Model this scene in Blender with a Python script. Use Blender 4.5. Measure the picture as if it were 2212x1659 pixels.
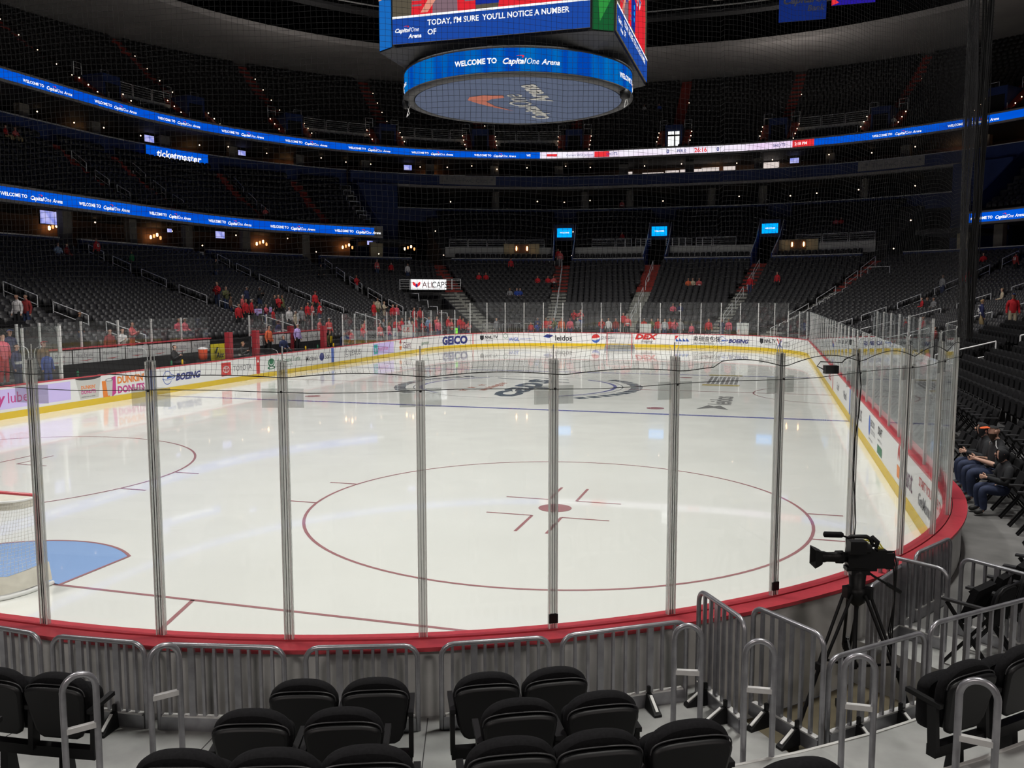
import bpy, bmesh, math, random
import numpy as np
from mathutils import Vector, Matrix
random.seed(7); RNG = np.random.RandomState(7)
PI = math.pi; R = math.radians
for o in list(bpy.data.objects): bpy.data.objects.remove(o)
SC = bpy.context.scene
COL = SC.collection

# ---------------------------------------------------------------- camera, world, exposure
CAM = np.array([10.405, -6.003, 3.924])
cd = bpy.data.cameras.new('camera'); cd.lens = 1881.5/2212*36.0; cd.sensor_width = 36.0; cd.clip_end = 400; cd.clip_start = 0.05
cam = bpy.data.objects.new('camera', cd); COL.objects.link(cam)
cam.location = CAM; cam.rotation_euler = (R(90-5.777), R(0.04), R(16.32))
SC.camera = cam
w = bpy.data.worlds.new('world'); SC.world = w; w.use_nodes = True
w.node_tree.nodes['Background'].inputs[0].default_value = (0.8, 0.85, 1.0, 1); w.node_tree.nodes['Background'].inputs[1].default_value = 0.018
SC.view_settings.view_transform = 'Standard'; SC.view_settings.look = 'None'
SC.view_settings.gamma = 1.0; SC.view_settings.exposure = 0.0; SC.view_settings.use_curve_mapping = False
SC.cycles.transparent_max_bounces = 40; SC.cycles.max_bounces = 6; SC.cycles.diffuse_bounces = 3; SC.cycles.glossy_bounces = 3
SC.cycles.sample_clamp_indirect = 4.0; SC.cycles.caustics_reflective = False; SC.cycles.caustics_refractive = False

# the house lights over the rink: two rows of floodlights under the roof
LAMP_POWER = 1700
LAMPS = [(x, y) for y in (5, 18, 31, 43.5) for x in (-12.5, 12.5)]
def arena_lamps():
    for i, (x, y) in enumerate(LAMPS):
        L = bpy.data.lights.new('flood_light', 'AREA'); L.shape = 'RECTANGLE'; L.size = 5.0; L.size_y = 1.2
        L.energy = LAMP_POWER; L.spread = R(96); L.color = (1.0, 0.975, 0.92) if x > 0 else (1.0, 0.95, 0.925)
        o = bpy.data.objects.new('flood_light', L); COL.objects.link(o)
        o.location = (x, y, 29.0)
        d = Vector((x*0.3, 30.48 + (y-24.5)*1.15, 0)) - Vector(o.location)
        o.rotation_euler = d.to_track_quat('-Z', 'Y').to_euler()
arena_lamps()
# unseen fill lights, added to bounce off the soffit into the dark stands
for (x, y, e) in ((-36, 30, 420), (36, 30, 380), (-12, 88, 330), (12, 88, 330), (-31, 70, 330), (31, 70, 330), (-38, 50, 330)):
    L = bpy.data.lights.new('uplighter', 'AREA'); L.energy = e; L.size = 3.0; L.color = (1.0, 0.92, 0.85)
    o = bpy.data.objects.new('uplighter', L); COL.objects.link(o); o.location = (x, y, 24.5); o.rotation_euler = (PI, 0, 0)
# unseen fill lights, added to brighten the lower stand near the camera
for (x, y, z, e) in ((6.0, -11.0, 8.5, 640), (18.0, -7.0, 9.0, 500), (24.0, 14.0, 10.0, 150)):
    L = bpy.data.lights.new('aisle_light', 'AREA'); L.size = 2.5; L.energy = e; L.color = (1.0, 0.9, 0.85)
    o = bpy.data.objects.new('aisle_light', L); COL.objects.link(o); o.location = (x, y, z)

# ---------------------------------------------------------------- materials
MATS = {}
def mat(name, col, rough=0.6, metal=0.0, noise=0.0, nscale=6.0, spec=0.5, bump=0.0):
    if name in MATS: return MATS[name]
    m = bpy.data.materials.new(name); m.use_nodes = True; nt = m.node_tree; b = nt.nodes['Principled BSDF']
    c = tuple(col)+(1,)
    b.inputs['Base Color'].default_value = c; b.inputs['Roughness'].default_value = rough
    b.inputs['Metallic'].default_value = metal; b.inputs['Specular IOR Level'].default_value = spec
    if noise or bump:
        tc = nt.nodes.new('ShaderNodeTexCoord'); n = nt.nodes.new('ShaderNodeTexNoise'); n.inputs['Scale'].default_value = nscale; n.inputs['Detail'].default_value = 5
        nt.links.new(tc.outputs['Object'], n.inputs['Vector'])
        if noise:
            r = nt.nodes.new('ShaderNodeValToRGB')
            r.color_ramp.elements[0].position = 0.3; r.color_ramp.elements[1].position = 0.7
            r.color_ramp.elements[0].color = tuple(x*(1-noise) for x in col)+(1,); r.color_ramp.elements[1].color = tuple(min(1, x*(1+noise)) for x in col)+(1,)
            nt.links.new(n.outputs['Fac'], r.inputs[0]); nt.links.new(r.outputs[0], b.inputs['Base Color'])
        if bump:
            bp = nt.nodes.new('ShaderNodeBump'); bp.inputs['Strength'].default_value = bump
            nt.links.new(n.outputs['Fac'], bp.inputs['Height']); nt.links.new(bp.outputs[0], b.inputs['Normal'])
    MATS[name] = m; return m
def emi(name, col, s=1.0, noise=None):
    if name in MATS: return MATS[name]
    m = bpy.data.materials.new(name); m.use_nodes = True; nt = m.node_tree; nt.nodes.clear()
    out = nt.nodes.new('ShaderNodeOutputMaterial'); e = nt.nodes.new('ShaderNodeEmission')
    e.inputs[0].default_value = tuple(col)+(1,); e.inputs[1].default_value = s
    nt.links.new(e.outputs[0], out.inputs[0])
    if noise:
        tc = nt.nodes.new('ShaderNodeTexCoord'); mp = nt.nodes.new('ShaderNodeMapping'); mp.inputs['Scale'].default_value = noise[1]
        n = nt.nodes.new('ShaderNodeTexNoise'); n.inputs['Scale'].default_value = 1.0
        r = nt.nodes.new('ShaderNodeValToRGB'); r.color_ramp.elements[0].position = 0.38; r.color_ramp.elements[1].position = 0.62
        r.color_ramp.elements[0].color = tuple(col)+(1,); r.color_ramp.elements[1].color = tuple(noise[0])+(1,)
        nt.links.new(tc.outputs['Object'], mp.inputs[0]); nt.links.new(mp.outputs[0], n.inputs['Vector'])
        nt.links.new(n.outputs['Fac'], r.inputs[0]); nt.links.new(r.outputs[0], e.inputs[0])
    MATS[name] = m; return m
def glassmat(name, base=0.03, edge=0.75, tint=(0.97, 0.985, 0.98), haze=0.02):
    m = bpy.data.materials.new(name); m.use_nodes = True; nt = m.node_tree; nt.nodes.clear(); N = nt.nodes.new
    out = N('ShaderNodeOutputMaterial'); t = N('ShaderNodeBsdfTransparent'); t.inputs[0].default_value = tint+(1,)
    g = N('ShaderNodeBsdfGlossy'); g.inputs['Roughness'].default_value = 0.01; g.inputs[0].default_value = (0.9, 0.92, 0.95, 1)
    dz = N('ShaderNodeBsdfDiffuse'); dz.inputs[0].default_value = (0.8, 0.8, 0.8, 1)
    m1 = N('ShaderNodeMixShader'); m1.inputs[0].default_value = haze
    lw = N('ShaderNodeLayerWeight'); lw.inputs[0].default_value = 0.5
    p = N('ShaderNodeMath'); p.operation = 'POWER'; p.inputs[1].default_value = 4.0
    q = N('ShaderNodeMath'); q.operation = 'MULTIPLY_ADD'; q.inputs[1].default_value = edge; q.inputs[2].default_value = base
    nt.links.new(lw.outputs['Facing'], p.inputs[0]); nt.links.new(p.outputs[0], q.inputs[0])
    mx = N('ShaderNodeMixShader'); nt.links.new(q.outputs[0], mx.inputs[0])
    nt.links.new(t.outputs[0], m1.inputs[1]); nt.links.new(dz.outputs[0], m1.inputs[2])
    nt.links.new(m1.outputs[0], mx.inputs[1]); nt.links.new(g.outputs[0], mx.inputs[2]); nt.links.new(mx.outputs[0], out.inputs[0])
    MATS[name] = m; return m

M_glass = glassmat('rink_glass', 0.02, 0.55); M_post = glassmat('clear_post', 0.05, 0.2, (0.86, 0.87, 0.85), 0.36); M_plate = glassmat('clear_plate', 0.10, 0.5, (0.86, 0.87, 0.86), 0.06)
M_steel = mat('galvanised_steel', (0.33, 0.33, 0.35), 0.35, 0.7, 0.18, 9)
M_alu = mat('brushed_aluminium', (0.60, 0.60, 0.59), 0.5, 0.15, 0.1, 14)
M_rail = mat('white_handrail', (0.85, 0.85, 0.86), 0.4, 0.0)
M_black = mat('black_plastic', (0.005, 0.005, 0.0055), 0.5, 0, 0, 6, 0.3)
M_fabric = mat('black_fabric', (0.007, 0.007, 0.008), 0.9, 0, 0.4, 60, 0.2, 0.2)
M_seatpl = mat('seat_charcoal', (0.030, 0.030, 0.032), 0.5, 0, 0.15, 3)
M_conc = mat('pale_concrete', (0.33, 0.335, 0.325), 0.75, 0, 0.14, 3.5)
M_dconc = mat('stand_concrete', (0.045, 0.044, 0.045), 0.85, 0, 0.3, 1.5)  # same concrete as near the camera, the stands' dim light put into its colour
M_conc2 = mat('mid_concrete', (0.15, 0.148, 0.145), 0.8, 0, 0.2, 2.5); M_pit = mat('pit_floor', (0.12, 0.10, 0.06), 0.7, 0, 0.25, 4)  # mid-grey concrete for the right-hand corner floor
M_backbd = mat('board_back', (0.50, 0.505, 0.49), 0.5, 0, 0.1, 5)
M_padred = mat('pad_red', (0.30, 0.02, 0.03), 0.6); M_red = mat('rail_red', (0.50, 0.05, 0.065), 0.35, 0, 0.08, 20)
M_white = mat('board_white', (0.80, 0.80, 0.80), 0.35)
M_yellow = mat('kick_yellow', (0.72, 0.50, 0.012), 0.4)
M_navy = mat('navy_paint', (0.018, 0.038, 0.15), 0.55, 0, 0.15, 1.2)
M_redst = mat('red_stair', (0.30, 0.030, 0.020), 0.7, 0, 0.2, 6)
M_greyst = mat('grey_stair', (0.30, 0.30, 0.27), 0.7, 0, 0.15, 6)
M_soff = mat('grey_soffit', (0.36, 0.34, 0.33), 0.9, 0, 0.1, 0.4)
M_dark = mat('dark_steel', (0.03, 0.03, 0.032), 0.7)
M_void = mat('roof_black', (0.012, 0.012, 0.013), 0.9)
M_brown = mat('concourse_wall', (0.16, 0.085, 0.05), 0.8, 0, 0.3, 0.8)
M_beige = mat('concourse_column', (0.22, 0.20, 0.17), 0.8, 0, 0.15, 2)
M_cream = mat('cream_wall', (0.55, 0.48, 0.30), 0.7)
M_wpanel = mat('white_panel', (0.55, 0.55, 0.53), 0.6)
M_led = emi('led_blue', (0.0, 0.075, 0.60), 1.0, ((0.0, 0.10, 0.68), (0.15, 0.15, 1)))
M_ledw = emi('led_white', (0.95, 0.93, 1.0), 1.0, ((0.85, 0.62, 0.9), (0.12, 0.12, 0.3)))
M_ewhite = emi('lit_white', (1, 1, 1), 1.1)
M_ered = emi('lit_red', (0.75, 0.03, 0.04), 1.1)
M_enavy = emi('lit_navy', (0.02, 0.03, 0.22), 1.0)
M_ecyan = emi('lit_cyan', (0.0, 0.36, 1.0), 1.3)
M_warm = emi('warm_bulb', (1.0, 0.5, 0.2), 9.0)
M_lampglow = emi('warm_lampshade', (1.0, 0.42, 0.14), 1.6)
M_dot = emi('step_bulb', (1.0, 0.7, 0.45), 5.0)
M_tv = emi('tv_picture', (0.22, 0.26, 0.75), 1.0, ((0.5, 0.5, 0.9), (1.5, 1.5, 1.5)))
M_window = emi('suite_window', (0.80, 0.70, 0.66), 0.9)
M_ink = mat('ink_black', (0.02, 0.02, 0.025), 0.5)
M_inknavy = mat('ink_navy', (0.02, 0.03, 0.20), 0.5)
M_inkred = mat('ink_red', (0.60, 0.03, 0.03), 0.5)
M_inkgreen = mat('ink_green', (0.02, 0.18, 0.08), 0.5)
M_inkorange = mat('ink_orange', (0.80, 0.22, 0.02), 0.5)
M_inkpink = mat('ink_pink', (0.55, 0.03, 0.25), 0.5)
M_inkgrey = mat('ink_grey', (0.20, 0.20, 0.22), 0.5)
M_lilac = mat('lilac_paper', (0.62, 0.52, 0.92), 0.5)
M_inkblue = mat('ink_blue', (0.04, 0.12, 0.50), 0.5)
M_txtw = mat('white_letter', (0.75, 0.75, 0.75), 0.6)
M_skin = mat('skin', (0.48, 0.26, 0.18), 0.55, 0, 0.1, 8)
M_string = mat('net_string', (0.022, 0.022, 0.024), 0.8)
M_rope = mat('net_rope', (0.015, 0.015, 0.016), 0.8)
def ice_material():
    m = mat('ice', (0.83, 0.835, 0.80), 0.10, 0, 0.03, 0.35, 0.5); nt = m.node_tree; b = nt.nodes['Principled BSDF']
    b.inputs['Coat Weight'].default_value = 0.6; b.inputs['Coat Roughness'].default_value = 0.03
    tc = nt.nodes.new('ShaderNodeTexCoord'); n = nt.nodes.new('ShaderNodeTexNoise'); n.inputs['Scale'].default_value = 1.2; n.inputs['Detail'].default_value = 6
    r = nt.nodes.new('ShaderNodeMapRange'); r.inputs[3].default_value = 0.08; r.inputs[4].default_value = 0.24
    nt.links.new(tc.outputs['Object'], n.inputs[0]); nt.links.new(n.outputs['Fac'], r.inputs[0]); nt.links.new(r.outputs[0], b.inputs['Roughness'])
    return m
M_ice = ice_material()
def paint(name, col):
    m = mat(name, col, 0.15); m.node_tree.nodes['Principled BSDF'].inputs['Coat Weight'].default_value = 0.6
    return m
M_pred = paint('ice_red', (0.40, 0.19, 0.20)); M_pblue = paint('ice_blue', (0.15, 0.16, 0.42)); M_crease = paint('crease_blue', (0.30, 0.46, 0.78))
M_pink2 = paint('ice_logo_red', (0.62, 0.26, 0.20)); M_pnavy = paint('ice_logo_navy', (0.10, 0.13, 0.17)); M_pgrey = paint('ice_logo_grey', (0.25, 0.25, 0.25)); M_pgold = paint('ice_logo_gold', (0.62, 0.50, 0.18)); M_pwhite = paint('ice_logo_white', (0.8, 0.8, 0.8))

# ---------------------------------------------------------------- object helpers
def tag(o, label=None, cat=None, group=None, kind=None):
    if label: o['label'] = label
    if cat: o['category'] = cat
    if group: o['group'] = group
    if kind: o['kind'] = kind
    return o
def thing(name, loc, label, cat, group=None, rz=0.0):
    o = bpy.data.objects.new(name, None); COL.objects.link(o); o.empty_display_size = 0.2
    o.location = loc; o.rotation_euler = (0, 0, rz)
    return tag(o, label, cat, group)
class MB:
    def __init__(s, local=None): s.v = []; s.f = []; s.m = []; s.mats = []; s.n = 0; s.sm = []
    def mi(s, m):
        if m not in s.mats: s.mats.append(m)
        return s.mats.index(m)
    def add(s, v, f, m, smooth=False):
        k = s.mi(m); b = s.n
        s.v.extend([tuple(map(float, p)) for p in v]); s.n += len(v)
        for q in f: s.f.append(tuple(i+b for i in q)); s.m.append(k); s.sm.append(smooth)
    def box(s, c, size, m, rz=0.0, rot=None):
        x, y, z = [a/2 for a in size]
        P = [(-x,-y,-z),(x,-y,-z),(x,y,-z),(-x,y,-z),(-x,-y,z),(x,-y,z),(x,y,z),(-x,y,z)]
        M = rot if rot is not None else Matrix.Rotation(rz, 3, 'Z')
        P = [tuple(M @ Vector(p) + Vector(c)) for p in P]
        s.add(P, [(0,3,2,1),(4,5,6,7),(0,1,5,4),(1,2,6,5),(2,3,7,6),(3,0,4,7)], m)
    def bar(s, a, b, wd, th, m, up=(0,0,1)):
        a = Vector(a); b = Vector(b); d = (b-a).normalized(); u = Vector(up)
        if abs(d.dot(u)) > 0.99: u = Vector((0,1,0))
        x = d.cross(u).normalized(); z = x.cross(d)
        P = [q + x*i*wd/2 + z*j*th/2 for q in (a,b) for i,j in ((-1,-1),(1,-1),(1,1),(-1,1))]
        s.add(P, [(0,1,2,3),(7,6,5,4),(0,4,5,1),(1,5,6,2),(2,6,7,3),(3,7,4,0)], m)
    def tube(s, path, r, m, n=8, closed=False, cap=True):
        P = [Vector(p) for p in path]; k = len(P); rings = []
        rr = r if isinstance(r, (list, tuple)) else [r]*k
        prev = None
        for i in range(k):
            if closed: t = (P[(i+1)%k]-P[i-1]).normalized()
            else: t = (P[min(i+1,k-1)]-P[max(i-1,0)]).normalized()
            if prev is None:
                u = Vector((0,0,1)) if abs(t.z) < 0.9 else Vector((1,0,0)); x = t.cross(u).normalized()
            else:
                x = prev - t*prev.dot(t)
                x = x.normalized() if x.length > 1e-6 else t.orthogonal().normalized()
            prev = x; y = t.cross(x)
            rings.append([P[i] + (x*math.cos(2*PI*j/n)+y*math.sin(2*PI*j/n))*rr[i] for j in range(n)])
        V = [p for q in rings for p in q]; F = []
        for i in range(k if closed else k-1):
            a, b = i*n, ((i+1)%k)*n
            for j in range(n): F.append((a+j, a+(j+1)%n, b+(j+1)%n, b+j))
        s.add(V, F, m, True)
        if cap and not closed: s.add(rings[0]+rings[-1], [tuple(range(n))[::-1], tuple(range(n, 2*n))], m)
    def loft(s, rings, m, cap=True, smooth=True):
        n = len(rings[0]); V = [p for q in rings for p in q]; F = []
        for i in range(len(rings)-1):
            for j in range(n): F.append((i*n+j, i*n+(j+1)%n, (i+1)*n+(j+1)%n, (i+1)*n+j))
        s.add(V, F, m, smooth)
        if cap: s.add(list(rings[0])+list(rings[-1]), [tuple(range(n))[::-1], tuple(range(n, 2*n))], m)
    def lathe(s, prof, c, m, n=20, axis='Z', cap=True):
        rings = []
        for r, z in prof:
            q = []
            for j in range(n):
                a = 2*PI*j/n; p = (r*math.cos(a), r*math.sin(a), z)
                if axis == 'Y': p = (p[0], p[2], p[1])
                if axis == 'X': p = (p[2], p[0], p[1])
                q.append((p[0]+c[0], p[1]+c[1], p[2]+c[2]))
            rings.append(q)
        s.loft(rings, m, cap)
    def ball(s, c, r, m, n=10, sc=(1,1,1)):
        rings = []
        for i in range(n//2+1):
            a = -PI/2 + PI*i/(n//2); q = []
            for j in range(n):
                b = 2*PI*j/n; q.append((c[0]+r*sc[0]*max(math.cos(a),0.02)*math.cos(b), c[1]+r*sc[1]*max(math.cos(a),0.02)*math.sin(b), c[2]+r*sc[2]*math.sin(a)))
            rings.append(q)
        s.loft(rings, m)
    def build(s, name, parent=None, origin=(0,0,0), label=None):
        if not s.v: return None
        me = bpy.data.meshes.new(name); V = np.array(s.v, dtype=np.float64) - np.array(origin)
        me.from_pydata(V.tolist(), [], s.f); me.polygons.foreach_set('material_index', s.m); me.polygons.foreach_set('use_smooth', s.sm)
        for m in s.mats: me.materials.append(m)
        me.update(); o = bpy.data.objects.new(name, me); COL.objects.link(o)
        if parent is not None: o.parent = parent
        else: o.location = origin
        if label: o['label'] = label
        return o
def one(name, label, cat, fn, group=None, parent=None, origin=None, kind=None):
    b = MB(); fn(b)
    if origin is None and parent is None: V = np.array(b.v); origin = tuple((V.min(0)+V.max(0))/2*np.array([1,1,0]) + np.array([0,0,V[:,2].min()]))
    o = b.build(name, parent, origin or (0,0,0)); return tag(o, label, cat, group, kind)

# ---------------------------------------------------------------- the rink outline as a ring coordinate
R0 = 8.53; HX = 12.95; Y0 = 8.53; Y1 = 52.43; XC = 4.42
LQ = R0*PI/2
SEG = [('L', Y1-Y0), ('FL', LQ), ('F', 2*XC), ('FR', LQ), ('R', Y1-Y0), ('NR', LQ), ('N', 2*XC), ('NL', LQ)]
CUM = [0]
for _, l in SEG: CUM.append(CUM[-1]+l)
TOT = CUM[-1]
def rp(s, d):
    s = s % TOT
    for i, (k, l) in enumerate(SEG):
        if s <= CUM[i+1]: break
    t = s - CUM[i]; a = t/R0; r = R0+d
    if k == 'L': return (-HX-d, Y0+t), (-1, 0)
    if k == 'FL': n = (-math.cos(a), math.sin(a)); return (-XC+r*n[0], Y1+r*n[1]), n
    if k == 'F': return (-XC+t, Y1+R0+d), (0, 1)
    if k == 'FR': n = (math.sin(a), math.cos(a)); return (XC+r*n[0], Y1+r*n[1]), n
    if k == 'R': return (HX+d, Y1-t), (1, 0)
    if k == 'NR': n = (math.cos(a), -math.sin(a)); return (XC+r*n[0], Y0+r*n[1]), n
    if k == 'N': return (XC-t, Y0-R0-d), (0, -1)
    n = (-math.sin(a), -math.cos(a)); return (-XC+r*n[0], Y0+r*n[1]), n
def P3(s, d, z): (x, y), _ = rp(s, d); return (x, y, z)
def adv(s, d, a):
    # move a metres along the ring at offset d
    while True:
        s = s % TOT
        for i, (k, l) in enumerate(SEG):
            if s < CUM[i+1] - 1e-9: break
        f = (R0+d)/R0 if len(k) == 2 else 1.0
        if a >= 0:
            room = (CUM[i+1]-s)*f
            if a <= room: return s + a/f
            a -= room; s = CUM[i+1]
        else:
            if abs(s-CUM[i]) < 1e-9:
                s -= 1e-6; continue
            room = (s-CUM[i])*f
            if -a <= room: return s + a/f
            a += room; s = CUM[i] - 1e-6
def ring_steps(s0, s1, st=1.2, corner=0.35):
    out = [s0]; s = s0
    marks = [c+k*TOT for k in (-1, 0, 1, 2) for c in CUM[:-1]]
    while s < s1 - 1e-6:
        i = 0
        for i, (k, l) in enumerate(SEG):
            if (s % TOT) < CUM[i+1] - 1e-9: break
        n = s + (corner if len(SEG[i][0]) == 2 else 6.0)
        for mk in marks:
            if s + 1e-6 < mk < n: n = mk; break
        s = min(n, s1); out.append(s)
    return out
def sweep(b, s0, s1, prof, m, closed=True, corner=0.6, smooth=False):
    ss = ring_steps(s0, s1, corner=corner); n = len(prof); V = []; F = []
    for s in ss:
        for d, z in prof: V.append(P3(s, d, z))
    for i in range(len(ss)-1):
        for j in range(n if closed else n-1):
            a = i*n+j; c = i*n+(j+1) % n; F.append((a, c, c+n, a+n))
    b.add(V, F, m, smooth)
    if closed: b.add(V[:n]+V[-n:], [tuple(range(n)), tuple(range(n, 2*n))[::-1]], m)
def rect(d0, d1, z0, z1): return [(d0, z0), (d1, z0), (d1, z1), (d0, z1)]
def s_left(y): return y - Y0
def s_right(y): return CUM[4] + (Y1 - y)
def s_nr(deg): return CUM[5] + R0*R(-deg)      # near right corner, deg is negative (clockwise from +x)
def polar(r, deg, z): return (XC + r*math.cos(R(deg)), Y0 + r*math.sin(R(deg)), z)
def face_rz(s): _, n = rp(s, 0); return math.atan2(-n[1], -n[0]) - PI/2   # local +y looks to the ice

# ---------------------------------------------------------------- lettering and flat marks
TC = {}
FONT_CJK = [None]
def text2d(body, size=1.0, bold=0.0, shear=0.0, align='LEFT', sx=1.0):
    key = (body, round(bold, 4), shear)
    if key not in TC:
        cu = bpy.data.curves.new('t', 'FONT'); cu.body = body; cu.size = 1.0; cu.offset = bold; cu.shear = shear; cu.resolution_u = 2
        ob = bpy.data.objects.new('t', cu); COL.objects.link(ob)
        dg = bpy.context.evaluated_depsgraph_get(); dg.update()
        me = bpy.data.meshes.new_from_object(ob.evaluated_get(dg))
        v = np.array([tuple(q.co)[:2] for q in me.vertices]).reshape(-1, 2); f = [tuple(p.vertices) for p in me.polygons]
        bpy.data.objects.remove(ob); bpy.data.curves.remove(cu); bpy.data.meshes.remove(me); TC[key] = (v, f)
    v, f = TC[key]
    if len(v) == 0: return np.zeros((0, 2)), []
    v = v.copy(); v[:, 0] -= v[:, 0].min(); wd = v[:, 0].max(); v[:, 0] *= sx
    if align == 'CENTER': v[:, 0] -= wd*sx/2
    if align == 'RIGHT': v[:, 0] -= wd*sx
    return v*size, f
class Decal:
    """flat artwork; fmap(a, b, c) places it: a along, b up, c out of the surface"""
    def __init__(s, fmap, out=0.004): s.b = MB(); s.f = fmap; s.c = out
    def poly(s, pts, m, c=None, sub=0):
        c = s.c if c is None else c
        s.b.add([s.f(a, b, c) for a, b in pts], [tuple(range(len(pts)))], m)
    def rect(s, a0, b0, a1, b1, m, c=None, seg=None):
        c = s.c if c is None else c; n = seg or max(1, int(abs(a1-a0)/0.5))
        V = []; F = []
        for i in range(n+1):
            a = a0+(a1-a0)*i/n; V += [s.f(a, b0, c), s.f(a, b1, c)]
        for i in range(n): F.append((2*i, 2*i+2, 2*i+3, 2*i+1))
        s.b.add(V, F, m)
    def ell(s, a, b, ra, rb, m, c=None, a0=0, a1=360, n=24, inner=0.0):
        c = s.c if c is None else c; A = [R(a0+(a1-a0)*i/n) for i in range(n+1)]
        if inner:
            V = [s.f(a+ra*math.cos(t)*q, b+rb*math.sin(t)*q, c) for t in A for q in (1, inner)]
            F = [(2*i, 2*i+2, 2*i+3, 2*i+1) for i in range(n)]
            s.b.add(V, F, m)
        else:
            V = [s.f(a+ra*math.cos(t), b+rb*math.sin(t), c) for t in A[:-1 if a1-a0 == 360 else None]]
            s.b.add(V, [tuple(range(len(V)))], m)
    def text(s, body, a, b, size, m, bold=0.0, shear=0.0, align='LEFT', c=None, sx=1.0):
        c = (s.c*1.6) if c is None else c
        v, f = text2d(body, size, bold, shear, align, sx)
        if len(v): s.b.add([s.f(a+p[0], b+p[1], c) for p in v], f, m)
        return (v[:, 0].max() if len(v) else 0)
    def swoosh(s, a, b, sz, m, c=None):
        # a thin curved boomerang
        top = [(0, 0.0), (0.5, 0.16), (1.0, 0.22), (1.5, 0.2), (1.72, 0.08), (1.62, -0.12), (1.3, -0.42)]
        bot = [(1.22, -0.36), (1.32, -0.15), (1.3, 0.0), (1.1, 0.08), (0.7, 0.07), (0.3, 0.02)]
        s.poly([(a+x*sz, b+y*sz) for x, y in top+bot], m, c)
def ringmap(s0, d, z0, sign=-1):
    def f(a, b, c):
        s = adv(s0, d, a); return P3(s, d + sign*c, z0+b)
    return f
def planemap(o, ax, up):
    o = Vector(o); ax = Vector(ax).normalized(); up = Vector(up).normalized(); n = ax.cross(up)
    return lambda a, b, c: tuple(o + ax*a + up*b + n*c)
def cap_logo(D, a, b, h, m, mr, arena=True, c=None):
    w1 = D.text('Capital', a, b, h, m, 0.03, 0.3, sx=1.05, c=c)
    w2 = D.text('One', a+w1*1.01, b-h*0.02, h*1.08, m, 0.0, 0.25, sx=0.85, c=c)
    D.swoosh(a+w1*0.55, b+h*0.95, h*0.62, mr, c)
    if arena: D.text('Arena', a+w1+w2+h*0.35, b, h*0.95, m, 0.02, 0.25)
    return w1+w2

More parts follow.
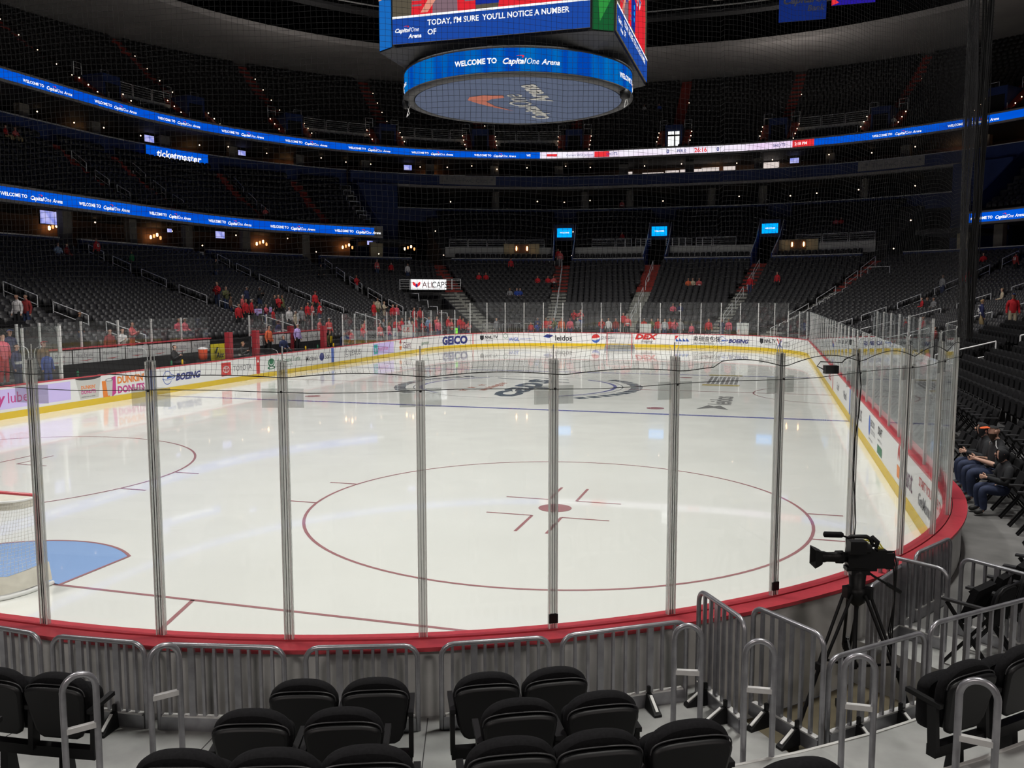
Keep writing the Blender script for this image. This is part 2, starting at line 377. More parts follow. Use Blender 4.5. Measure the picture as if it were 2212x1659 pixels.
# ================================================================ ICE
def build_ice():
    b = MB(); ss = ring_steps(0, TOT, corner=0.3)[:-1]
    b.add([P3(s, 0.0, 0.0) for s in ss], [tuple(range(len(ss)))[::-1]], M_ice)
    ice = tag(b.build('ice_rink'), 'smooth glossy white ice sheet filling the rink inside the boards', 'ice')
    top = lambda a, bb, c: (a, bb, c)
    def part(name, fn, label=None, fm=top):
        D = Decal(fm, 0.003); fn(D); D.b.build(name, ice, label=label)
    def circle(x, y, dots=True):
        def f(D):
            D.ell(x, y, 4.57, 4.57, M_pred, n=96, inner=(4.57-0.055)/4.57)
            for sy in (-1, 1):
                for sx in (-1, 1):
                    hy = 0.86*sy; hx = math.sqrt(4.57**2-hy*hy)*sx
                    D.rect(x+hx, y+hy-0.03, x+hx+0.6*sx, y+hy+0.03, M_pred)
                    cx = x + 0.27*sx; cy = y + 0.64*sy
                    D.rect(cx, cy-0.025, cx+0.86*sx, cy+0.025, M_pred)
                    D.rect(cx-0.028, cy, cx+0.028, cy+1.1*sy, M_pred)
            D.ell(x, y, 0.31, 0.31, M_pred, 0.004, n=28)
        part('faceoff_circle', f)
    for x in (-6.71, 6.71):
        circle(x, 9.45); circle(x, 51.51)
        for y in (24.5, 36.45): part('faceoff_spot', lambda D: D.ell(x, y, 0.31, 0.31, M_pred))
    hw = lambda y: HX if Y0 < y < Y1 else XC + math.sqrt(max(0, R0**2-((Y0-y) if y < Y0 else (y-Y1))**2))
    for y in (3.35, 57.61): part('goal_line', lambda D: D.rect(-hw(y), y-0.03, hw(y), y+0.03, M_pred))
    for y in (23.0, 37.95): part('blue_line', lambda D: D.rect(-HX, y-0.12, HX, y+0.12, M_pblue))
    def centre(D):
        D.rect(-HX, 30.42, -4.7, 30.54, M_pred); D.rect(4.7, 30.42, HX, 30.54, M_pred)
        D.ell(0, 30.48, 4.57, 4.57, M_pnavy, n=96, inner=0.991)
        D.ell(0, 30.48, 4.3, 4.3, M_pblue, a0=-55, a1=55, n=40, inner=0.965); D.ell(0, 30.48, 4.3, 4.3, M_pblue, a0=125, a1=235, n=40, inner=0.965)
        D.ell(HX, 30.48, 3.05, 3.05, M_pred, a0=90, a1=270, n=50, inner=0.98)
    part('centre_circle', centre)
    for sy, gy in ((1, 3.35), (-1, 57.61)):
        def cr(D):
            A = [R(a) for a in range(0, 181, 6)]; pts = []
            rad = 1.83
            xs = math.sqrt(rad**2-1.37**2)
            P = [(1.22, gy), (1.22, gy+sy*1.37)] + [(rad*math.cos(t), gy+sy*rad*math.sin(t)) for t in A if abs(rad*math.cos(t)) < 1.215] + [(-1.22, gy+sy*1.37), (-1.22, gy)]
            D.poly(P, M_crease)
            for i in range(len(P)-1):
                (x0, y0), (x1, y1) = P[i], P[i+1]; d = math.hypot(x1-x0, y1-y0); nx, ny = -(y1-y0)/d*0.025, (x1-x0)/d*0.025
                D.poly([(x0-nx, y0-ny), (x1-nx, y1-ny), (x1+nx, y1+ny), (x0+nx, y0+ny)], M_pred, 0.005)
        part('goal_crease', cr, 'pale blue goal crease with a red outline')
    def trap(D):
        for sx in (-1, 1):
            D.poly([(sx*3.32, 3.35), (sx*3.38, 3.35), (sx*4.30, 0.0), (sx*4.24, 0.0)], M_pred)
            D.poly([(sx*3.32, 57.61), (sx*3.38, 57.61), (sx*4.30, 60.96), (sx*4.24, 60.96)], M_pred)
    part('trapezoid_line', trap)
    # centre logo reads away from the camera
    lm = planemap((0.95, 26.3, 0), (0, 1, 0), (-1, 0, 0))
    def caps(D):
        D.text('caps', 0.2, 0, 2.3, M_pnavy, 0.03, 0.3, sx=1.75)
        D.text('washington', 2.0, 1.75, 0.62, M_pink2, 0.02, 0.25, sx=1.2)
        for i, (a, bb) in enumerate(((1.9, 2.7), (3.0, 2.7), (4.1, 2.6))):
            D.poly([(a+0.26*(1 if k % 2 == 0 else 0.42)*math.sin(PI*k/5), bb+0.26*(1 if k % 2 == 0 else 0.42)*math.cos(PI*k/5)) for k in range(10)], M_pink2, 0.005)
        D.poly([(6.1, -0.9), (7.4, 2.9), (7.55, 2.9), (6.25, -0.9)], M_pnavy, 0.006); D.poly([(7.3, -0.6), (8.3, 1.6), (8.42, 1.6), (7.42, -0.6)], M_pnavy, 0.006)
    part('centre_logo', caps, 'dark hockey stick wordmark with a red word above it', lm)
    def arcs(D):
        for a in list(range(-46, 47, 7)): 
            t = R(a); D.poly([(5.15*math.cos(t+q)+k*math.cos(t), 30.48+5.15*math.sin(t+q)+k*math.sin(t)) for q, k in ((-0.045, -0.25), (0.045, -0.25), (0.045, 0.25), (-0.045, 0.25))], M_pnavy)
            t += PI; D.poly([(5.15*math.cos(t+q)+k*math.cos(t), 30.48+5.15*math.sin(t+q)+k*math.sin(t)) for q, k in ((-0.045, -0.25), (0.045, -0.25), (0.045, 0.25), (-0.045, 0.25))], M_pnavy)
    part('arc_lettering', arcs)
    lm2 = planemap((9.2, 25.0, 0), (0, 1, 0), (-1, 0, 0))
    def lei(D):
        D.poly([(-0.3, 0.0), (0.9, 0.35), (0.55, 0.55), (0.9, 0.75), (-0.3, 1.1), (0.1, 0.55)], M_pgrey)
        D.text('leidos', 1.15, 0.0, 1.15, M_pgrey, 0.02)
    part('ice_logo', lei, 'dark lettering and paper plane mark on the ice', lm2)
    def gold(D):
        D.rect(7.7, 32.9, 9.3, 38.4, M_pgold); D.rect(7.65, 33.5, 9.35, 37.7, M_pwhite, 0.005)
        for i in range(7): D.rect(7.85+0.2*i, 33.7, 7.98+0.2*i, 37.3, M_pgrey, 0.007)
    part('ice_logo', gold, 'gold framed advert painted on the ice')
build_ice()

# ================================================================ BOARDS, ADVERTS, GLASS
def build_boards():
    bd = thing('rink_boards', (0, 0, 0), 'white dasher boards with red cap rail and yellow kick strip around the ice', 'rink boards')
    def part(name, fn, label=None):
        b = MB(); fn(b); return b.build(name, bd, label=label)
    part('board_wall', lambda b: sweep(b, 0, TOT, rect(0.0, 0.05, 0.0, 1.04), M_white, corner=0.3))
    part('back_panel', lambda b: sweep(b, CUM[5]-4, TOT-8, rect(0.20, 0.23, 0.0, 1.04), M_backbd, corner=0.3), 'grey rear face of the boards')
    def cap(b):
        sweep(b, 0, TOT, rect(-0.015, 0.10, 1.03, 1.075), M_red, corner=0.3)
        sweep(b, CUM[4]+30, TOT-8, rect(0.11, 0.29, 1.03, 1.065), M_red, corner=0.3)
        sweep(b, CUM[4]+30, TOT-8, rect(0.10, 0.11, 1.03, 1.05), M_ink, corner=0.3)
    part('cap_rail', cap, 'red cap rail')
    part('kick_plate', lambda b: sweep(b, 0, TOT, rect(-0.012, 0.0, 0.0, 0.22), M_yellow, corner=0.3), 'yellow kick strip')
    def ad(s, fn, label=None, z=0.62):
        D = Decal(ringmap(s, -0.001, z), 0.003); fn(D); D.b.build('advert', bd, label=label)
    T = lambda txt, h, m, bold=0.02, sh=0.0, sx=1.0: (lambda D: D.text(txt, 0, -h*0.36, h, m, bold, sh, sx=sx))
    # left side boards, from the camera end
    L = s_left
    def jiffy(D):
        D.rect(-2.2, -0.30, 2.15, 0.34, M_lilac, 0.002); w_ = D.text('jiffy', -1.4, -0.12, 0.52, M_inkpink, 0.03, 0.15); D.text('lube', -1.4+w_+0.1, -0.12, 0.50, M_inkpink, 0.0)
    ad(L(16.6), jiffy, 'lilac advert with pink lettering')
    def cup(D):
        D.poly([(-0.62, 0.40), (0.62, 0.40), (0.46, -0.36), (-0.42, -0.36)], M_wpanel, 0.002)
        D.ell(0, 0.40, 0.62, 0.09, M_ink, 0.005)
        D.text("DUNKIN'", -0.36, 0.0, 0.17, M_inkorange, 0.03); D.text('DONUTS', -0.36, -0.17, 0.17, M_inkpink, 0.03)
        D.text('america runs on dunkin', -0.36, -0.30, 0.07, M_ink)
    ad(L(19.6), cup, 'advert picture of a white coffee cup')
    def dunk(D):
        D.poly([(-0.45, -0.42), (-0.1, -0.42), (-0.25, 0.2), (-0.5, 0.2)], M_inkorange); D.poly([(0.0, -0.42), (0.22, -0.3), (0.22, 0.34), (0.0, 0.3)], M_inkpink)
        D.ell(-0.12, 0.22, 0.2, 0.06, M_inkgrey, 0.005, inner=0.75); D.poly([(-0.3, 0.2), (0.06, 0.2), (0.0, -0.36), (-0.22, -0.36)], M_wpanel, 0.004)
        D.text("DUNKIN'", 0.3, 0.04, 0.36, M_inkorange, 0.04); D.text('DONUTS', 0.3, -0.32, 0.36, M_inkpink, 0.04)
    ad(L(20.75), dunk)
    def boe(D):
        D.ell(0, 0, 0.28, 0.28, M_inkblue, inner=0.9, a0=20, a1=330); D.ell(0.05, 0.02, 0.42, 0.12, M_inkblue, inner=0.85, a0=200, a1=430)
        D.poly([(-0.05, -0.05), (0.42, 0.0), (0.0, 0.06)], M_inkblue); D.text('BOEING', 0.5, -0.15, 0.38, M_inknavy, 0.05, 0.3, sx=1.15)
    ad(L(23.9), boe)
    def toy(D):
        D.rect(-0.05, -0.28, 0.68, 0.32, M_inkred); D.ell(0.31, 0.02, 0.24, 0.16, M_white, 0.008, inner=0.85); D.ell(0.31, 0.02, 0.08, 0.16, M_white, 0.008, inner=0.75); D.ell(0.31, 0.1, 0.17, 0.07, M_white, 0.008, inner=0.75)
        D.text('TOYOTA', 0.85, -0.12, 0.36, M_inkgrey, 0.012, sx=1.0)
    ad(L(27.6), toy)
    ad(L(30.48)-0.15, lambda D: (D.rect(0, -0.61, 0.3, 0.41, M_inkred, seg=1), D.poly([(0.06, 0.15), (0.24, 0.15), (0.15, 0.3)], M_white, 0.006)), 'red centre line mark')
    def turtle(D):
        D.ell(0.25, 0.05, 0.3, 0.2, M_inkgreen, inner=0.7); D.ell(0.25, 0.08, 0.18, 0.12, M_inkgreen); D.ell(0.25, -0.2, 0.35, 0.08, M_inkgreen, inner=0.6)
        D.text('the Greene Turtle', 0.75, -0.02, 0.34, M_inkgreen, 0.0, 0.1, sx=0.9); D.text('sports bar & grille', 1.3, -0.2, 0.13, M_inkgreen)
    ad(L(31.4), turtle)
    ad(L(35.0), lambda D: (D.text('Michael', 0, -0.14, 0.42, M_inkgrey, 0.01, 0, sx=0.95), D.ell(1.72, 0.0, 0.26, 0.22, M_inknavy), D.text('Son', 2.05, -0.14, 0.42, M_inkgrey, 0.01)))
    ad(L(37.95)-0.15, lambda D: D.rect(0, -0.61, 0.3, 0.41, M_inkblue, seg=1), 'blue line mark')
    ad(L(23.0)-0.15, lambda D: D.rect(0, -0.61, 0.3, 0.41, M_inkblue, seg=1), 'blue line mark')
    def lex(D):
        D.ell(0.25, 0.02, 0.3, 0.24, M_inkgrey, inner=0.88); D.poly([(0.2, 0.2), (0.27, 0.2), (0.2, -0.05), (0.42, -0.05), (0.42, -0.1), (0.12, -0.1)], M_inkgrey); D.text('LEXUS', 0.65, -0.16, 0.46, M_inkgrey, 0.015, sx=1.1)
    ad(L(39.4), lex)
    def ent(D):
        D.rect(-0.1, -0.36, 3.0, 0.36, M_lilac, 0.002); D.rect(0.0, -0.3, 0.55, 0.3, mat('ink_teal', (0.05, 0.40, 0.40), 0.5), 0.004); D.text('e', 0.12, -0.16, 0.5, M_lilac, 0.02, c=0.008); D.text('nterprise', 0.6, -0.12, 0.42, M_inkpink, 0.0, c=0.008)
    ad(L(43.3), ent, 'lilac advert with a teal square')
    def giant(D):
        for k in range(5): D.ell(0.2+0.12*math.cos(R(30+30*k)), 0.1+0.2*math.sin(R(30+30*k)), 0.035, 0.12, M_inkred)
        D.poly([(0.0, -0.02), (0.4, -0.02), (0.36, -0.26), (0.04, -0.26)], M_inkorange); D.text('Giant', 0.6, -0.2, 0.62, mat('ink_plum', (0.12, 0.02, 0.08), 0.5), 0.0)
    ad(L(47.2), giant)
    ad(L(51.0), T('Jagermeister', 0.34, M_inkgreen, 0.0, 0.2, 0.85))
    fl = lambda deg: CUM[1] + R0*R(deg)
    fr = lambda deg: CUM[4] - R0*R(deg)
    ad(fl(14), T('GEICO', 0.82, M_inknavy, 0.05, 0.0, 1.12))
    ad(fl(36.2)-0.05, lambda D: D.rect(0, -0.4, 0.07, 0.41, M_inkred), 'red goal line mark')
    def nhl(D):
        D.poly([(0.0, 0.26), (0.34, 0.26), (0.34, 0.0), (0.17, -0.14), (0.0, 0.0)], M_ink); D.text('NHL.TV', 0.42, 0.0, 0.32, M_ink, 0.04, 0.15); D.text('watch live', 0.5, -0.2, 0.16, M_inkgrey)
    ad(fl(40.5), nhl)
    ad(fl(54.5), lambda D: (D.ell(0.1, 0.18, 0.18, 0.2, M_inkgreen, inner=0.8), D.text('WGL', 0.35, -0.22, 0.38, M_inkblue, 0.02), D.text('energy answers', 1.3, -0.1, 0.15, M_inkblue)))
    def leid(D):
        D.poly([(0, 0.12), (0.3, 0.3), (0.8, 0.22), (0.5, 0.0)], M_inknavy); D.poly([(0.0, 0.1), (0.45, -0.02), (0.3, 0.14)], M_inkblue, 0.006); D.text('leidos', 0.95, -0.2, 0.58, M_ink, 0.02)
    ad(fl(75.5), leid)
    def pep(D):
        D.ell(0.35, 0.0, 0.34, 0.34, M_inkblue); D.ell(0.35, 0.0, 0.34, 0.34, M_inkred, 0.005, a0=10, a1=200); D.poly([(0.03, 0.0), (0.3, 0.0), (0.68, 0.1), (0.62, -0.06), (0.3, -0.16), (0.02, -0.12)], M_white, 0.007)
        D.text('pepsi', 0.8, 0.0, 0.44, M_inkgrey, 0.0, sx=1.15); D.text('zero sugar', 1.2, -0.22, 0.16, M_inkgrey)
    ad(CUM[2]+XC-2.75, pep)
    ad(CUM[2]+XC+0.65, lambda D: (D.text('DEX', 0, 0.0, 0.52, M_inkred, 0.06, 0.25, sx=1.5), D.text('imaging', 0.45, -0.26, 0.3, M_inkgrey, 0.02, 0.3)))
    def org(D):
        D.poly([(0, 0.3), (0, -0.02), (0.14, 0.12), (0.28, 0.3)], M_inkred)
        for k in range(4): D.poly([(0.05+0.26*k, -0.14), (0.05+0.26*k, 0.12), (0.3+0.26*k, -0.14)], M_inkblue)
        D.text('O R G', 0.05, -0.32, 0.15, M_ink); D.text('\u5965\u745e\u91d1\u5305\u88c5', 1.35, -0.08, 0.42, M_ink, 0.01); D.text('ORG PACKAGING', 1.35, -0.32, 0.17, M_ink, 0.01, sx=1.15)
    ad(CUM[2]+XC+3.7, org)
    ad(fr(71), boe); ad(fr(50), nhl)
    ad(fr(39), lambda D: (D.poly([(0, 0.3), (0.14, 0.3), (0.28, 0.0), (0.42, 0.3), (0.56, 0.3), (0.34, -0.1), (0.26, -0.1)], M_inkred), D.poly([(0.28, 0.0), (0.6, 0.25), (0.45, -0.05), (0.6, -0.35), (0.35, -0.15), (0.15, -0.35)], M_inkblue), D.text('MEDICAL\nCENTER', 0.8, -0.02, 0.2, M_inkgrey)))
    Rr = s_right
    ad(Rr(37), T('Papa Johns', 0.36, M_inkred)); ad(Rr(33), T('CocaCola', 0.4, M_inkred)); 
    ad(Rr(30.48)-0.15, lambda D: D.rect(0, -0.61, 0.3, 0.41, M_inkred, seg=1), 'red centre line mark'); ad(Rr(23.0)-0.15, lambda D: D.rect(0, -0.61, 0.3, 0.41, M_inkblue, seg=1), 'blue line mark')
    ad(Rr(28.4), T('Capital', 0.4, M_inkgrey, 0.0, 0.2)); ad(Rr(25.4), T('WizardS', 0.34, M_inkgrey, 0.03)); ad(Rr(21.4), lex)
    def erc(D):
        D.ell(0.15, 0.05, 0.17, 0.26, M_inkblue); D.text('ERCON', 0.45, 0.08, 0.22, M_inkgrey, 0.02); D.text('SOLUTIONS', 0.45, -0.1, 0.17, M_inkgrey); D.text('www.ercon.com', 0.1, -0.3, 0.12, M_inkgrey)
        D.text('DRAFT', 1.9, 0.1, 0.26, M_ink, 0.02); D.text('www.draft.com', 1.9, -0.06, 0.12, M_inkgrey); D.rect(1.9, -0.34, 2.75, -0.14, M_inkgreen, 0.004)
    ad(Rr(17.6), erc); 
    ad(Rr(12.5), giant)
    ad(Rr(9.9), lambda D: (D.text('START YOUR FREE TRIAL', 0, 0.1, 0.22, M_inkred, 0.01), D.text('GetMonumental.com', 0, -0.22, 0.30, M_inkgrey, 0.02)))
    # glass and posts
    def pane(s0, s1, z0, z1, d=0.07, lab=None):
        a = P3(s0, d, z0); c = P3(s1, d, z0); v = Vector((c[0]-a[0], c[1]-a[1], 0)); L_ = v.length; v.normalize(); n = Vector((-v.y, v.x, 0))*0.006
        a = Vector(a)+v*0.03; c = Vector(c)-v*0.03; r_ = 0.05; b = MB(); up = Vector((0, 0, 1)); h = z1-z0
        path = [a, a+up*(h-r_), a+up*(h-0.015)+v*0.015, a+up*h+v*r_, c+up*h-v*r_, c+up*(h-0.015)-v*0.015, c+up*(h-r_), c]
        b.add([p+n for p in path]+[p-n for p in path], [tuple(range(8)), tuple(range(8, 16))[::-1]], M_glass)
        b.add([p+n for p in path]+[p-n for p in path], [(i, i+8, i+9, i+1) for i in range(7)], mat('glass_edge', (0.62, 0.65, 0.64), 0.3))
        b.build('glass_pane', bd)
    def post(s, z1, d=0.07, plate=False, big=True, m=None, foot=False):
        b = MB(); (x, y), n = rp(s, d); a = math.atan2(n[1], n[0]); wd = 0.072 if big else 0.055; m = m or (M_post if big else M_alu)
        b.box((x, y, (1.07+z1)/2), (0.03 if big else 0.05, wd, z1-1.07), m, a)
        if big:
            for k in (-0.009, 0.012): b.box((x+n[0]*0.026-n[1]*k, y+n[1]*0.026+n[0]*k, (1.07+z1)/2), (0.006, 0.0035, z1-1.09), M_dark, a)
            for k in (-0.033, 0.033): b.box((x+n[0]*0.03-n[1]*k, y+n[1]*0.03+n[0]*k, (1.07+z1)/2), (0.012, 0.008, z1-1.09), mat('pale_strip', (0.78, 0.79, 0.76), 0.4), a)
            b.tube([(x, y, z1), (x, y, z1+0.12)], 0.006, M_alu, 6)
        o = b.build('glass_post', bd)
        if plate:
            q = MB()
            for k in (-0.105, 0.105): q.box((x+n[0]*0.02-n[1]*k, y+n[1]*0.02+n[0]*k, 3.10), (0.008, 0.13, 0.155), M_plate, a)
            q.build('clear_bracket', o)
        if foot:
            q = MB(); q.box((x+n[0]*0.034, y+n[1]*0.034, 1.17), (0.02, 0.078, 0.08), M_black, a); q.build('tape_wrap', o, label='black tape')
    near = [s_nr(-a) for a in (0, 7.5, 15, 22.5, 30, 37.3)] + [s_nr(-a) for a in (44.8, 52.7, 60.2, 67.6, 75.0, 82.4, 90.0)] + [CUM[6]+1.15*k for k in (1, 2)]
    for i, s in enumerate(near):
        post(s, 3.40, plate=True, foot=(i in (6, 8)))
        if i: pane(near[i-1], s, 1.075, 3.5)
    # right side
    ys = [8.4+1.52*k for k in range(0, 30)]; prev = near[0]
    for y in ys:
        s = s_right(y)
        if y > 9: pane(s, prev, 1.075, 2.9); post(s, 2.86, big=False)
        prev = s
    # far end
    fs = [s_right(52.5)-1.52*k for k in range(1, 26)]; hgt = lambda s: 3.42 if CUM[1]+5 < s < CUM[4]-5 else 2.9
    while fs[-1] > s_left(38.6): fs.append(fs[-1]-1.52)
    for s in fs:
        if s < s_left(38.0): break
        pane(s, prev, 1.075, hgt(s)); 
        post(s, hgt(s)-0.03, big=False, m=M_wpanel if CUM[1]+8.5 < s < CUM[1]+11.8 else None)
        prev = s
    # near left
    ls = [s_left(9.3+1.52*k) for k in range(0, 7)]
    for i, s in enumerate(ls):
        post(s, 2.88, big=(i > 4))
        if i: pane(ls[i-1], s, 1.075, 2.9)
    return bd
build_boards()

def build_net():
    s0, s1 = s_nr(-9.0), CUM[6]+3.6; d = 0.14
    t = thing('safety_net', P3(s_nr(-60), d, 3.3), 'fine black safety netting hanging above the corner glass', 'netting')
    org = np.array(t.location); a0 = 0.0
    Ltot = 0; S = [s0]; s = s0; step = 0.044
    while s < s1: s = adv(s, d, step); S.append(s)
    zt = 11.0; nz = int((zt-3.3)/0.044)
    def low(i):
        s = S[i]; u = ((s-CUM[5])/R0/R(7.47)) % 1.0; am = 0.085 if s < s_nr(-50) else (0.035 if s < s_nr(-75) else 0.02)
        return 3.27 + am*math.sin(PI*u)
    N = np.zeros((len(S), nz+1, 3)); ph = RNG.rand(64)*6
    for i, s in enumerate(S):
        (x, y), n = rp(s, d); z0 = low(i)
        for k in range(nz+1):
            f = k/nz; z = z0 + (zt-z0)*f
            wob = 0.012*math.sin(0.9*i*0.3+z*5+ph[i % 64]*0.25)*math.exp(-f*6) + 0.02*math.sin(z*2.2+i*0.02)
            sh = 0.011*math.sin(k*0.8+i*0.13)*math.exp(-f*5)
            N[i, k] = (x+n[0]*wob-n[1]*sh, y+n[1]*wob+n[0]*sh, z)
    r = 0.00125; V = []; F = []
    def strands(A, off3):
        # A: (m, q, 3) polylines -> three sided tubes
        m, q, _ = A.shape; base = len(V)
        vv = (A[:, :, None, :] + off3[None, None]).reshape(-1, 3)
        b0 = sum(len(x) for x in V); V.append(vv)
        idx = np.arange(m*q*3).reshape(m, q, 3)+b0
        for j in range(3):
            a = idx[:, :-1, j]; b = idx[:, :-1, (j+1) % 3]; c = idx[:, 1:, (j+1) % 3]; e = idx[:, 1:, j]
            F.append(np.stack([a, b, c, e], -1).reshape(-1, 4))
    tri = np.array([(math.cos(a), math.sin(a)) for a in (0.5, 0.5+2*PI/3, 0.5+4*PI/3)])*r
    strands(N[:, ::3] if False else N, np.array([(p[0], p[1], 0) for p in tri]))
    strands(N.transpose(1, 0, 2), np.array([(p[0]*0.7, p[0]*0.7, p[1]) for p in tri]))
    V_ = np.concatenate(V)-org; F_ = np.concatenate(F)
    me = bpy.data.meshes.new('net_mesh'); me.vertices.add(len(V_)); me.vertices.foreach_set('co', V_.ravel())
    me.loops.add(F_.size); me.loops.foreach_set('vertex_index', F_.ravel().astype(np.int32)); me.polygons.add(len(F_))
    me.polygons.foreach_set('loop_start', np.arange(0, F_.size, 4, dtype=np.int32)); me.polygons.foreach_set('loop_total', np.full(len(F_), 4, dtype=np.int32))
    me.update(calc_edges=True); me.materials.append(M_string); o = bpy.data.objects.new('net_mesh', me); COL.objects.link(o); o.parent = t
    b = MB(); b.tube([P3(S[i], d, low(i)) for i in range(0, len(S), 2)], 0.0042, M_rope, 5); b.build('bottom_rope', t, org)
    b = MB()
    # gathered folds at the right hand edge
    for k in range(46):
        a = k/46; dx = 0.30*(RNG.rand()-0.5); dy = 0.10*(RNG.rand()-0.5); ph_ = RNG.rand()*6
        base = P3(s_nr(-8.6), 0.16, 0); pts = []
        for j in range(26):
            z = 3.35+ (zt-3.35)*j/25; spread = 0.55+0.45*min(1, (z-3.3)/3)
            pts.append((base[0]+dx*spread+0.012*math.sin(z*3+ph_), base[1]+dy+0.02*math.sin(z*2+ph_), z))
        b.tube(pts, 0.0035+0.003*RNG.rand(), M_rope, 4, cap=False)
    for j in range(150):
        z = 3.4+j*0.05; base = P3(s_nr(-8.6), 0.16, 0); w_ = 0.16*(0.55+0.45*min(1, (z-3.3)/3))
        b.tube([(base[0]+w_*q, base[1]+0.05*math.sin(q*3), z+0.04*q*q) for q in (-1, -0.5, 0, 0.5, 1)], 0.0022, M_rope, 3, cap=False)
    b.build('gathered_folds', t, org, 'dense dark gathered folds of the net')
    c = MB(); c.tube([P3(adv(s_nr(-2), 0.12, k*0.4), 0.12, 3.155+0.012*math.sin(k*0.4/1.12*PI*1.0)) for k in range(0, 46)], 0.0032, M_rope, 5)
    for a in (7.5, 15, 22.5, 30, 37.3, 44.8, 52.7, 60.2, 67.6, 75, 82.4): c.ball(P3(s_nr(-a), 0.13, 3.155), 0.012, M_rope, 6)
    tag(c.build('support_cable', None, P3(s_nr(-45), 0.12, 3.15)), 'thin black cable strung along the tops of the corner glass posts', 'cable')
build_net()

# ================================================================ THE BOWL
def row(k): return 1.4+0.84*k, 0.45+0.20*k+0.0036*k*k      # seat back offset and floor height of lower row k
def fd(deg): return CUM[1] + R0*R(deg)
def frd(deg): return CUM[4] - R0*R(deg)
TUN = (50.05, 51.35)                                       # the tunnel in the far left corner
PIT = (s_nr(-37.8), s_nr(-51.6))                           # the sunken camera pit by the near boards
def stair_prof(rows, k0, k1, base, d_first=None):
    p = []
    for k in range(k0, k1+1):
        d, z = rows(k); da = d-0.42
        if k == k0 and d_first is not None: da = d_first
        p += [(da, z), (d+0.42, z)]
    return p + [(p[-1][0]+0.2, p[-1][1]), (p[-1][0]+0.2, base), (p[0][0], base)]
def structure(name, fn):
    b = MB(); fn(b); V = np.array(b.v); o = b.build(name, None, tuple((V.min(0)+V.max(0))/2)); o['kind'] = 'structure'; return o
def lower(b):
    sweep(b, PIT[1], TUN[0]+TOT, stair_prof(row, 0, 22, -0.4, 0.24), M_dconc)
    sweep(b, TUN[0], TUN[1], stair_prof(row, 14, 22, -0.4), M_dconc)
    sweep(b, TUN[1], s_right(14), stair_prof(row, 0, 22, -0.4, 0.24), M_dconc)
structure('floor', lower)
# paler copy of the stand concrete close to the camera
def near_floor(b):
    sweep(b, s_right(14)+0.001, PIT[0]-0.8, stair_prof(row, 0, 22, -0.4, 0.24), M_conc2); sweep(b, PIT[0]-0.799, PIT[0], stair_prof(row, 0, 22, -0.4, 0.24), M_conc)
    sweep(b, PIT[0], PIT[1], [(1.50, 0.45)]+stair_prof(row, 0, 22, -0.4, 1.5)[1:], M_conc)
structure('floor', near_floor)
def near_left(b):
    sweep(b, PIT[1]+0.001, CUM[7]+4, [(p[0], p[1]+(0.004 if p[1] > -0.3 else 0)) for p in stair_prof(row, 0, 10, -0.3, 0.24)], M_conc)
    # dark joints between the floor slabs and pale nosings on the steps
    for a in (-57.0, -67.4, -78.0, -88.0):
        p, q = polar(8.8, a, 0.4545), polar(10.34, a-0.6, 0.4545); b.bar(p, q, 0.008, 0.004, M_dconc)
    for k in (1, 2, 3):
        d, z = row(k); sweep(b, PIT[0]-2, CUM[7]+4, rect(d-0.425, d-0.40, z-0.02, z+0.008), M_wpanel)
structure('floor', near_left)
def pit(b):
    sweep(b, PIT[0], PIT[1], rect(0.24, 1.5, -0.06, 0.0), M_pit)
structure('floor', pit)
structure('floor', lambda b: sweep(b, TUN[0]-0.4, TUN[1]+0.4, rect(0.24, 14, -0.05, 0.0), M_dark))

# red and grey aisle stairs
LA = [s_left(14.0), s_left(27.6), s_left(40.9), 44.5, 48.1]
FA = [51.94, 55.74, 61.2, 67.7, 70.9]
RA = [75.1, 78.9, s_right(40.9), s_right(27.6), s_right(14.0)]
def stair(s0, rows, k0, k1, m, label, group, hw=0.62):
    def f(b):
        for k in range(k0, k1+1):
            d, z = rows(k); z2 = rows(k+1)[1]; (x, y), n = rp(s0, d); a = math.atan2(n[1], n[0])
            b.box((x, y, z+0.012), (0.84, hw*2, 0.024), m, a)
            b.box((x+n[0]*0.21, y+n[1]*0.21, z+(z2-z)/4+0.012), (0.42, hw*2, (z2-z)/2+0.02), m, a)
            b.box((x+n[0]*0.425, y+n[1]*0.425, (z+z2)/2+0.012), (0.02, hw*2, z2-z), m, a)
    one('aisle_stair', label, 'stairs', f, group)
for i, s in enumerate(FA):
    where = ['at the far left corner beside the tunnel', 'left of the far goal', 'in line with the far goal', 'right of the far goal', 'in the far right corner'][i]
    stair(s, row, 15, 22, M_redst, 'upper flight of red aisle steps '+where, 'red aisle stairs in the far lower stand', 0.85)
    stair(s, row, 0 if i else 1, 14, M_greyst, 'lower flight of grey aisle steps '+where, 'grey aisle stairs in the far lower stand', 0.8)

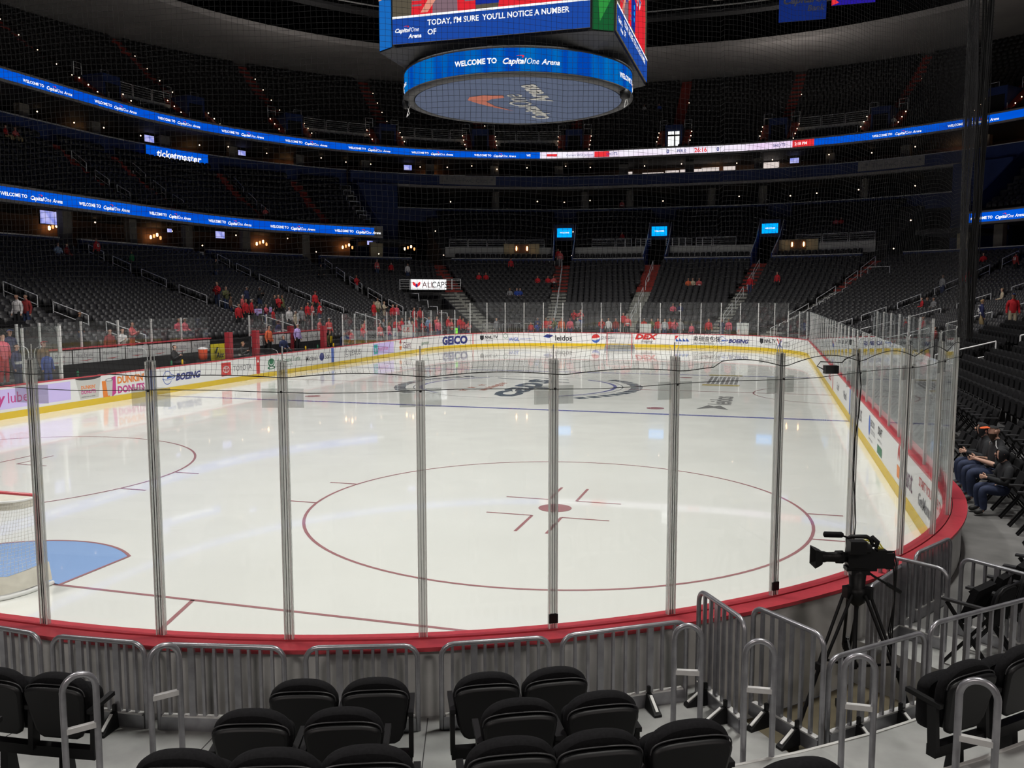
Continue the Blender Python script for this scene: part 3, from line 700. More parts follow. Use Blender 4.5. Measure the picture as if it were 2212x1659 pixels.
# ---- seats
def seat_proto(lod):
    b = MB(); m = M_seatpl
    def rr(w0, w1, z0, z1, y, ln, n=4):
        # rounded back outline as a list of (x, y, z)
        pts = [(-w0/2, z0), (w0/2, z0), (w1/2, z1-0.10)]
        for j in range(1, n): 
            t = PI/2*j/n; pts.append((w1/2-0.10+0.10*math.cos(t), z1-0.10+0.10*math.sin(t)))
        pts += [(w1/2-0.12, z1), (-w1/2+0.12, z1)]
        for j in range(n-1, 0, -1):
            t = PI/2*j/n; pts.append((-(w1/2-0.10+0.10*math.cos(t)), z1-0.10+0.10*math.sin(t)))
        pts.append((-w1/2, z1-0.10))
        return [(x, y+ln*(z-z0), z) for x, z in pts]
    if lod == 0:
        a = [(-.22, .0, .40), (.22, .0, .40), (.24, -.08, .78), (.14, -.1, .88), (-.14, -.1, .88), (-.24, -.08, .78)]
        c = [(x, y+.06, z) for x, y, z in a]
        b.add(a+c, [(5, 4, 3, 2, 1, 0), (6, 7, 8, 9, 10, 11)]+[(i, (i+1) % 6, 6+(i+1) % 6, 6+i) for i in range(6)], m)
        b.box((0, .17, .54), (.42, .10, .36), m, rot=Matrix.Rotation(R(12), 3, 'X'))
    return np.array(b.v), b.f
def mass(name, places, proto, m, label, cat, kind='stuff', group=None):
    V, F = proto; n = len(places)
    if not n: return
    A = np.array(places)                                   # x, y, z, rz
    c, s = np.cos(A[:, 3])[:, None], np.sin(A[:, 3])[:, None]
    X = V[None, :, 0]*c - V[None, :, 1]*s + A[:, 0:1]; Y = V[None, :, 0]*s + V[None, :, 1]*c + A[:, 1:2]; Z = V[None, :, 2] + A[:, 2:3]
    P = np.stack([X, Y, Z], -1).reshape(-1, 3); nv = len(V)
    lt = np.array([len(f) for f in F]*n, dtype=np.int32); flat = np.array([i for f in F for i in f], dtype=np.int64)
    L = (flat[None, :] + (np.arange(n)*nv)[:, None]).ravel().astype(np.int32)
    me = bpy.data.meshes.new(name); me.vertices.add(len(P)); me.vertices.foreach_set('co', P.ravel())
    me.loops.add(len(L)); me.loops.foreach_set('vertex_index', L); me.polygons.add(len(lt))
    me.polygons.foreach_set('loop_start', np.concatenate([[0], np.cumsum(lt)[:-1]]).astype(np.int32)); me.polygons.foreach_set('loop_total', lt)
    me.update(calc_edges=True); me.materials.append(m); o = bpy.data.objects.new(name, me); COL.objects.link(o)
    return tag(o, label, cat, group, kind)
def seat_row(s0, s1, d, z, sp=0.53, gap=0.75):
    out = []; s = adv(s0, d, gap+0.26*((int(d*100)*7) % 3)/2); lim = adv(s1, d, -gap)
    if lim <= s: return out
    while s < lim:
        (x, y), n = rp(s, d); out.append((x, y, z, math.atan2(-n[1], -n[0])-PI/2, s)); ns = adv(s, d, sp)
        if ns <= s: break
        s = ns
    return out
lows = []
secs = [s_left(0.5+Y0)] + LA + FA[:1]
allA = sorted(LA+FA+RA)
bounds = [0.5]+allA+[CUM[5]+R0*R(41.3)]
for i in range(len(bounds)-1):
    for k in range(0, 23):
        d, z = row(k); a, c = bounds[i], bounds[i+1]
        if a >= 0 and c <= CUM[1] and a < s_left(42) and c > s_left(16) and k < 4: continue
        if k < 2 and a < CUM[4]: continue
        if abs(a-48.1) < 0.01 and k < 15: c = TUN[0]-0.0
        if abs(a-51.94) < 0.01 or True:
            pass
        for q in seat_row(a, c, d, z): lows.append(q+(k,))
camxy = CAM[:2]; fwd = np.array([-math.sin(R(16.32)), math.cos(R(16.32))]); rgt = np.array([fwd[1], -fwd[0]])
def inview(x, y, z, mg=40):
    dx = np.array([x, y])-camxy; dz = z-CAM[2]; p_ = R(5.777)
    f = dx@fwd*math.cos(p_) - dz*math.sin(p_); u = dz*math.cos(p_)+dx@fwd*math.sin(p_)
    if f < 0.3: return None
    U = 1106+1881.5*(dx@rgt)/f; V = 829.5-1881.5*u/f
    return (U, V, f) if -mg < U < 2212+mg and -mg < V < 1659+mg else None
cand = []
for q in lows:
    v = inview(q[0], q[1], q[2]+0.6, 170 if q[5] < 2 else 40)
    if v: cand.append((v[2], v, q))
cand.sort(key=lambda t: t[0])
NSEAT = 262
single = []; stuff = []
for i, (f, v, q) in enumerate(cand): (single if i < NSEAT else stuff).append(q)

# detailed stadium seats -------------------------------------------------
def plate(b, zs, y0, y1, m, lean=0.0, bulge=0.02, n=26):
    """zs: list of (z, halfwidth); a rounded slab between y0 and y1"""
    zb, zt = zs[0][0], zs[-1][0]
    outline = [(w_, z) for z, w_ in zs] + [(-w_, z) for z, w_ in reversed(zs)]
    cx, cz = 0, (zb+zt)/2
    rings = []
    for t, k in ((0, 0.90), (0.18, 0.975), (0.5, 1.0), (0.82, 0.975), (1, 0.90)):
        y = y0+(y1-y0)*t; rings.append([(cx+(x-cx)*k, y - lean*(z-zb) - bulge*(1-(x/0.25)**2)*(0.0 if t < 0.5 else -0.6), cz+(z-cz)*(k if k == 1 else k+0.015)) for x, z in outline])
    b.loft(rings, m)
def arch(z0, z1, w0, w1, r=0.09, top=0.05, n=12):
    e = 2/2.3 if top > 0.02 else 2/3.2
    o = [(z0, w0*0.70), (z0+0.02, w0*0.88), (z0+0.06, w0)]
    for j in range(1, 6): o.append((z0+0.06+(z1-r-z0-0.06)*j/6, w0+(w1-w0)*j/6))
    for j in range(n+1):
        t = PI/2*j/n; o.append((z1-r+(r+top)*max(0.0, math.sin(t))**e, max(0.015, w1*max(0.0, math.cos(t))**(e if top < 0.02 else 0.78))))
    return o
def make_arena_seat(name='arena_seat', simple=False):
    t = thing(name, (0, 0, 0), 'black padded arena seat', 'seat')
    b = MB(); plate(b, arch(0.40, 0.79, 0.185, 0.222, 0.07, 0.006), 0.0, 0.035, M_black, 0.18); b.build('back_shell', t)
    b = MB(); plate(b, arch(0.42, 0.84, 0.20, 0.235, 0.13, 0.035), 0.045, 0.115, M_fabric, 0.18)
    o = b.build('back_cushion', t)
    if not simple:
        q = MB(); A = [(w_, z) for z, w_ in arch(0.44, 0.805, 0.195, 0.226, 0.07, 0.008) if z > 0.72]; A = A+[(-x, z) for x, z in reversed(A)]
        q.tube([(x*0.985, -0.004+0.035-0.18*(z-0.40), z) for x, z in A], 0.0045, M_seatpl, 5); q.build('piping', o)
    b = MB(); plate(b, arch(0.36, 0.72, 0.19, 0.205, 0.08, 0.01), 0.15, 0.24, M_fabric, 0.05); b.build('seat', t, label='folded up seat')
    for sx in (-1, 1):
        b = MB(); x = sx*0.238
        b.loft([[(x-0.016, 0.0+y, z) for y, z in ((0.0, 0.30), (0.07, 0.30), (0.09, 0.6), (0.02, 0.6))], [(x+0.016, 0.0+y, z) for y, z in ((0.0, 0.30), (0.07, 0.30), (0.09, 0.6), (0.02, 0.6))]], M_black, smooth=False)
        b.bar((x, -0.01, 0.615), (x, 0.26, 0.63), 0.038, 0.03, M_black); b.build('armrest', t)
    b = MB(); b.box((0, 0.05, 0.29), (0.49, 0.07, 0.075), M_black); b.build('beam', t)
    b = MB(); b.loft([[(x, y, 0.0) for x, y in ((-0.03, 0.0), (0.03, 0.0), (0.03, 0.13), (-0.03, 0.13))], [(x, y, 0.28) for x, y in ((-0.03, 0.02), (0.03, 0.02), (0.03, 0.09), (-0.03, 0.09))]], M_black, smooth=False)
    b.box((0, 0.06, 0.012), (0.10, 0.2, 0.024), M_black); b.build('leg', t)
    return t
def make_folding_chair():
    t = thing('folding_chair', (0, 0, 0), 'black padded folding chair', 'chair')
    b = MB(); plate(b, arch(0.42, 0.80, 0.17, 0.19, 0.08, 0.01), -0.03, 0.03, M_fabric, 0.22); b.build('backrest', t)
    b = MB(); b.tube([(-0.2, -0.02, 0.44), (-0.215, -0.10, 0.78), (-0.17, -0.12, 0.83), (0.17, -0.12, 0.83), (0.215, -0.10, 0.78), (0.2, -0.02, 0.44)], 0.012, M_black, 6); b.build('back_frame', t)
    b = MB(); b.box((0, 0.17, 0.60), (0.36, 0.06, 0.36), M_fabric, rot=Matrix.Rotation(R(20), 3, 'X')); b.build('seat', t)
    for sx in (-1, 1):
        b = MB(); b.bar((sx*0.245, -0.05, 0.63), (sx*0.245, 0.38, 0.63), 0.045, 0.022, M_seatpl); b.build('armrest', t)
        b = MB(); b.bar((sx*0.24, -0.14, 0.0), (sx*0.24, 0.34, 0.61), 0.028, 0.028, M_black); b.build('leg', t)
        b = MB(); b.bar((sx*0.22, 0.36, 0.0), (sx*0.22, -0.06, 0.58), 0.028, 0.028, M_black); b.build('leg', t)
    return t
def copy_tree(o, parent=None):
    c = o.copy(); COL.objects.link(c); c.parent = parent
    for ch in list(o.children): copy_tree(ch, c)
    return c
def put(proto, used, loc, rz, label, group=None, scale=None):
    o = proto if not used[0] else copy_tree(proto); used[0] = True
    o.location = loc; o.rotation_euler = (0, 0, rz); o['label'] = label
    if scale: o.scale = (scale,)*3
    if group: o['group'] = group
    elif 'group' in o: del o['group']
    return o
near_seat = make_arena_seat(); un = [False]
ROWLBL = {0: 'front row nearest the barriers', 1: 'second row', 2: 'third row', 3: 'fourth row'}
PL = [(0, -72.3, 'left seat of the centre left pair'), (0, -69.5, 'right seat of the centre left pair'), (0, -65.1, 'left seat of the centre right pair'), (0, -62.3, 'right seat of the centre right pair'),
      (0, -85.0, 'outer left seat behind the silver hoop'), (0, -82.3, 'left end, half behind the silver hoop'),
      (1, -72.9, 'left block, outer seat'), (1, -70.1, 'left block, inner seat'), (1, -64.6, 'right block, inner seat'), (1, -61.9, 'right block, outer seat'),
      (2, -73.4, 'left block, outermost seat cut by the lower edge'), (2, -71.2, 'left block, middle seat cut by the lower edge'), (2, -69.0, 'left block, inner seat cut by the lower edge'),
      (2, -65.5, 'right block, inner seat'), (2, -63.3, 'right block, middle seat'), (2, -60.9, 'right block, outer seat'),
      (1, -49.0, 'seat beyond the right hand hoop, its armrest pointing left'), (1, -46.1, 'at the right picture edge behind the hoop')]
for k, a, txt in PL:
    d, z = row(k); x, y, _ = polar(R0+d+0.02 if a < -55 else 11.14, a, 0); rz = R(a)+PI/2
    put(near_seat, un, (x, y, z+0.004), rz, 'black padded tip-up seat, %s, %s' % (ROWLBL[k], txt))
d, z = row(3); x, y, _ = polar(R0+d, -60.3, 0); put(near_seat, un, (x, y, z+0.004), R(-60.3)+PI/2, 'black padded seat top just showing at the lower edge, right of centre')
x, y, _ = polar(R0+row(1)[0], -83.5, 0); put(near_seat, un, (x, y, row(1)[1]+0.004), R(-83.5)+PI/2, 'black seat just showing at the lower left corner')
fold = make_folding_chair(); uf = [False]
far_seat = make_arena_seat('arena_seat', True); us = [False]
ORD = ['first', 'second', 'third', 'fourth', 'fifth', 'sixth', 'seventh', 'eighth', 'ninth', 'tenth']+['upper']*20
GS = {'in the right hand corner stand': 'corner', 'along the right boards': 'far right', 'in the right hand stand': 'right'}
for q in single:
    x, y, z, rz, s, k = q
    bl = 'in the right hand corner stand' if s > CUM[5]-3 else ('along the right boards' if s > s_right(27) else 'in the right hand stand')
    if k < 2: put(fold, uf, (x, y, z+0.004), rz, 'black folding chair in the %s row from the boards, %s' % (ORD[k], bl), 'folding chairs, %s row, %s' % (ORD[k], GS[bl]))
    else: put(far_seat, us, (x, y, z+0.004), rz, 'dark tip-up seat in the %s row from the boards, %s' % (ORD[k], bl), 'dark seats, %s row, %s' % (ORD[k], GS[bl]))
P0 = seat_proto(0)
part_l = [q[:4] for q in stuff if q[4] < TUN[0]]; part_f = [q[:4] for q in stuff if TUN[0] <= q[4] < 74]; part_r = [q[:4] for q in stuff if q[4] >= 74]
mass('seat_bank', part_l, P0, M_seatpl, 'rows of dark empty seats filling the lower stand on the left', 'seats')
mass('seat_bank', part_f, P0, M_seatpl, 'rows of dark empty seats in the lower stand behind the far goal', 'seats')
mass('seat_bank', part_r, P0, M_seatpl, 'rows of dark empty seats high in the lower stand on the right', 'seats')

# ---- walls, concourses and tiers
VOM = [FA[1], FA[2], FA[3]]
ENDS = (50.35, 73.0)                                       # where the side tiers stop and the end tiers start
def wallA(b, s0, s1):
    sweep(b, s0, s1, rect(20.35, 20.6, 6.3, 7.62), M_navy, corner=0.2)
def gap_ranges(s0, s1, cuts, d, hw):
    out = []; a = s0
    for c in sorted(cuts):
        if s0 < c < s1: out.append((a, adv(c, d, -hw))); a = adv(c, d, hw)
    out.append((a, s1)); return out
def walls(b):
    for a, c in gap_ranges(0.5, 51.2, LA, 20.4, 0.9): wallA(b, a, c)
structure('wall_left', walls)
structure('wall_far', lambda b: [wallA(b, a, c) for a, c in gap_ranges(52.4, 70.4, VOM, 20.4, 1.0)])
structure('wall_right', lambda b: [wallA(b, a, c) for a, c in gap_ranges(71.5, CUM[5], RA, 20.4, 0.9)])
def trimA(b):
    for a, c in gap_ranges(0.5, 51.2, LA, 20.4, 0.9)+gap_ranges(52.4, 70.4, VOM, 20.4, 1.0)+gap_ranges(71.5, CUM[5], RA, 20.4, 0.9): sweep(b, a, c, rect(20.28, 20.66, 7.62, 7.70), M_alu)
structure('trim_1', trimA)
# side concourse behind the lower stand
for nm, a, c in (('left', 0.5, 50.2), ('right', 73.1, CUM[5])):
    structure('floor', lambda b: sweep(b, a, c, rect(20.6, 28, 6.9, 7.0), M_dconc))
    structure('wall_'+nm, lambda b: sweep(b, a, c, rect(28, 28.3, 7.0, 10.2), M_brown))
    structure('ceiling', lambda b: sweep(b, a, c, rect(20.9, 28, 9.75, 9.95), M_dark))
def band(name, label, s0, s1, d, z0, z1, runs, trim=M_soff):
    """LED ribbon: runs = [(s0, s1, material)]"""
    t = thing(name, P3((s0+s1)/2, d, z0), label, 'LED ribbon board'); O = tuple(t.location)
    b = MB(); sweep(b, s0, s1, rect(d, d+0.5, z0-0.22, z1+0.2), M_dark); sweep(b, s0, s1, rect(d-0.12, d, z1, z1+0.14), trim); sweep(b, s0, s1, rect(d-0.12, d, z0-0.18, z0), trim)
    b.build('housing', t, O, 'dark housing with grey edges')
    for a, c, m in runs:
        b = MB(); sweep(b, a, c, rect(d-0.08, d, z0, z1), m, corner=0.12); b.build('screen', t, O)
    return t, O
def welcome(t, O, s, d, zc, h, skip=0):
    D = Decal(ringmap(s, d-0.10, zc), 0.01)
    w_ = D.text('WELCOME TO', 0, -h*0.25, h*0.50, M_ewhite, 0.03, sx=1.0)
    cap_logo(D, w_+0.25, -h*0.34, h*0.58, M_ewhite, M_ered); D.b.build('lettering', t, O)
tB, oB = band('upper_led_ribbon', 'long blue LED ribbon under the upper deck with a white scoreboard stretch', 5.0, CUM[5], 27, 18.62, 19.28,
    [(5.0, 55.07, M_led), (55.07, 68.05, M_ledw), (68.05, 68.55, M_ered), (68.55, CUM[5], M_led)])
s = adv(42.64, 27, -6.8*5)
starts = [adv(35.88, 27, -6.8*k) for k in (3, 2, 1)]+[35.88, 42.64, 44.27]+[45.17+1.635*k for k in range(-0, 6)]
starts = [s_left(44.4)-6.76*k for k in (3, 2, 1, 0)]+[adv(42.64, 27, 6.78*k) for k in range(0, 9)]
for s in starts:
    if s < 54.6: welcome(tB, oB, s, 27, 18.95, 0.56)
for s in [adv(69.87, 27, 6.85*k) for k in range(0, 8)]: welcome(tB, oB, s, 27, 18.95, 0.56)
def score(D): pass
for s, txt, m, h, bold in ((54.72, 'WE', M_ewhite, 0.30, 0.03), (55.75, 'Current 50/50 Jackpot:', M_enavy, 0.34, 0.0), (56.78, 'SHOTS:', M_enavy, 0.42, 0.01), (61.5, '0', M_enavy, 0.56, 0.03), (62.6, 'PER 0', M_enavy, 0.42, 0.015),
        (64.35, '26:16', M_ered, 0.62, 0.03), (66.25, '0', M_enavy, 0.56, 0.03), (67.6, 'SHOTS:', M_enavy, 0.42, 0.01), (68.10, '2:18 PM', M_ewhite, 0.40, 0.01)):
    D = Decal(ringmap(s, 26.89, 18.95), 0.01)
    if txt.startswith('Current'):
        D.rect(3.0, -0.3, 4.6, 0.3, M_ered, 0.006); D.rect(-2.1, -0.12, -1.0, 0.12, M_ered, 0.006)
    D.text(txt, 0, -h*0.36, h, m, bold, sx=0.92); 
    if txt == '26:16': D.b.build('lettering', tB, oB); continue
    D.b.build('lettering', tB, oB)
tC, oC = band('lower_led_ribbon', 'curved blue LED ribbon along the front of the middle tier on the left', 3.0, 50.33, 20.7, 9.72, 10.45, [(3.0, 50.1, M_led)])
for s in [27.51+7.4-6.6*k+(-0.9) for k in (1, 2, 3)]+[adv(33.6, 20.7, 6.85*k) for k in range(0, 8)]:
    if s < 49.2: welcome(tC, oC, s, 20.7, 10.08, 0.60)
b = MB(); sweep(b, 50.1, 50.36, rect(20.6, 21.3, 9.5, 10.65), M_soff); b.build('end_cap', tC, oC, 'grey end cap')
tD, oD = band('lower_led_ribbon', 'curved blue LED ribbon at the right edge of the picture', 73.0, 96.0, 20.7, 9.72, 10.45, [(73.12, 96.0, M_led)])
for s in [adv(73.15, 20.7, 6.85*k) for k in range(0, 3)]: welcome(tD, oD, s, 20.7, 10.08, 0.60)
# middle tier on the sides
def mrow(k): return 22.0+0.86*k, 10.55+0.42*k+0.021*k*k
def urow(k): return 28.2+0.84*k, 19.0+0.42*k+0.0065*k*k
def erow(k): return 24.4+0.86*k, 8.9+0.42*k+0.012*k*k
for nm, a, c in (('l', 3.0, 50.3), ('r', 73.0, CUM[5])):
    structure('floor', lambda b: sweep(b, a, c, stair_prof(mrow, 0, 8, 10.3, 21.2), M_dconc))
MA = [s_left(33), 40.0, 44.4, 47.0, 48.9]; MAR = [76.2, 79.5, s_right(40)]
seats_m = []
for bs in ([3.0]+MA+[50.2], [73.1]+MAR+[CUM[5]-4]):
    for i in range(len(bs)-1):
        for k in range(0, 9): d, z = mrow(k); seats_m += [q[:4] for q in seat_row(bs[i], bs[i+1], d, z)]
seats_m = [q for q in seats_m if inview(q[0], q[1], q[2], 60)]
mass('seat_bank', [q for q in seats_m if q[0] < 0], P0, M_seatpl, 'rows of dark empty seats in the middle tier on the left', 'seats')
mass('seat_bank', [q for q in seats_m if q[0] > 0], P0, M_seatpl, 'rows of dark empty seats in the middle tier on the right', 'seats')
MN = ['in the middle tier near the left edge', 'in the middle tier below the ticket sign', 'in the middle tier, second right of the ticket sign', 'in the middle tier, third right of the ticket sign', 'in the middle tier by its blue end wall']
for i, s in enumerate(MA): stair(s, mrow, 0, 7, M_redst, 'red aisle steps '+MN[i], 'red aisle stairs in the middle tier', 0.6)
for i, s in enumerate(MAR): stair(s, mrow, 0, 7, M_redst, 'red aisle steps in the middle tier on the right, %s' % ['closest to the far corner', 'at the right picture edge', 'beyond the right picture edge'][i], 'red aisle stairs in the middle tier', 0.6)
# back wall D of the middle tier and the club ledge that continues it round the end
structure('wall_left', lambda b: sweep(b, 3, 50.3, rect(29.8, 30.1, 14.6, 17.05), M_navy))
structure('wall_right', lambda b: sweep(b, 73.0, CUM[5], rect(29.8, 30.1, 14.6, 17.05), M_navy))
structure('wall_far', lambda b: sweep(b, 50.3, 73.0, rect(28.6, 29.0, 15.7, 16.95), M_navy))
def trimD(b):
    sweep(b, 3, 50.3, rect(29.7, 30.2, 17.05, 17.14), M_alu); sweep(b, 73.0, CUM[5], rect(29.7, 30.2, 17.05, 17.14), M_alu)
    sweep(b, 50.3, 73.0, rect(28.55, 29.1, 16.9, 16.97), M_alu); sweep(b, 50.9, 72.0, rect(28.2, 29.0, 15.55, 15.78), M_soff)
structure('trim_2', trimD)
structure('floor', lambda b: (sweep(b, 3, 50.3, rect(30.1, 37, 16.3, 16.5), M_dconc), sweep(b, 50.3, 73, rect(29.0, 37, 15.6, 15.8), M_dconc), sweep(b, 73, CUM[5], rect(30.1, 37, 16.3, 16.5), M_dconc)))
structure('ceiling', lambda b: sweep(b, 3, CUM[5], rect(27.4, 37, 18.5, 18.8), M_dark))
structure('wall_far', lambda b: sweep(b, 3, CUM[5], rect(36, 36.3, 15.8, 18.5), M_brown))
# end tier
structure('floor', lambda b: [sweep(b, a, c, [(20.6, 7.0), (23.3, 7.0), (23.3, 8.2), (23.5, 8.9)]+stair_prof(erow, 0, 7, 6.6, 23.5)[1:], M_dconc) for a, c in gap_ranges(52.3, 70.7, VOM, 24, 1.0)])
structure('wall_far', lambda b: sweep(b, 51.0, 71.8, rect(31.0, 31.3, 12.2, 13.55), M_navy))
structure('trim_3', lambda b: sweep(b, 51.0, 71.8, rect(30.9, 31.4, 13.55, 13.64), M_alu))
structure('floor', lambda b: sweep(b, 50.5, 72.5, rect(31.3, 39, 12.7, 12.9), M_dconc))
structure('wall_far', lambda b: sweep(b, 50.5, 72.5, rect(38, 38.3, 12.9, 15.6), M_dark))
structure('wall_far', lambda b: [sweep(b, a, c, rect(23.2, 23.32, 7.9, 8.95), M_wpanel) for a, c in gap_ranges(52.4, 70.4, VOM, 24, 1.2)])
es = []
eb = [52.3]+VOM+[70.6]
for i in range(4):
    for k in range(0, 8):
        d, z = erow(k); es += [q[:4] for q in seat_row(eb[i], eb[i+1], d, z, gap=1.3)]
    es += [q[:4] for q in seat_row(eb[i], eb[i+1], 22.2, 7.35, gap=1.4)]
mass('seat_bank', es, P0, M_seatpl, 'rows of dark empty seats in the raised tier behind the far blue wall', 'seats')
# upper deck
structure('floor', lambda b: sweep(b, 5, CUM[5], stair_prof(urow, 0, 20, 18.6, 27.5), M_dconc))
UA = [36.0, 44.6, 46.9, 49.15, 51.5, 53.7, 55.9, 61.85, 67.6, 69.8, 72.1, 74.4]
us_ = []
ub = [5]+UA+[CUM[5]-8]
for i in range(len(ub)-1):
    for k in range(0, 21): d, z = urow(k); us_ += [q[:5]+(d,) for q in seat_row(ub[i], ub[i+1], d, z, 0.56, 0.9)]
PORT = [44.68, 46.66, 49.02, 51.3, 53.6, 55.91, 61.93, 67.6, 69.83, 72.19, 74.5]
BALC = ((44.95, 46.25), (49.35, 50.95), (51.6, 53.3), (53.95, 55.6), (68.0, 69.5))
def clear_of(q):
    d = q[5]
    if 28.3 < d < 32.3 and any(abs(q[4]-p) < 1.9/((R0+29)/R0 if CUM[1] < p < CUM[2] or CUM[3] < p < CUM[4] else 1) for p in PORT): return False
    return not (29.9 < d < 31.2 and any(a < q[4] < c for a, c in BALC))
us_ = [q[:4] for q in us_ if clear_of(q) and inview(q[0], q[1], q[2], 60)]
mass('seat_bank', us_, P0, M_seatpl, 'rows of dark empty seats filling the unlit upper deck', 'seats')
UL = ['at the left picture edge', 'first from the left', 'second from the left', 'third from the left', 'left of the hanging scoreboard', 'hidden partly by the left of the hanging scoreboard', 'behind the hanging scoreboard', 'just right of the hanging scoreboard', 'second right of the scoreboard', 'third right of the scoreboard', 'behind the gathered netting', 'at the right picture edge']
for i, s in enumerate(UA): stair(s, urow, 4, 19, M_redst, 'red upper deck aisle steps '+UL[i], 'red aisle stairs in the upper deck', 0.6)

# far structures ---------------------------------------------------------
structure('ceiling', lambda b: sweep(b, 0, TOT, [(31.5, 30.35), (45.8, 30.2), (45.8, 30.9), (31.5, 30.9)], M_soff))
structure('wall_far', lambda b: sweep(b, 3, CUM[5], rect(45.3, 45.8, 27.5, 30.3), M_soff))
structure('ceiling', lambda b: b.box((0, 30.48, 44.2), (130, 170, 0.4), M_void))
structure('wall_far', lambda b: sweep(b, 0, TOT, rect(47, 47.5, -1, 44), M_void))
# dark end walls that close the side tiers at the far corners, and the blue sloping screens
def endwall(b, s):
    A = [(20.7, 9.5), (21.2, 10.9), (30.0, 17.1), (30.0, 14.5), (27.0, 12.0), (24.0, 9.6)]
    q = adv(s, 25, 0.15)
    b.add([P3(s, d, z) for d, z in A]+[P3(q, d, z) for d, z in A], [tuple(range(6)), tuple(range(6, 12))[::-1]]+[(i, (i+1) % 6, 6+(i+1) % 6, 6+i) for i in range(6)], M_navy)
structure('wall_far', lambda b: (endwall(b, 50.35), endwall(b, 72.85)))
def corner_block(b, s0, s1):
    sweep(b, s0, s1, rect(27.5, 28, 6.9, 15.6), M_navy)
    sweep(b, s0, s1, rect(21.5, 27.5, 9.1, 9.5), M_dark)
structure('wall_far', lambda b: corner_block(b, 50.36, 51.4))
structure('wall_far', lambda b: corner_block(b, 71.6, 72.84))
def cream(s): 
    one('wall_pillar', 'cream corner wall beside the concourse %s the far seats' % ('left of' if s < 60 else 'right of'), 'wall', lambda b: sweep(b, s, s+0.35, rect(22.4, 22.8, 7.0, 9.2), M_cream))
cream(50.2); cream(72.5)

# vomitories in the far stand
for i, s in enumerate(VOM):
    t = thing('stand_entrance', P3(s, 22, 7.0), 'blue walled entrance with a lit blue screen above it, %s' % ['left of the far goal', 'in line with the far goal', 'right of the far goal'][i], 'entrance', 'blue entrances in the far stand')
    O = tuple(t.location)
    for k, a in ((-1, 'w'), (1, 'w')):
        q0 = adv(s, 24, 1.0*k); q1 = adv(s, 24, 1.12*k); A = [(20.3, 6.4), (20.3, 7.9), (23.4, 9.6), (25.2, 11.4), (26.2, 11.4), (26.2, 6.4)]
        b = MB(); b.add([P3(q0, d, z) for d, z in A]+[P3(q1, d, z) for d, z in A], [tuple(range(6)), tuple(range(6, 12))[::-1]]+[(j, (j+1) % 6, 6+(j+1) % 6, 6+j) for j in range(6)], mat('entrance_blue', (0.012, 0.035, 0.20), 0.5))
        b.build('side_wall', t, O)
        b = MB(); b.tube([P3(q1, 20.3, 8.0), P3(q1, 23.4, 9.7), P3(q1, 25.2, 11.5)], 0.04, M_rail, 5); b.build('handrail', t, O)
    a, c = adv(s, 24, -1.0), adv(s, 24, 1.0)
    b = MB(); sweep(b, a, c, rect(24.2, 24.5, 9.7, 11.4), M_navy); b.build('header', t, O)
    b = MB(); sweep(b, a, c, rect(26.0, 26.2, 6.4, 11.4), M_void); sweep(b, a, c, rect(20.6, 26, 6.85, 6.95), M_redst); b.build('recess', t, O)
    D = Decal(ringmap(s, 24.19, 10.55), 0.01); D.rect(-0.78, -0.5, 0.78, 0.45, M_ecyan, seg=1); D.text('WELCOME', 0, -0.08, 0.2, M_ewhite, 0.02, align='CENTER', c=0.02); D.b.build('screen', t, O, 'lit blue screen')

def rail_panels(name, label, s0, s1, d, z0, z1, group, n=None, bars=4):
    t = thing(name, P3(s0, d, z0), label, 'railing', group); O = tuple(t.location)
    L_ = (s1-s0)*(R0+d)/R0; n = n or max(1, int(round(L_/2.2)))
    for i in range(n):
        a = s0+(s1-s0)*i/n; c = s0+(s1-s0)*(i+1)/n; e = (c-a)*0.03
        p = [P3(a+e, d, z0), P3(a+e, d, z1), P3(c-e, d, z1), P3(c-e, d, z0)]
        b = MB(); b.tube(p, 0.03, M_rail, 5)
        for k in range(bars): z = z0+(z1-z0)*(k+0.4)/(bars); b.tube([P3(a+e, d, z), P3(c-e, d, z)], 0.014, M_rail, 4)
        b.build('rail_panel', t, O)
for s0, s1, txt in ((52.5, 55.2, 'left of the far goal'), (56.5, 58.5, 'just left of centre behind the far goal'), (58.9, 60.5, 'just right of centre behind the far goal'), (62.0, 64.6, 'right of the far goal, first stretch'), (65.0, 66.9, 'right of the far goal, second stretch'), (68.4, 70.4, 'at the right end of the far stand')):
    rail_panels('deck_railing', 'pale metal railing above the white wall '+txt, s0, s1, 23.25, 8.95, 9.75, 'railings above the white wall')
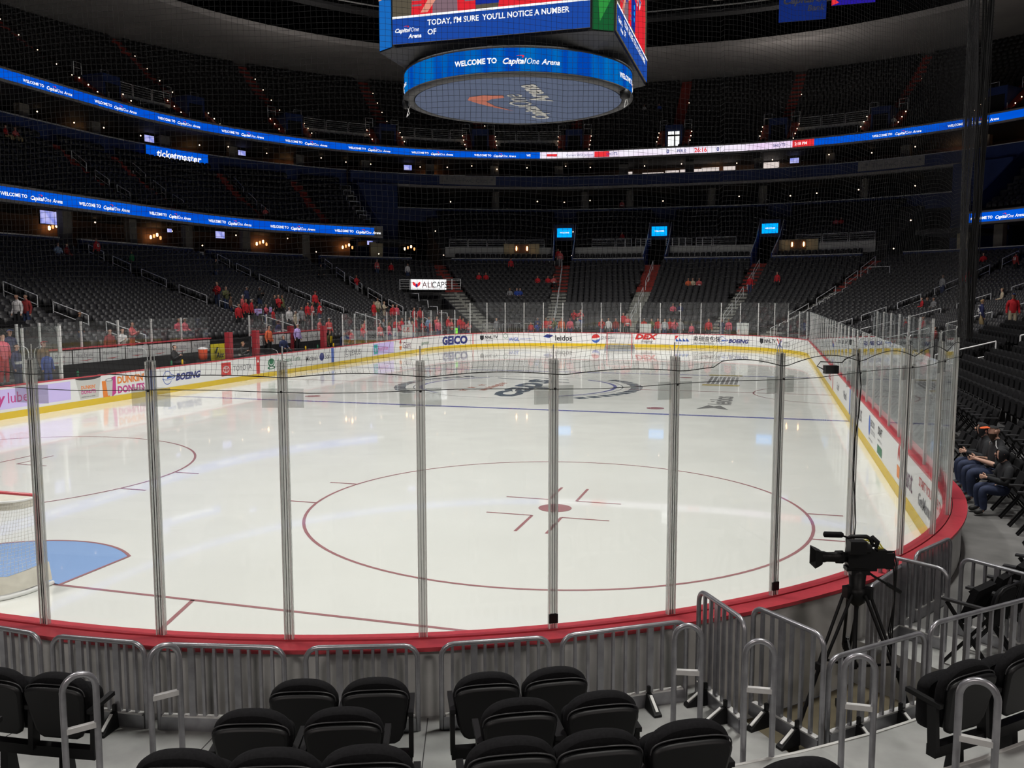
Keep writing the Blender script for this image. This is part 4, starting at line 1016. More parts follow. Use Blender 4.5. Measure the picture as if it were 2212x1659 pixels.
# lettering on the far blue wall
for i, s in enumerate((53.25, 55.05-0.2, 57.7, 63.9, 68.75, 70.0-0.1)):
    D = Decal(ringmap(s, 20.30, 7.05), 0.01); cap_logo(D, 0, -0.1, 0.42, M_txtw, M_inkred, False); 
    tag(D.b.build('wall_lettering'), 'white sponsor word with a red swoosh on the far blue wall, number %d from the left' % (i+1) if False else 'white sponsor word with red swoosh on the far blue wall, %s' % ['leftmost', 'second from the left', 'left of centre', 'right of centre', 'second from the right', 'rightmost'][i], 'lettering')
D = Decal(ringmap(s_left(36.4), 20.34, 7.2), 0.01); D.text('100', 0, 0, 0.36, M_txtw, 0.02); tag(D.b.build('section_number'), 'white section number 100 on the blue wall at the left', 'sign')
for s, n_ in ((s_left(53.0), '101'), (47.5, '102'), (51.1, '103'), (52.5, '104'), (55.4, '105'), (67.2, '108'), (70.2, '109')):
    def f(b, s=s, n_=n_):
        D = Decal(ringmap(s, 20.3, 7.2), 0.01); D.rect(-0.4, -0.25, 0.4, 0.25, M_wpanel, seg=1); D.text(n_, 0, -0.12, 0.36, M_ink, 0.02, align='CENTER', c=0.03); b.v = D.b.v; b.f = D.b.f; b.m = D.b.m; b.mats = D.b.mats; b.n = D.b.n; b.sm = D.b.sm
    one('section_sign', 'small white numbered section sign on the blue wall, %s' % {'101': 'by the second left aisle', '102': 'by the third left aisle', '103': 'left of the corner entrance', '104': 'right of the corner entrance', '105': 'left of the first blue entrance', '108': 'left of the third blue entrance', '109': 'at the far right'}[n_], 'sign', f)
# cream lounges with two warm lamps
for s, txt in ((54.55, 'left'), (67.95+0.55, 'right')):
    t = thing('lounge_front', P3(s, 23.1, 8.4), 'cream lounge front with two warm lamps on the %s of the far deck' % txt, 'wall'); O = tuple(t.location)
    b = MB(); sweep(b, s-0.5, s+0.5, rect(22.95, 23.15, 8.0, 9.3), M_cream); b.build('wall_front', t, O)
    b = MB(); sweep(b, s-0.2, s+0.2, rect(22.85, 22.95, 8.35, 9.25), M_brown); b.build('panel', t, O)
    for k in (-0.15, 0.15):
        b = MB(); b.lathe([(0.02, 0), (0.07, 0.1), (0.07, 0.35), (0.02, 0.45)], P3(s+k, 22.8, 8.6), M_warm, 8); b.build('lamp', t, O)
# columns
for s in (54.01, 56.15, 57.22, 65.89, 67.23, 69.39):
    b = MB(); b.lathe([(0.46, 12.9), (0.46, 15.6)], P3(s, 32.0, 0), M_beige, 14)
    o = b.build('column', None, P3(s, 32.0, 12.9)); o.data.transform(Matrix.Identity(4)); tag(o, 'round grey concrete column in the dark gallery above the far tier', 'column', 'gallery columns at the far end')
for k in range(0, 22):
    s = adv(33.0, 31, 7.2*k)
    if s > 96: break
    p = P3(s, 31.5, 16.5); b = MB(); b.box((p[0], p[1], 17.4), (0.9, 0.6, 2.1), M_beige, math.atan2(rp(s, 0)[1][1], rp(s, 0)[1][0])+PI/2)
    tag(b.build('column', None, p), 'beige column in the gallery under the upper LED ribbon', 'column', 'beige columns in the upper gallery')
for s0, s1 in ((28, 50), (73.5, 92)):
    s = s0
    while s < s1:
        p = P3(s, 22.6, 7.0); b = MB(); b.box((p[0], p[1], 8.4), (0.8, 0.5, 2.75), M_beige, math.atan2(rp(s, 0)[1][1], rp(s, 0)[1][0])+PI/2)
        tag(b.build('column', None, p), 'beige column in the lower concourse on the %s' % ('left' if s < 60 else 'right'), 'column', 'beige columns of the lower concourse'); s = adv(s, 22.6, 6.4)
# screens and lamps in the galleries
def tv(s, d, z, wd, label, g):
    t = thing('wall_tv', P3(s, d, z), label, 'television', g); O = tuple(t.location); a = rp(s, d)[1]; rz = math.atan2(a[1], a[0])+PI/2
    b = MB(); b.box(O, (wd+0.08, 0.08, wd*0.58+0.08), M_black, rz); b.tube([(O[0], O[1], z), (O[0], O[1], z+0.9)], 0.025, M_black, 5); b.build('casing', t, O)
    D = Decal(ringmap(s, d-0.045, z), 0.006); D.rect(-wd/2, -wd*0.29, wd/2, wd*0.29, M_tv, seg=1); D.b.build('picture', t, O)
def lampcl(s, d, z, label, g, n=3):
    t = thing('wall_lamp', P3(s, d, z), label, 'lamp', g); O = tuple(t.location)
    for k in range(n):
        b = MB(); p = P3(adv(s, d, 0.35*(k-(n-1)/2)), d, z+0.12*((k*7) % 3)); b.lathe([(0.03, -0.14), (0.09, -0.08), (0.09, 0.12), (0.03, 0.18)], p, M_lampglow if k % 2 else M_warm, 7); b.build('bulb', t, O)
for s, w_ in ((s_left(42.4), 1.5), (46.0, 1.0), (44.5, 0.5), (50.3, 0.7)): tv(s, 23.4, 9.2, w_, 'lit television hanging in the lower left concourse', 'televisions in the lower left concourse')
tv(77.0, 23.4, 9.3, 1.2, 'lit television hanging in the lower right concourse', None); tv(75.0, 23.4, 9.3, 1.1, 'lit television near the right edge under the lower LED ribbon', None)
for s, w_ in ((s_left(43.8), 1.1), (45.9, 1.0), (48.0, 0.8), (51.9, 0.9), (67.9, 0.9), (75.6, 0.9)): tv(s, 31.6, 18.0, w_, 'small lit television in the gallery under the upper LED ribbon', 'televisions in the upper gallery')
for s in (s_left(47.3), 47.9, 50.1, 51.7, 45.2, 76.0): lampcl(s, 27.6, 8.9, 'cluster of warm lamps in the lower concourse', 'lamp clusters in the lower concourse', 4)
for s in (s_left(38.5), 45.0, 47.3, 49.4, 52.6, 64.4+1.6, 70.9, 72.4, 75.0): lampcl(s, 35.4, 17.5, 'cluster of warm lamps in the gallery under the upper LED ribbon', 'lamp clusters in the upper gallery', 3)
def dots(s0, s1, stp, d, z, label, g, r=0.06):
    s = s0
    while s < s1:
        p = P3(s, d+RNG.rand()*1.2, z+RNG.rand()*0.25); b = MB(); b.ball(p, r, M_dot, 6); tag(b.build('ceiling_bulb', None, p), label, 'light bulb', g); s = adv(s, d, stp*(0.6+RNG.rand()*0.9))
dots(s_left(36), 96, 4.2, 30.5, 18.05, 'tiny warm ceiling bulb in the upper gallery', 'ceiling bulbs in the upper gallery')
dots(s_left(40), 50, 5.5, 25.0, 9.4, 'tiny warm ceiling bulb in the lower left concourse', 'ceiling bulbs in the lower concourse')
dots(53, 71, 3.6, 33.0, 14.6, 'tiny warm bulb in the dark gallery at the far end', 'bulbs in the far gallery', 0.07)
# lit suite windows at the far end
for i, (s, w_, z0, z1) in enumerate(((56.95, 1.3, 17.55, 18.0), (60.6, 1.5, 17.45, 17.95), (62.2, 2.6, 17.5, 18.0), (64.6, 1.9, 17.5, 18.1), (66.3, 1.3, 17.5, 18.15), (67.05, 2.2, 16.7, 18.35), (58.0, 2.4, 17.5, 17.8))):
    D = Decal(ringmap(s, 34.0, 0), 0.0); D.rect(0, z0, w_, z1, M_window, seg=1); D.rect(-0.08, z0-0.1, w_+0.08, z0, M_dark, 0.01, seg=1)
    tag(D.b.build('suite_window'), 'lit pale suite window under the scoreboard ribbon, %s' % ['first from the left', 'third from the left', 'fourth and widest', 'fifth from the left', 'sixth from the left', 'tallest at the right', 'second and dimmest'][i], 'window')
# gallery signs
for s, txt in ((52.53, 'left'), (69.45, 'right')):
    t = thing('club_sign', P3(s, 28.5, 16.0), 'pale club name sign on the blue ledge on the %s' % txt, 'sign'); O = tuple(t.location)
    D = Decal(ringmap(s, 28.55, 16.4), 0.01); D.rect(0, -0.42, 6.2, 0.48, M_soff, seg=6); D.b.build('sign_board', t, O)
    D = Decal(ringmap(s, 28.53, 16.4), 0.01); D.text('The PwC Club', 1.3, -0.2, 0.66, M_inkgrey, 0.0); D.text('pwc', 0.35, -0.18, 0.28, M_inkgrey, 0.02); D.text('pwc', 5.3, -0.18, 0.28, M_inkgrey, 0.02)
    D.rect(0.7, 0.05, 0.95, 0.25, M_inkgrey, seg=1); D.rect(5.65, 0.05, 5.9, 0.25, M_inkgrey, seg=1); D.b.build('lettering', t, O)
t = thing('ticket_sign', P3(45.5, 29.4, 15.9), 'lit blue ticket seller sign hanging over the middle tier on the left', 'sign'); O = tuple(t.location)
D = Decal(ringmap(45.42, 29.4, 16.45), 0.02); D.rect(0, -0.25, 0.9, 0.55, M_led, seg=1); D.rect(0.9, -0.62, 6.6, 0.55, M_led, seg=4); D.poly([(0.35, -0.25), (0.9, -0.25), (0.9, -0.62)], M_led); D.b.build('sign_face', t, O)
D = Decal(ringmap(45.42, 29.36, 16.45), 0.02); D.text('ticketmaster', 1.1, -0.32, 0.92, M_ewhite, 0.025, 0.12); D.b.build('lettering', t, O)
b = MB(); sweep(b, 45.45, 46.95, rect(29.45, 29.7, 15.75, 17.0), M_dark); b.build('casing', t, O)
t = thing('team_sign', P3(50.1, 11.5, 4.5), 'lit white team slogan sign hanging over the tunnel in the far left corner', 'sign'); O = tuple(t.location)
sg = adv(49.82, 11.5, 0)
b = MB(); sweep(b, 49.8, 51.28, rect(11.3, 11.5, 4.42, 5.44), M_dark); b.build('casing', t, O)
D = Decal(ringmap(49.82, 11.28, 4.93), 0.0); D.rect(0, -0.45, 3.42, 0.45, M_ewhite, seg=5)
D.poly([(0.15, 0.2), (0.3, 0.22), (0.5, 0.05), (0.62, -0.22), (0.45, -0.2), (0.22, -0.05)], M_ered, 0.02); D.poly([(0.95, 0.2), (0.8, 0.22), (0.66, 0.05), (0.56, -0.22), (0.7, -0.2), (0.9, -0.05)], M_ered, 0.02); D.poly([(0.45, -0.05), (0.55, 0.1), (0.66, -0.05), (0.6, -0.26), (0.5, -0.26)], M_enavy, 0.03)
D.text('ALL', 1.1, -0.27, 0.76, mat('lit_pink_ink', (0.55, 0.2, 0.22), 0.5), 0.0, sx=0.95, c=0.02); D.text('CAPS', 2.05, -0.27, 0.76, M_ink, 0.0, sx=0.85, c=0.02); D.b.build('sign_face', t, O)

# tunnel in the far left corner: side walls, back, stairs rail
def tunnel(b):
    for s in (TUN[0]-0.0, TUN[1]):
        A = [(0.3, 0.0)]+[(row(k)[0]-0.42, row(k)[1]) for k in range(0, 14)]+[(12.9, row(13)[1]), (12.9, 0)]
        q = adv(s, 8, 0.12 if s > 50.7 else -0.12); n = len(A)
        b.add([P3(s, d, z) for d, z in A]+[P3(q, d, z) for d, z in A], [tuple(range(n)), tuple(range(n, 2*n))[::-1]]+[(j, (j+1) % n, n+(j+1) % n, n+j) for j in range(n)], M_dconc)
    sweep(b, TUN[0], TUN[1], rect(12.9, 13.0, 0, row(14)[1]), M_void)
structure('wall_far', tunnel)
def grey_side_stair():
    def f(b):
        for k in range(1, 15):
            d, z = row(k); a, c = TUN[1]+0.02, adv(TUN[1], d, 0.7)
            sweep(b, a, c, rect(d-0.42, d+0.42, z-0.2, z+0.03), M_greyst); sweep(b, a, c, rect(d+0.0, d+0.42, z, z+0.14), M_greyst)
    one('aisle_stair', 'pale grey steps with open risers climbing beside the tunnel in the far left corner', 'stairs', f)
grey_side_stair()
def railing_path(name, label, pts, posts, cat='railing', group=None, r=0.028, m=None, mid=0.45):
    m = m or M_rail
    t = thing(name, tuple(pts[0][:2])+(posts[0][2],), label, cat, group); O = tuple(t.location)
    b = MB(); b.tube(pts, r, m, 6); b.build('top_rail', t, O)
    if mid: b = MB(); b.tube([(x, y, z-mid) for x, y, z in pts], r*0.85, m, 6); b.build('mid_rail', t, O)
    for p in posts:
        b = MB(); b.tube([p[:3], (p[0], p[1], p[3])], r, m, 6); b.build('post', t, O)
def step_rail(s, rows, k0, k1, label, group, off=0.0, h=0.9):
    s = adv(s, 10, off)
    n = max(2, int((k1-k0)*1)+1); P = []
    for i in range(n):
        k = k0+(k1-k0)*i/(n-1); d, z = rows(k); P.append((d, z))
    pts = [P3(s, d, z+h) for d, z in P]; 
    posts = [P3(s, P[0][0], P[0][1])+(P[0][1]+h,), P3(s, P[-1][0], P[-1][1])+(P[-1][1]+h,)]
    railing_path('handrail', label, pts, posts, 'handrail', group)
for s, nm in ((LA[1], 'the left edge aisle of the lower stand'), (LA[2], 'the lower stand aisle behind the benches'), (LA[3], 'the second left aisle of the lower stand'), (LA[4], 'the third left aisle of the lower stand')):
    for j, (a, c) in enumerate(((20.0, 21.4), (17.6, 19.2), (14.4, 16.6), (10.9, 13.3), (7.4, 9.8), (3.6, 6.2))):
        step_rail(s, row, a, c, 'white handrail, %s from the top, on %s' % (['first', 'second', 'third', 'fourth', 'fifth', 'sixth'][j], nm), None, 0.55)
for s, nm in ((RA[0], 'the far right corner aisle'), (RA[1], 'the aisle behind the bunched netting'), (RA[2], 'the aisle beside the navy jersey fan'), (RA[3], 'the aisle nearest the right edge')):
    for j, (a, c) in enumerate(((19.5, 21.2), (16.4, 18.2), (12.6, 15.0), (8.9, 11.2), (5.4, 7.8), (2.2, 4.5))):
        step_rail(s, row, a, c, 'white handrail, %s from the top, on %s' % (['first', 'second', 'third', 'fourth', 'fifth', 'sixth'][j], nm), None, -0.55)
for i, s in enumerate(FA[1:]):
    for j, (a, c) in enumerate(((18.5, 21.5), (15.4, 17.8), (10, 13.5), (5, 8.5))):
        step_rail(s, row, a, c, 'pale handrail of a far end aisle, %s, %s flight' % (['left of the goal', 'in line with the goal', 'right of the goal', 'in the right corner'][i], ['top', 'second', 'third', 'lowest'][j]), None)
for i, s in enumerate(MA[:4]):
    for j, (a, c) in enumerate(((0.3, 1.6), (2.4, 3.8), (4.7, 6.2))): step_rail(s, mrow, a, c, 'white middle tier handrail, %s from the front, %s' % (['first', 'second', 'third'][j], MN[i].replace('in the middle tier ', '').replace('in the middle tier, ', '')), None, 0.5)
for j, (a, c) in enumerate(((0.3, 1.6), (2.4, 3.8), (4.7, 6.2))): step_rail(MAR[1], mrow, a, c, 'white handrail in the middle tier on the right, %s from the front' % ['first', 'second', 'third'][j], None, -0.5)
# stepped rail on the sloping blue end wall
for k in range(7):
    d, z = mrow(k+0.5); s = 50.2; pts = [P3(s, d, z+0.2), P3(s, d, z+1.05), P3(adv(s, d, -1.1), d, z+1.05), P3(adv(s, d, -1.1), d, z+0.2)]
    b = MB(); b.tube(pts, 0.03, M_rail, 5); b.tube([P3(s, d, z+0.6), P3(adv(s, d, -1.1), d, z+0.6)], 0.02, M_rail, 4)
    tag(b.build('step_rail', None, pts[0]), 'pale stepped rail beside the blue end wall of the middle tier', 'railing', 'stepped rails on the blue end wall')
rail_panels('tunnel_railing', 'pale railing left of the lit team sign over the tunnel', 49.35, 49.8, 11.3, 4.45, 5.35, None, 1)
rail_panels('tunnel_railing', 'pale railing right of the lit team sign over the tunnel', 51.3, 52.0, 12.2, 4.5, 5.45, None, 2)
for k in range(6):
    d, z = row(12-2*k); s = 49.9; pts = [P3(s, d, z+0.75), P3(s, d-1.3, z+0.75), P3(s, d-1.4, z+0.1)]
    b = MB(); b.tube(pts, 0.03, M_rail, 5); tag(b.build('step_rail', None, pts[0]), 'pale stepped rail along the left side of the corner tunnel', 'railing', 'stepped rails beside the tunnel')
for k in range(10):
    d, z = row(13.5-1.25*k); s = adv(71.4, d, -0.2-0.0*k); pts = [P3(s, d, z), P3(s, d, z+0.85), P3(s, d-0.8, z+0.6), P3(s, d-0.8, z-0.2)]
    b = MB(); b.tube(pts, 0.03, M_rail, 5); tag(b.build('step_rail', None, pts[0]), 'pale stepped rail along the right corner aisle', 'railing', 'stepped rails in the far right corner')
rail_panels('platform_railing', 'pale railing of the small platform in the far right corner', 71.2, 71.9, 16.3, 5.3, 6.3, None, 1, 1)

# upper deck portals, balconies and step lights
PORT = [44.68, 46.66, 49.02, 51.3, 53.6, 55.91, 61.93, 67.6, 69.83, 72.19, 74.5]
PN = ['far left', 'second from the left', 'third from the left', 'left of the scoreboard', 'below the left of the scoreboard', 'below the right of the scoreboard', 'right of the scoreboard with daylight behind', 'second right of the scoreboard', 'third right of the scoreboard', 'behind the gathered netting', 'at the right edge']
for i, s in enumerate(PORT):
    t = thing('upper_entrance', P3(s, 28.6, 19.4), 'upper deck entrance between red steps, %s' % PN[i], 'entrance', 'upper deck entrances'); O = tuple(t.location)
    a, c = adv(s, 29, -0.9), adv(s, 29, 0.9)
    b = MB(); sweep(b, a, c, rect(29.4, 31.6, 19.6, 22.1), M_navy); b.build('portal_block', t, O)
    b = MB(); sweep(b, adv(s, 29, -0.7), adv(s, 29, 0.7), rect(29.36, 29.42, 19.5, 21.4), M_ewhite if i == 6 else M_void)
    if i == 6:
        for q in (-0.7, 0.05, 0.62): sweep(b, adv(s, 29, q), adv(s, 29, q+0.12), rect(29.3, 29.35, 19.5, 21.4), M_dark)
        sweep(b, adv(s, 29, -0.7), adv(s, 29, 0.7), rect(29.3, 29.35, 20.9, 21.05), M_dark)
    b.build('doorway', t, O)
    for k in (-1, 1):
        q0, q1 = adv(s, 29, 0.95*k), adv(s, 29, 1.7*k); A = [(28.1, 19.1), (28.1, 19.4), (31.6, 21.9), (31.6, 19.1)]
        b = MB(); b.add([P3(q0, d, z) for d, z in A]+[P3(q1, d, z) for d, z in A], [(0, 1, 2, 3), (7, 6, 5, 4)]+[(j, (j+1) % 4, 4+(j+1) % 4, 4+j) for j in range(4)], M_redst); b.build('side_steps', t, O)
        b = MB(); b.tube([P3(q0, 31.6, 22.1), P3(q0, 31.6, 23.0), P3(q1, 31.6, 23.0), P3(q1, 31.6, 21.9)], 0.035, M_rail, 5); b.tube([P3(q0, 31.6, 22.55), P3(q1, 31.6, 22.55)], 0.025, M_rail, 4)
        b.tube([P3(q1, 28.1, 19.4), P3(q1, 28.1, 20.3)], 0.03, M_rail, 4); b.build('handrail', t, O)
    for k in (-1, 1):
        for j in range(4):
            p = P3(adv(s, 29, 1.75*k), 28.3+0.9*j, 19.75+0.62*j); b = MB(); b.ball(p, 0.055, M_dot, 6); b.build('step_light', t, O, 'small warm step light')
for i, (a, c) in enumerate(((44.95, 46.25), (49.35, 50.95), (51.6, 53.3), (53.95, 55.6), (68.0, 69.5))):
    t = thing('balcony', P3((a+c)/2, 30.6, 20.6), 'pale balcony front with white railing on the upper deck, %s' % ['far left', 'second from the left', 'left of the scoreboard', 'below the scoreboard', 'right of the scoreboard'][i], 'balcony', None); O = tuple(t.location)
    b = MB(); sweep(b, a, c, rect(30.5, 30.7, 20.5, 21.15), M_wpanel); b.build('front_panel', t, O)
    n = int((c-a)*4.6/1.9)
    for j in range(n):
        e0, e1 = a+(c-a)*(j+0.03)/n, a+(c-a)*(j+0.97)/n
        b = MB(); b.tube([P3(e0, 30.5, 21.15), P3(e0, 30.5, 22.1), P3(e1, 30.5, 22.1), P3(e1, 30.5, 21.15)], 0.032, M_rail, 5)
        for k in range(4): b.tube([P3(e0, 30.5, 21.3+0.2*k), P3(e1, 30.5, 21.3+0.2*k)], 0.013, M_rail, 4)
        b.build('rail_panel', t, O)
for i, s in enumerate(UA):
    for k in (7, 9, 11.5, 14, 16.5):
        d, z = urow(k); p = P3(adv(s, d, 0.7), d, z+0.35); b = MB(); b.ball(p, 0.05, M_dot, 6); tag(b.build('step_light', None, p), 'tiny warm light on the upper deck aisle steps', 'step light', 'step lights on the upper deck aisles')
for s in (44.5, 48.1, 50.0, 51.94, 55.74, 70.9, 75.1, 78.9):
    for (d, z) in ((20.9, 8.0), (24.0, 10.6)):
        p = P3(adv(s, d, 0.9), d, z); b = MB(); b.ball(p, 0.06, M_dot, 6); tag(b.build('step_light', None, p), 'small light at the top of a lower stand aisle', 'step light', 'lights at the aisle tops')

# roof steel, catwalk and banners
def truss(name, label, p, q, h=2.6, r=0.16, n=8):
    t = thing(name, tuple((np.array(p)+np.array(q))/2), label, 'roof truss', 'roof trusses'); O = tuple(t.location); p = Vector(p); q = Vector(q)
    b = MB(); b.bar(p, q, 0.4, 0.4, M_dark); b.build('bottom_chord', t, O); b = MB(); u = Vector((0, 0, h)); b.bar(p+u, q+u, 0.4, 0.4, M_dark); b.build('top_chord', t, O)
    b = MB()
    for i in range(n): 
        a, c = p.lerp(q, i/n), p.lerp(q, (i+0.5)/n)+u; e = p.lerp(q, (i+1)/n); b.bar(a, c, r, r, M_dark); b.bar(c, e, r, r, M_dark)
    b.build('web', t, O)
for y in (46, 58, 70, 82, 94): truss('roof_truss', 'dark steel truss crossing under the roof', (-52, y, 36.5), (52, y, 36.5))
t = thing('catwalk', P3(60, 27, 33), 'dark ring catwalk under the roof with a thin pale rail', 'catwalk'); O = tuple(t.location)
b = MB(); sweep(b, 20, CUM[5], rect(26.5, 27.8, 32.4, 32.7), M_dark); b.build('deck', t, O)
b = MB(); sweep(b, 20, CUM[5], rect(26.4, 26.5, 33.0, 33.1), M_alu); b.build('rail', t, O)
for i in range(5):
    x = 5.2+2.1*i
    def f(b): b.box((x, 84.0, 35.0), (1.45, 0.3, 5.0), M_soff)
    one('roof_panel', 'tall grey panel hanging in the roof space right of the scoreboard', 'panel', f, 'grey roof panels')
def banner(name, label, x0, x1, y, z0, z1, fn):
    t = thing(name, ((x0+x1)/2, y, z0), label, 'banner'); O = tuple(t.location)
    b = MB(); b.box(((x0+x1)/2, y+0.06, (z0+z1)/2), (x1-x0, 0.1, z1-z0), M_dark); b.box(((x0+x1)/2, y+0.1, z1+2), (0.05, 0.05, 4), M_dark); b.build('backing', t, O)
    D = Decal(planemap((x0, y, z0), (1, 0, 0), (0, 0, 1)), 0.02); fn(D); D.b.build('face', t, O)
banner('bank_banner', 'dim blue sponsor banner hanging under the roof on the right', 10.6, 14.4, 74, 27.0, 32.0, lambda D: (D.rect(0, 0, 3.8, 5, emi('dim_blue', (0.006, 0.02, 0.14), 1.0), seg=1), cap_logo(D, 0.35, 1.45, 0.85, mat('dim_letter', (0.35, 0.35, 0.4), 0.6), M_inkred, False), D.text('Bank', 2.3, 0.75, 0.68, MATS['dim_letter'], 0.02, 0.2)))
banner('video_panel', 'bright blue and red panel hanging beside the dim banner', 14.8, 18.2, 74, 28.0, 32.5, lambda D: (D.rect(0, 0, 3.4, 4.5, emi('panel_blue', (0.02, 0.01, 0.3), 1.0), seg=1), D.poly([(0, 0), (0.6, 0.2), (0, 0.7)], M_ered, 0.04), D.poly([(1.2, 0.5), (2.4, 0.9), (1.6, 1.6)], M_ered, 0.04), D.poly([(2.2, 0.3), (2.6, 0.4), (2.4, 1.5)], M_ewhite, 0.05)))

# ================================================================ SCOREBOARD
def scoreboard():
    t = thing('scoreboard', (0, 30.48, 12.1), 'huge hanging scoreboard with video faces, a blue ring and a round grey underside', 'scoreboard'); O = tuple(t.location)
    cx, cy = 0, 30.48
    def P(fn, name, lab=None, parent=None):
        b = MB(); fn(b); return b.build(name, parent or t, O if parent is None else (O if True else 0), lab)
    def body(b):
        pts = [(-3.95, -4.05), (3.95, -4.05), (4.7, -3.6), (4.7, 4.9), (3.95, 5.3), (-3.95, 5.3), (-4.7, 4.9), (-4.7, -3.6)]
        b.loft([[(cx+x, cy+y, z) for x, y in pts] for z in (13.55, 20.5)], M_black, smooth=False)
        b.loft([[(cx+x*k, cy+y*k, z) for x, y in pts] for k, z in ((0.8, 13.15), (1.0, 13.55))], M_dark, smooth=False)
        for a in range(0, 360, 45): b.bar((cx+4.2*math.cos(R(a)), cy+4.2*math.sin(R(a)), 13.1), (cx+3.2*math.cos(R(a)), cy+3.2*math.sin(R(a)), 13.7), 0.2, 0.2, M_dark)
        for x in (-2, 2): b.tube([(x, cy, 20.4), (x*1.5, cy, 38)], 0.06, M_dark, 5)
    P(body, 'housing')
    def ringm(a, bb, c, r=4.78):
        t_ = -PI/2 + a/r; return (cx+(r+c)*math.cos(t_), cy+(r+c)*math.sin(t_), 12.1+bb)
    P(lambda b: b.lathe([(4.62, 12.05), (4.82, 12.1), (4.82, 12.16), (4.74, 12.16), (4.74, 13.02), (4.82, 13.02), (4.82, 13.1), (4.5, 13.1), (4.4, 12.06), (4.62, 12.05)], (cx, cy, 0), M_dark, 72, 'Z', False), 'ring_housing')
    D = Decal(ringm, 0.0); D.rect(-15, 0.08, 15, 0.92, emi('ring_blue', (0.0, 0.06, 0.42), 1.0, ((0.0, 0.15, 0.50), (1.3, 1.3, 0.15))), seg=140); o = D.b.build('ring_screen', t, O)
    D = Decal(ringm, 0.02)
    for a in (-1.15, -8.6, 6.0):
        w1 = D.text('WELCOME TO', a, 0.38, 0.27, M_ewhite, 0.035, sx=0.95); cap_logo(D, a+w1+0.22, 0.34, 0.29, M_ewhite, M_ered)
    D.b.build('ring_lettering', t, O)
    P(lambda b: b.lathe([(4.35, 12.06), (4.35, 12.10), (0.02, 12.10)][::-1]+[(4.35, 12.06), (0.02, 12.06)], (cx, cy, 0), mat('underside_fabric', (0.10, 0.125, 0.20), 0.8, 0, 0, 6, 0.0), 72, 'Z', False), 'underside', 'grey blue round underside')
    D = Decal(planemap((0.55, 33.9, 12.055), (0, -1, 0), (-1, 0, 0)), 0.012)
    g = mat('underside_letter', (0.42, 0.42, 0.40), 0.8); w1 = D.text('Capital', 0, 0, 1.0, g, 0.03, 0.25, sx=1.0); D.text('One', w1+0.02, 0, 1.35, g, 0.0, 0.2, sx=0.95); D.text('Arena', 3.4, -0.8-0.15, 1.15, g, 0.03, 0.2, sx=1.05)
    D.poly([(5.0, 0.75), (5.25, 1.5), (5.1, 2.15), (4.6, 2.4), (3.9, 2.2), (2.9, 1.75), (2.0, 1.15), (3.2, 1.65), (4.1, 1.75), (4.5, 1.4), (4.6, 0.8)], mat('underside_red', (0.42, 0.12, 0.075), 0.8)); D.b.build('underside_lettering', t, O)
    b = MB()
    for a, q in ((35, 1.0), (-115, 0.6)):
        x, y = cx+4.75*math.cos(R(a-45)), cy+4.75*math.sin(R(a-45)); b.lathe([(0.05, 11.75), (0.2*q, 11.8), (0.22*q, 12.05), (0.1, 12.15)], (x, y, 0), M_black, 10); b.tube([(x, y, 12.1), (x+0.1, y+0.2, 11.6), (x-0.1, y+0.35, 11.5), (x, y+0.5, 12.0)], 0.02, M_alu, 5)
    b.build('camera_pod', t, O)
    def scr(name, o, ax, w_, lab):
        D = Decal(planemap(o, ax, (0, 0, 1)), 0.02)
        olive = emi('scr_olive', (0.10, 0.085, 0.06), 1.0); red = emi('scr_red', (0.75, 0.022, 0.035), 1.0); skin = emi('scr_skin', (0.75, 0.30, 0.22), 1.0); hair = emi('scr_hair', (0.35, 0.14, 0.06), 1.0); grey = emi('scr_grey', (0.22, 0.14, 0.17), 1.0); bl = emi('scr_blue', (0.01, 0.03, 0.30), 1.0); cap_ = emi('scr_caption', (0.012, 0.065, 0.36), 1.0)
        k = w_/8.0
        D.rect(0, 0, w_, 6.5, olive, seg=1); D.rect(3.3*k, 1.2, 5.2*k, 6.5, bl, 0.03, seg=1)
        D.rect(0, 0, w_, 0.95, cap_, 0.07, seg=1); D.rect(0, 0.95, w_, 1.03, M_ewhite, 0.075, seg=1)
        # person in a red jersey with long hair holding a microphone
        D.poly([(0.8*k, 1.0), (3.5*k, 1.0), (3.45*k, 2.2), (3.2*k, 3.0), (2.6*k, 3.5), (1.6*k, 3.5), (0.9*k, 2.9)], red, 0.04)
        D.poly([(1.7*k, 1.0), (2.75*k, 1.0), (2.7*k, 3.0), (1.75*k, 3.0)], grey, 0.045)
        D.poly([(1.2*k, 1.9), (1.9*k, 1.7), (1.9*k, 4.4), (1.4*k, 4.4)], hair, 0.05); D.poly([(2.6*k, 1.9), (3.2*k, 2.1), (3.0*k, 4.4), (2.5*k, 4.4)], hair, 0.05)
        D.ell(2.2*k, 4.1, 0.5*k, 0.65, skin, 0.055); D.poly([(1.2*k, 1.1), (1.5*k, 1.1), (2.35*k, 2.15), (2.2*k, 2.45), (1.95*k, 2.2)], skin, 0.055)
        for j in range(4): D.ell((2.05+0.1*j)*k, 2.55-0.11*j, 0.2*k, 0.06, skin, 0.058)
        D.poly([(2.1*k, 1.7), (2.35*k, 1.7), (2.4*k, 2.9), (2.1*k, 2.9)], bl, 0.06); D.ell(2.65*k, 2.25, 0.24*k, 0.34, red, 0.061); D.ell(2.65*k, 2.25, 0.24*k, 0.34, M_ewhite, 0.062, inner=0.92); D.text('caps', 2.47*k, 2.2, 0.2, M_ewhite, 0.02, c=0.066)
        D.poly([(2.0*k, 3.0), (2.5*k, 3.0), (2.25*k, 2.55)], M_enavy, 0.06)
        for x0 in (0.85, 3.05): D.rect(x0*k, 1.35, (x0+0.4)*k, 1.42, grey, 0.06, seg=1); D.rect(x0*k, 1.55, (x0+0.4)*k, 1.62, grey, 0.06, seg=1)
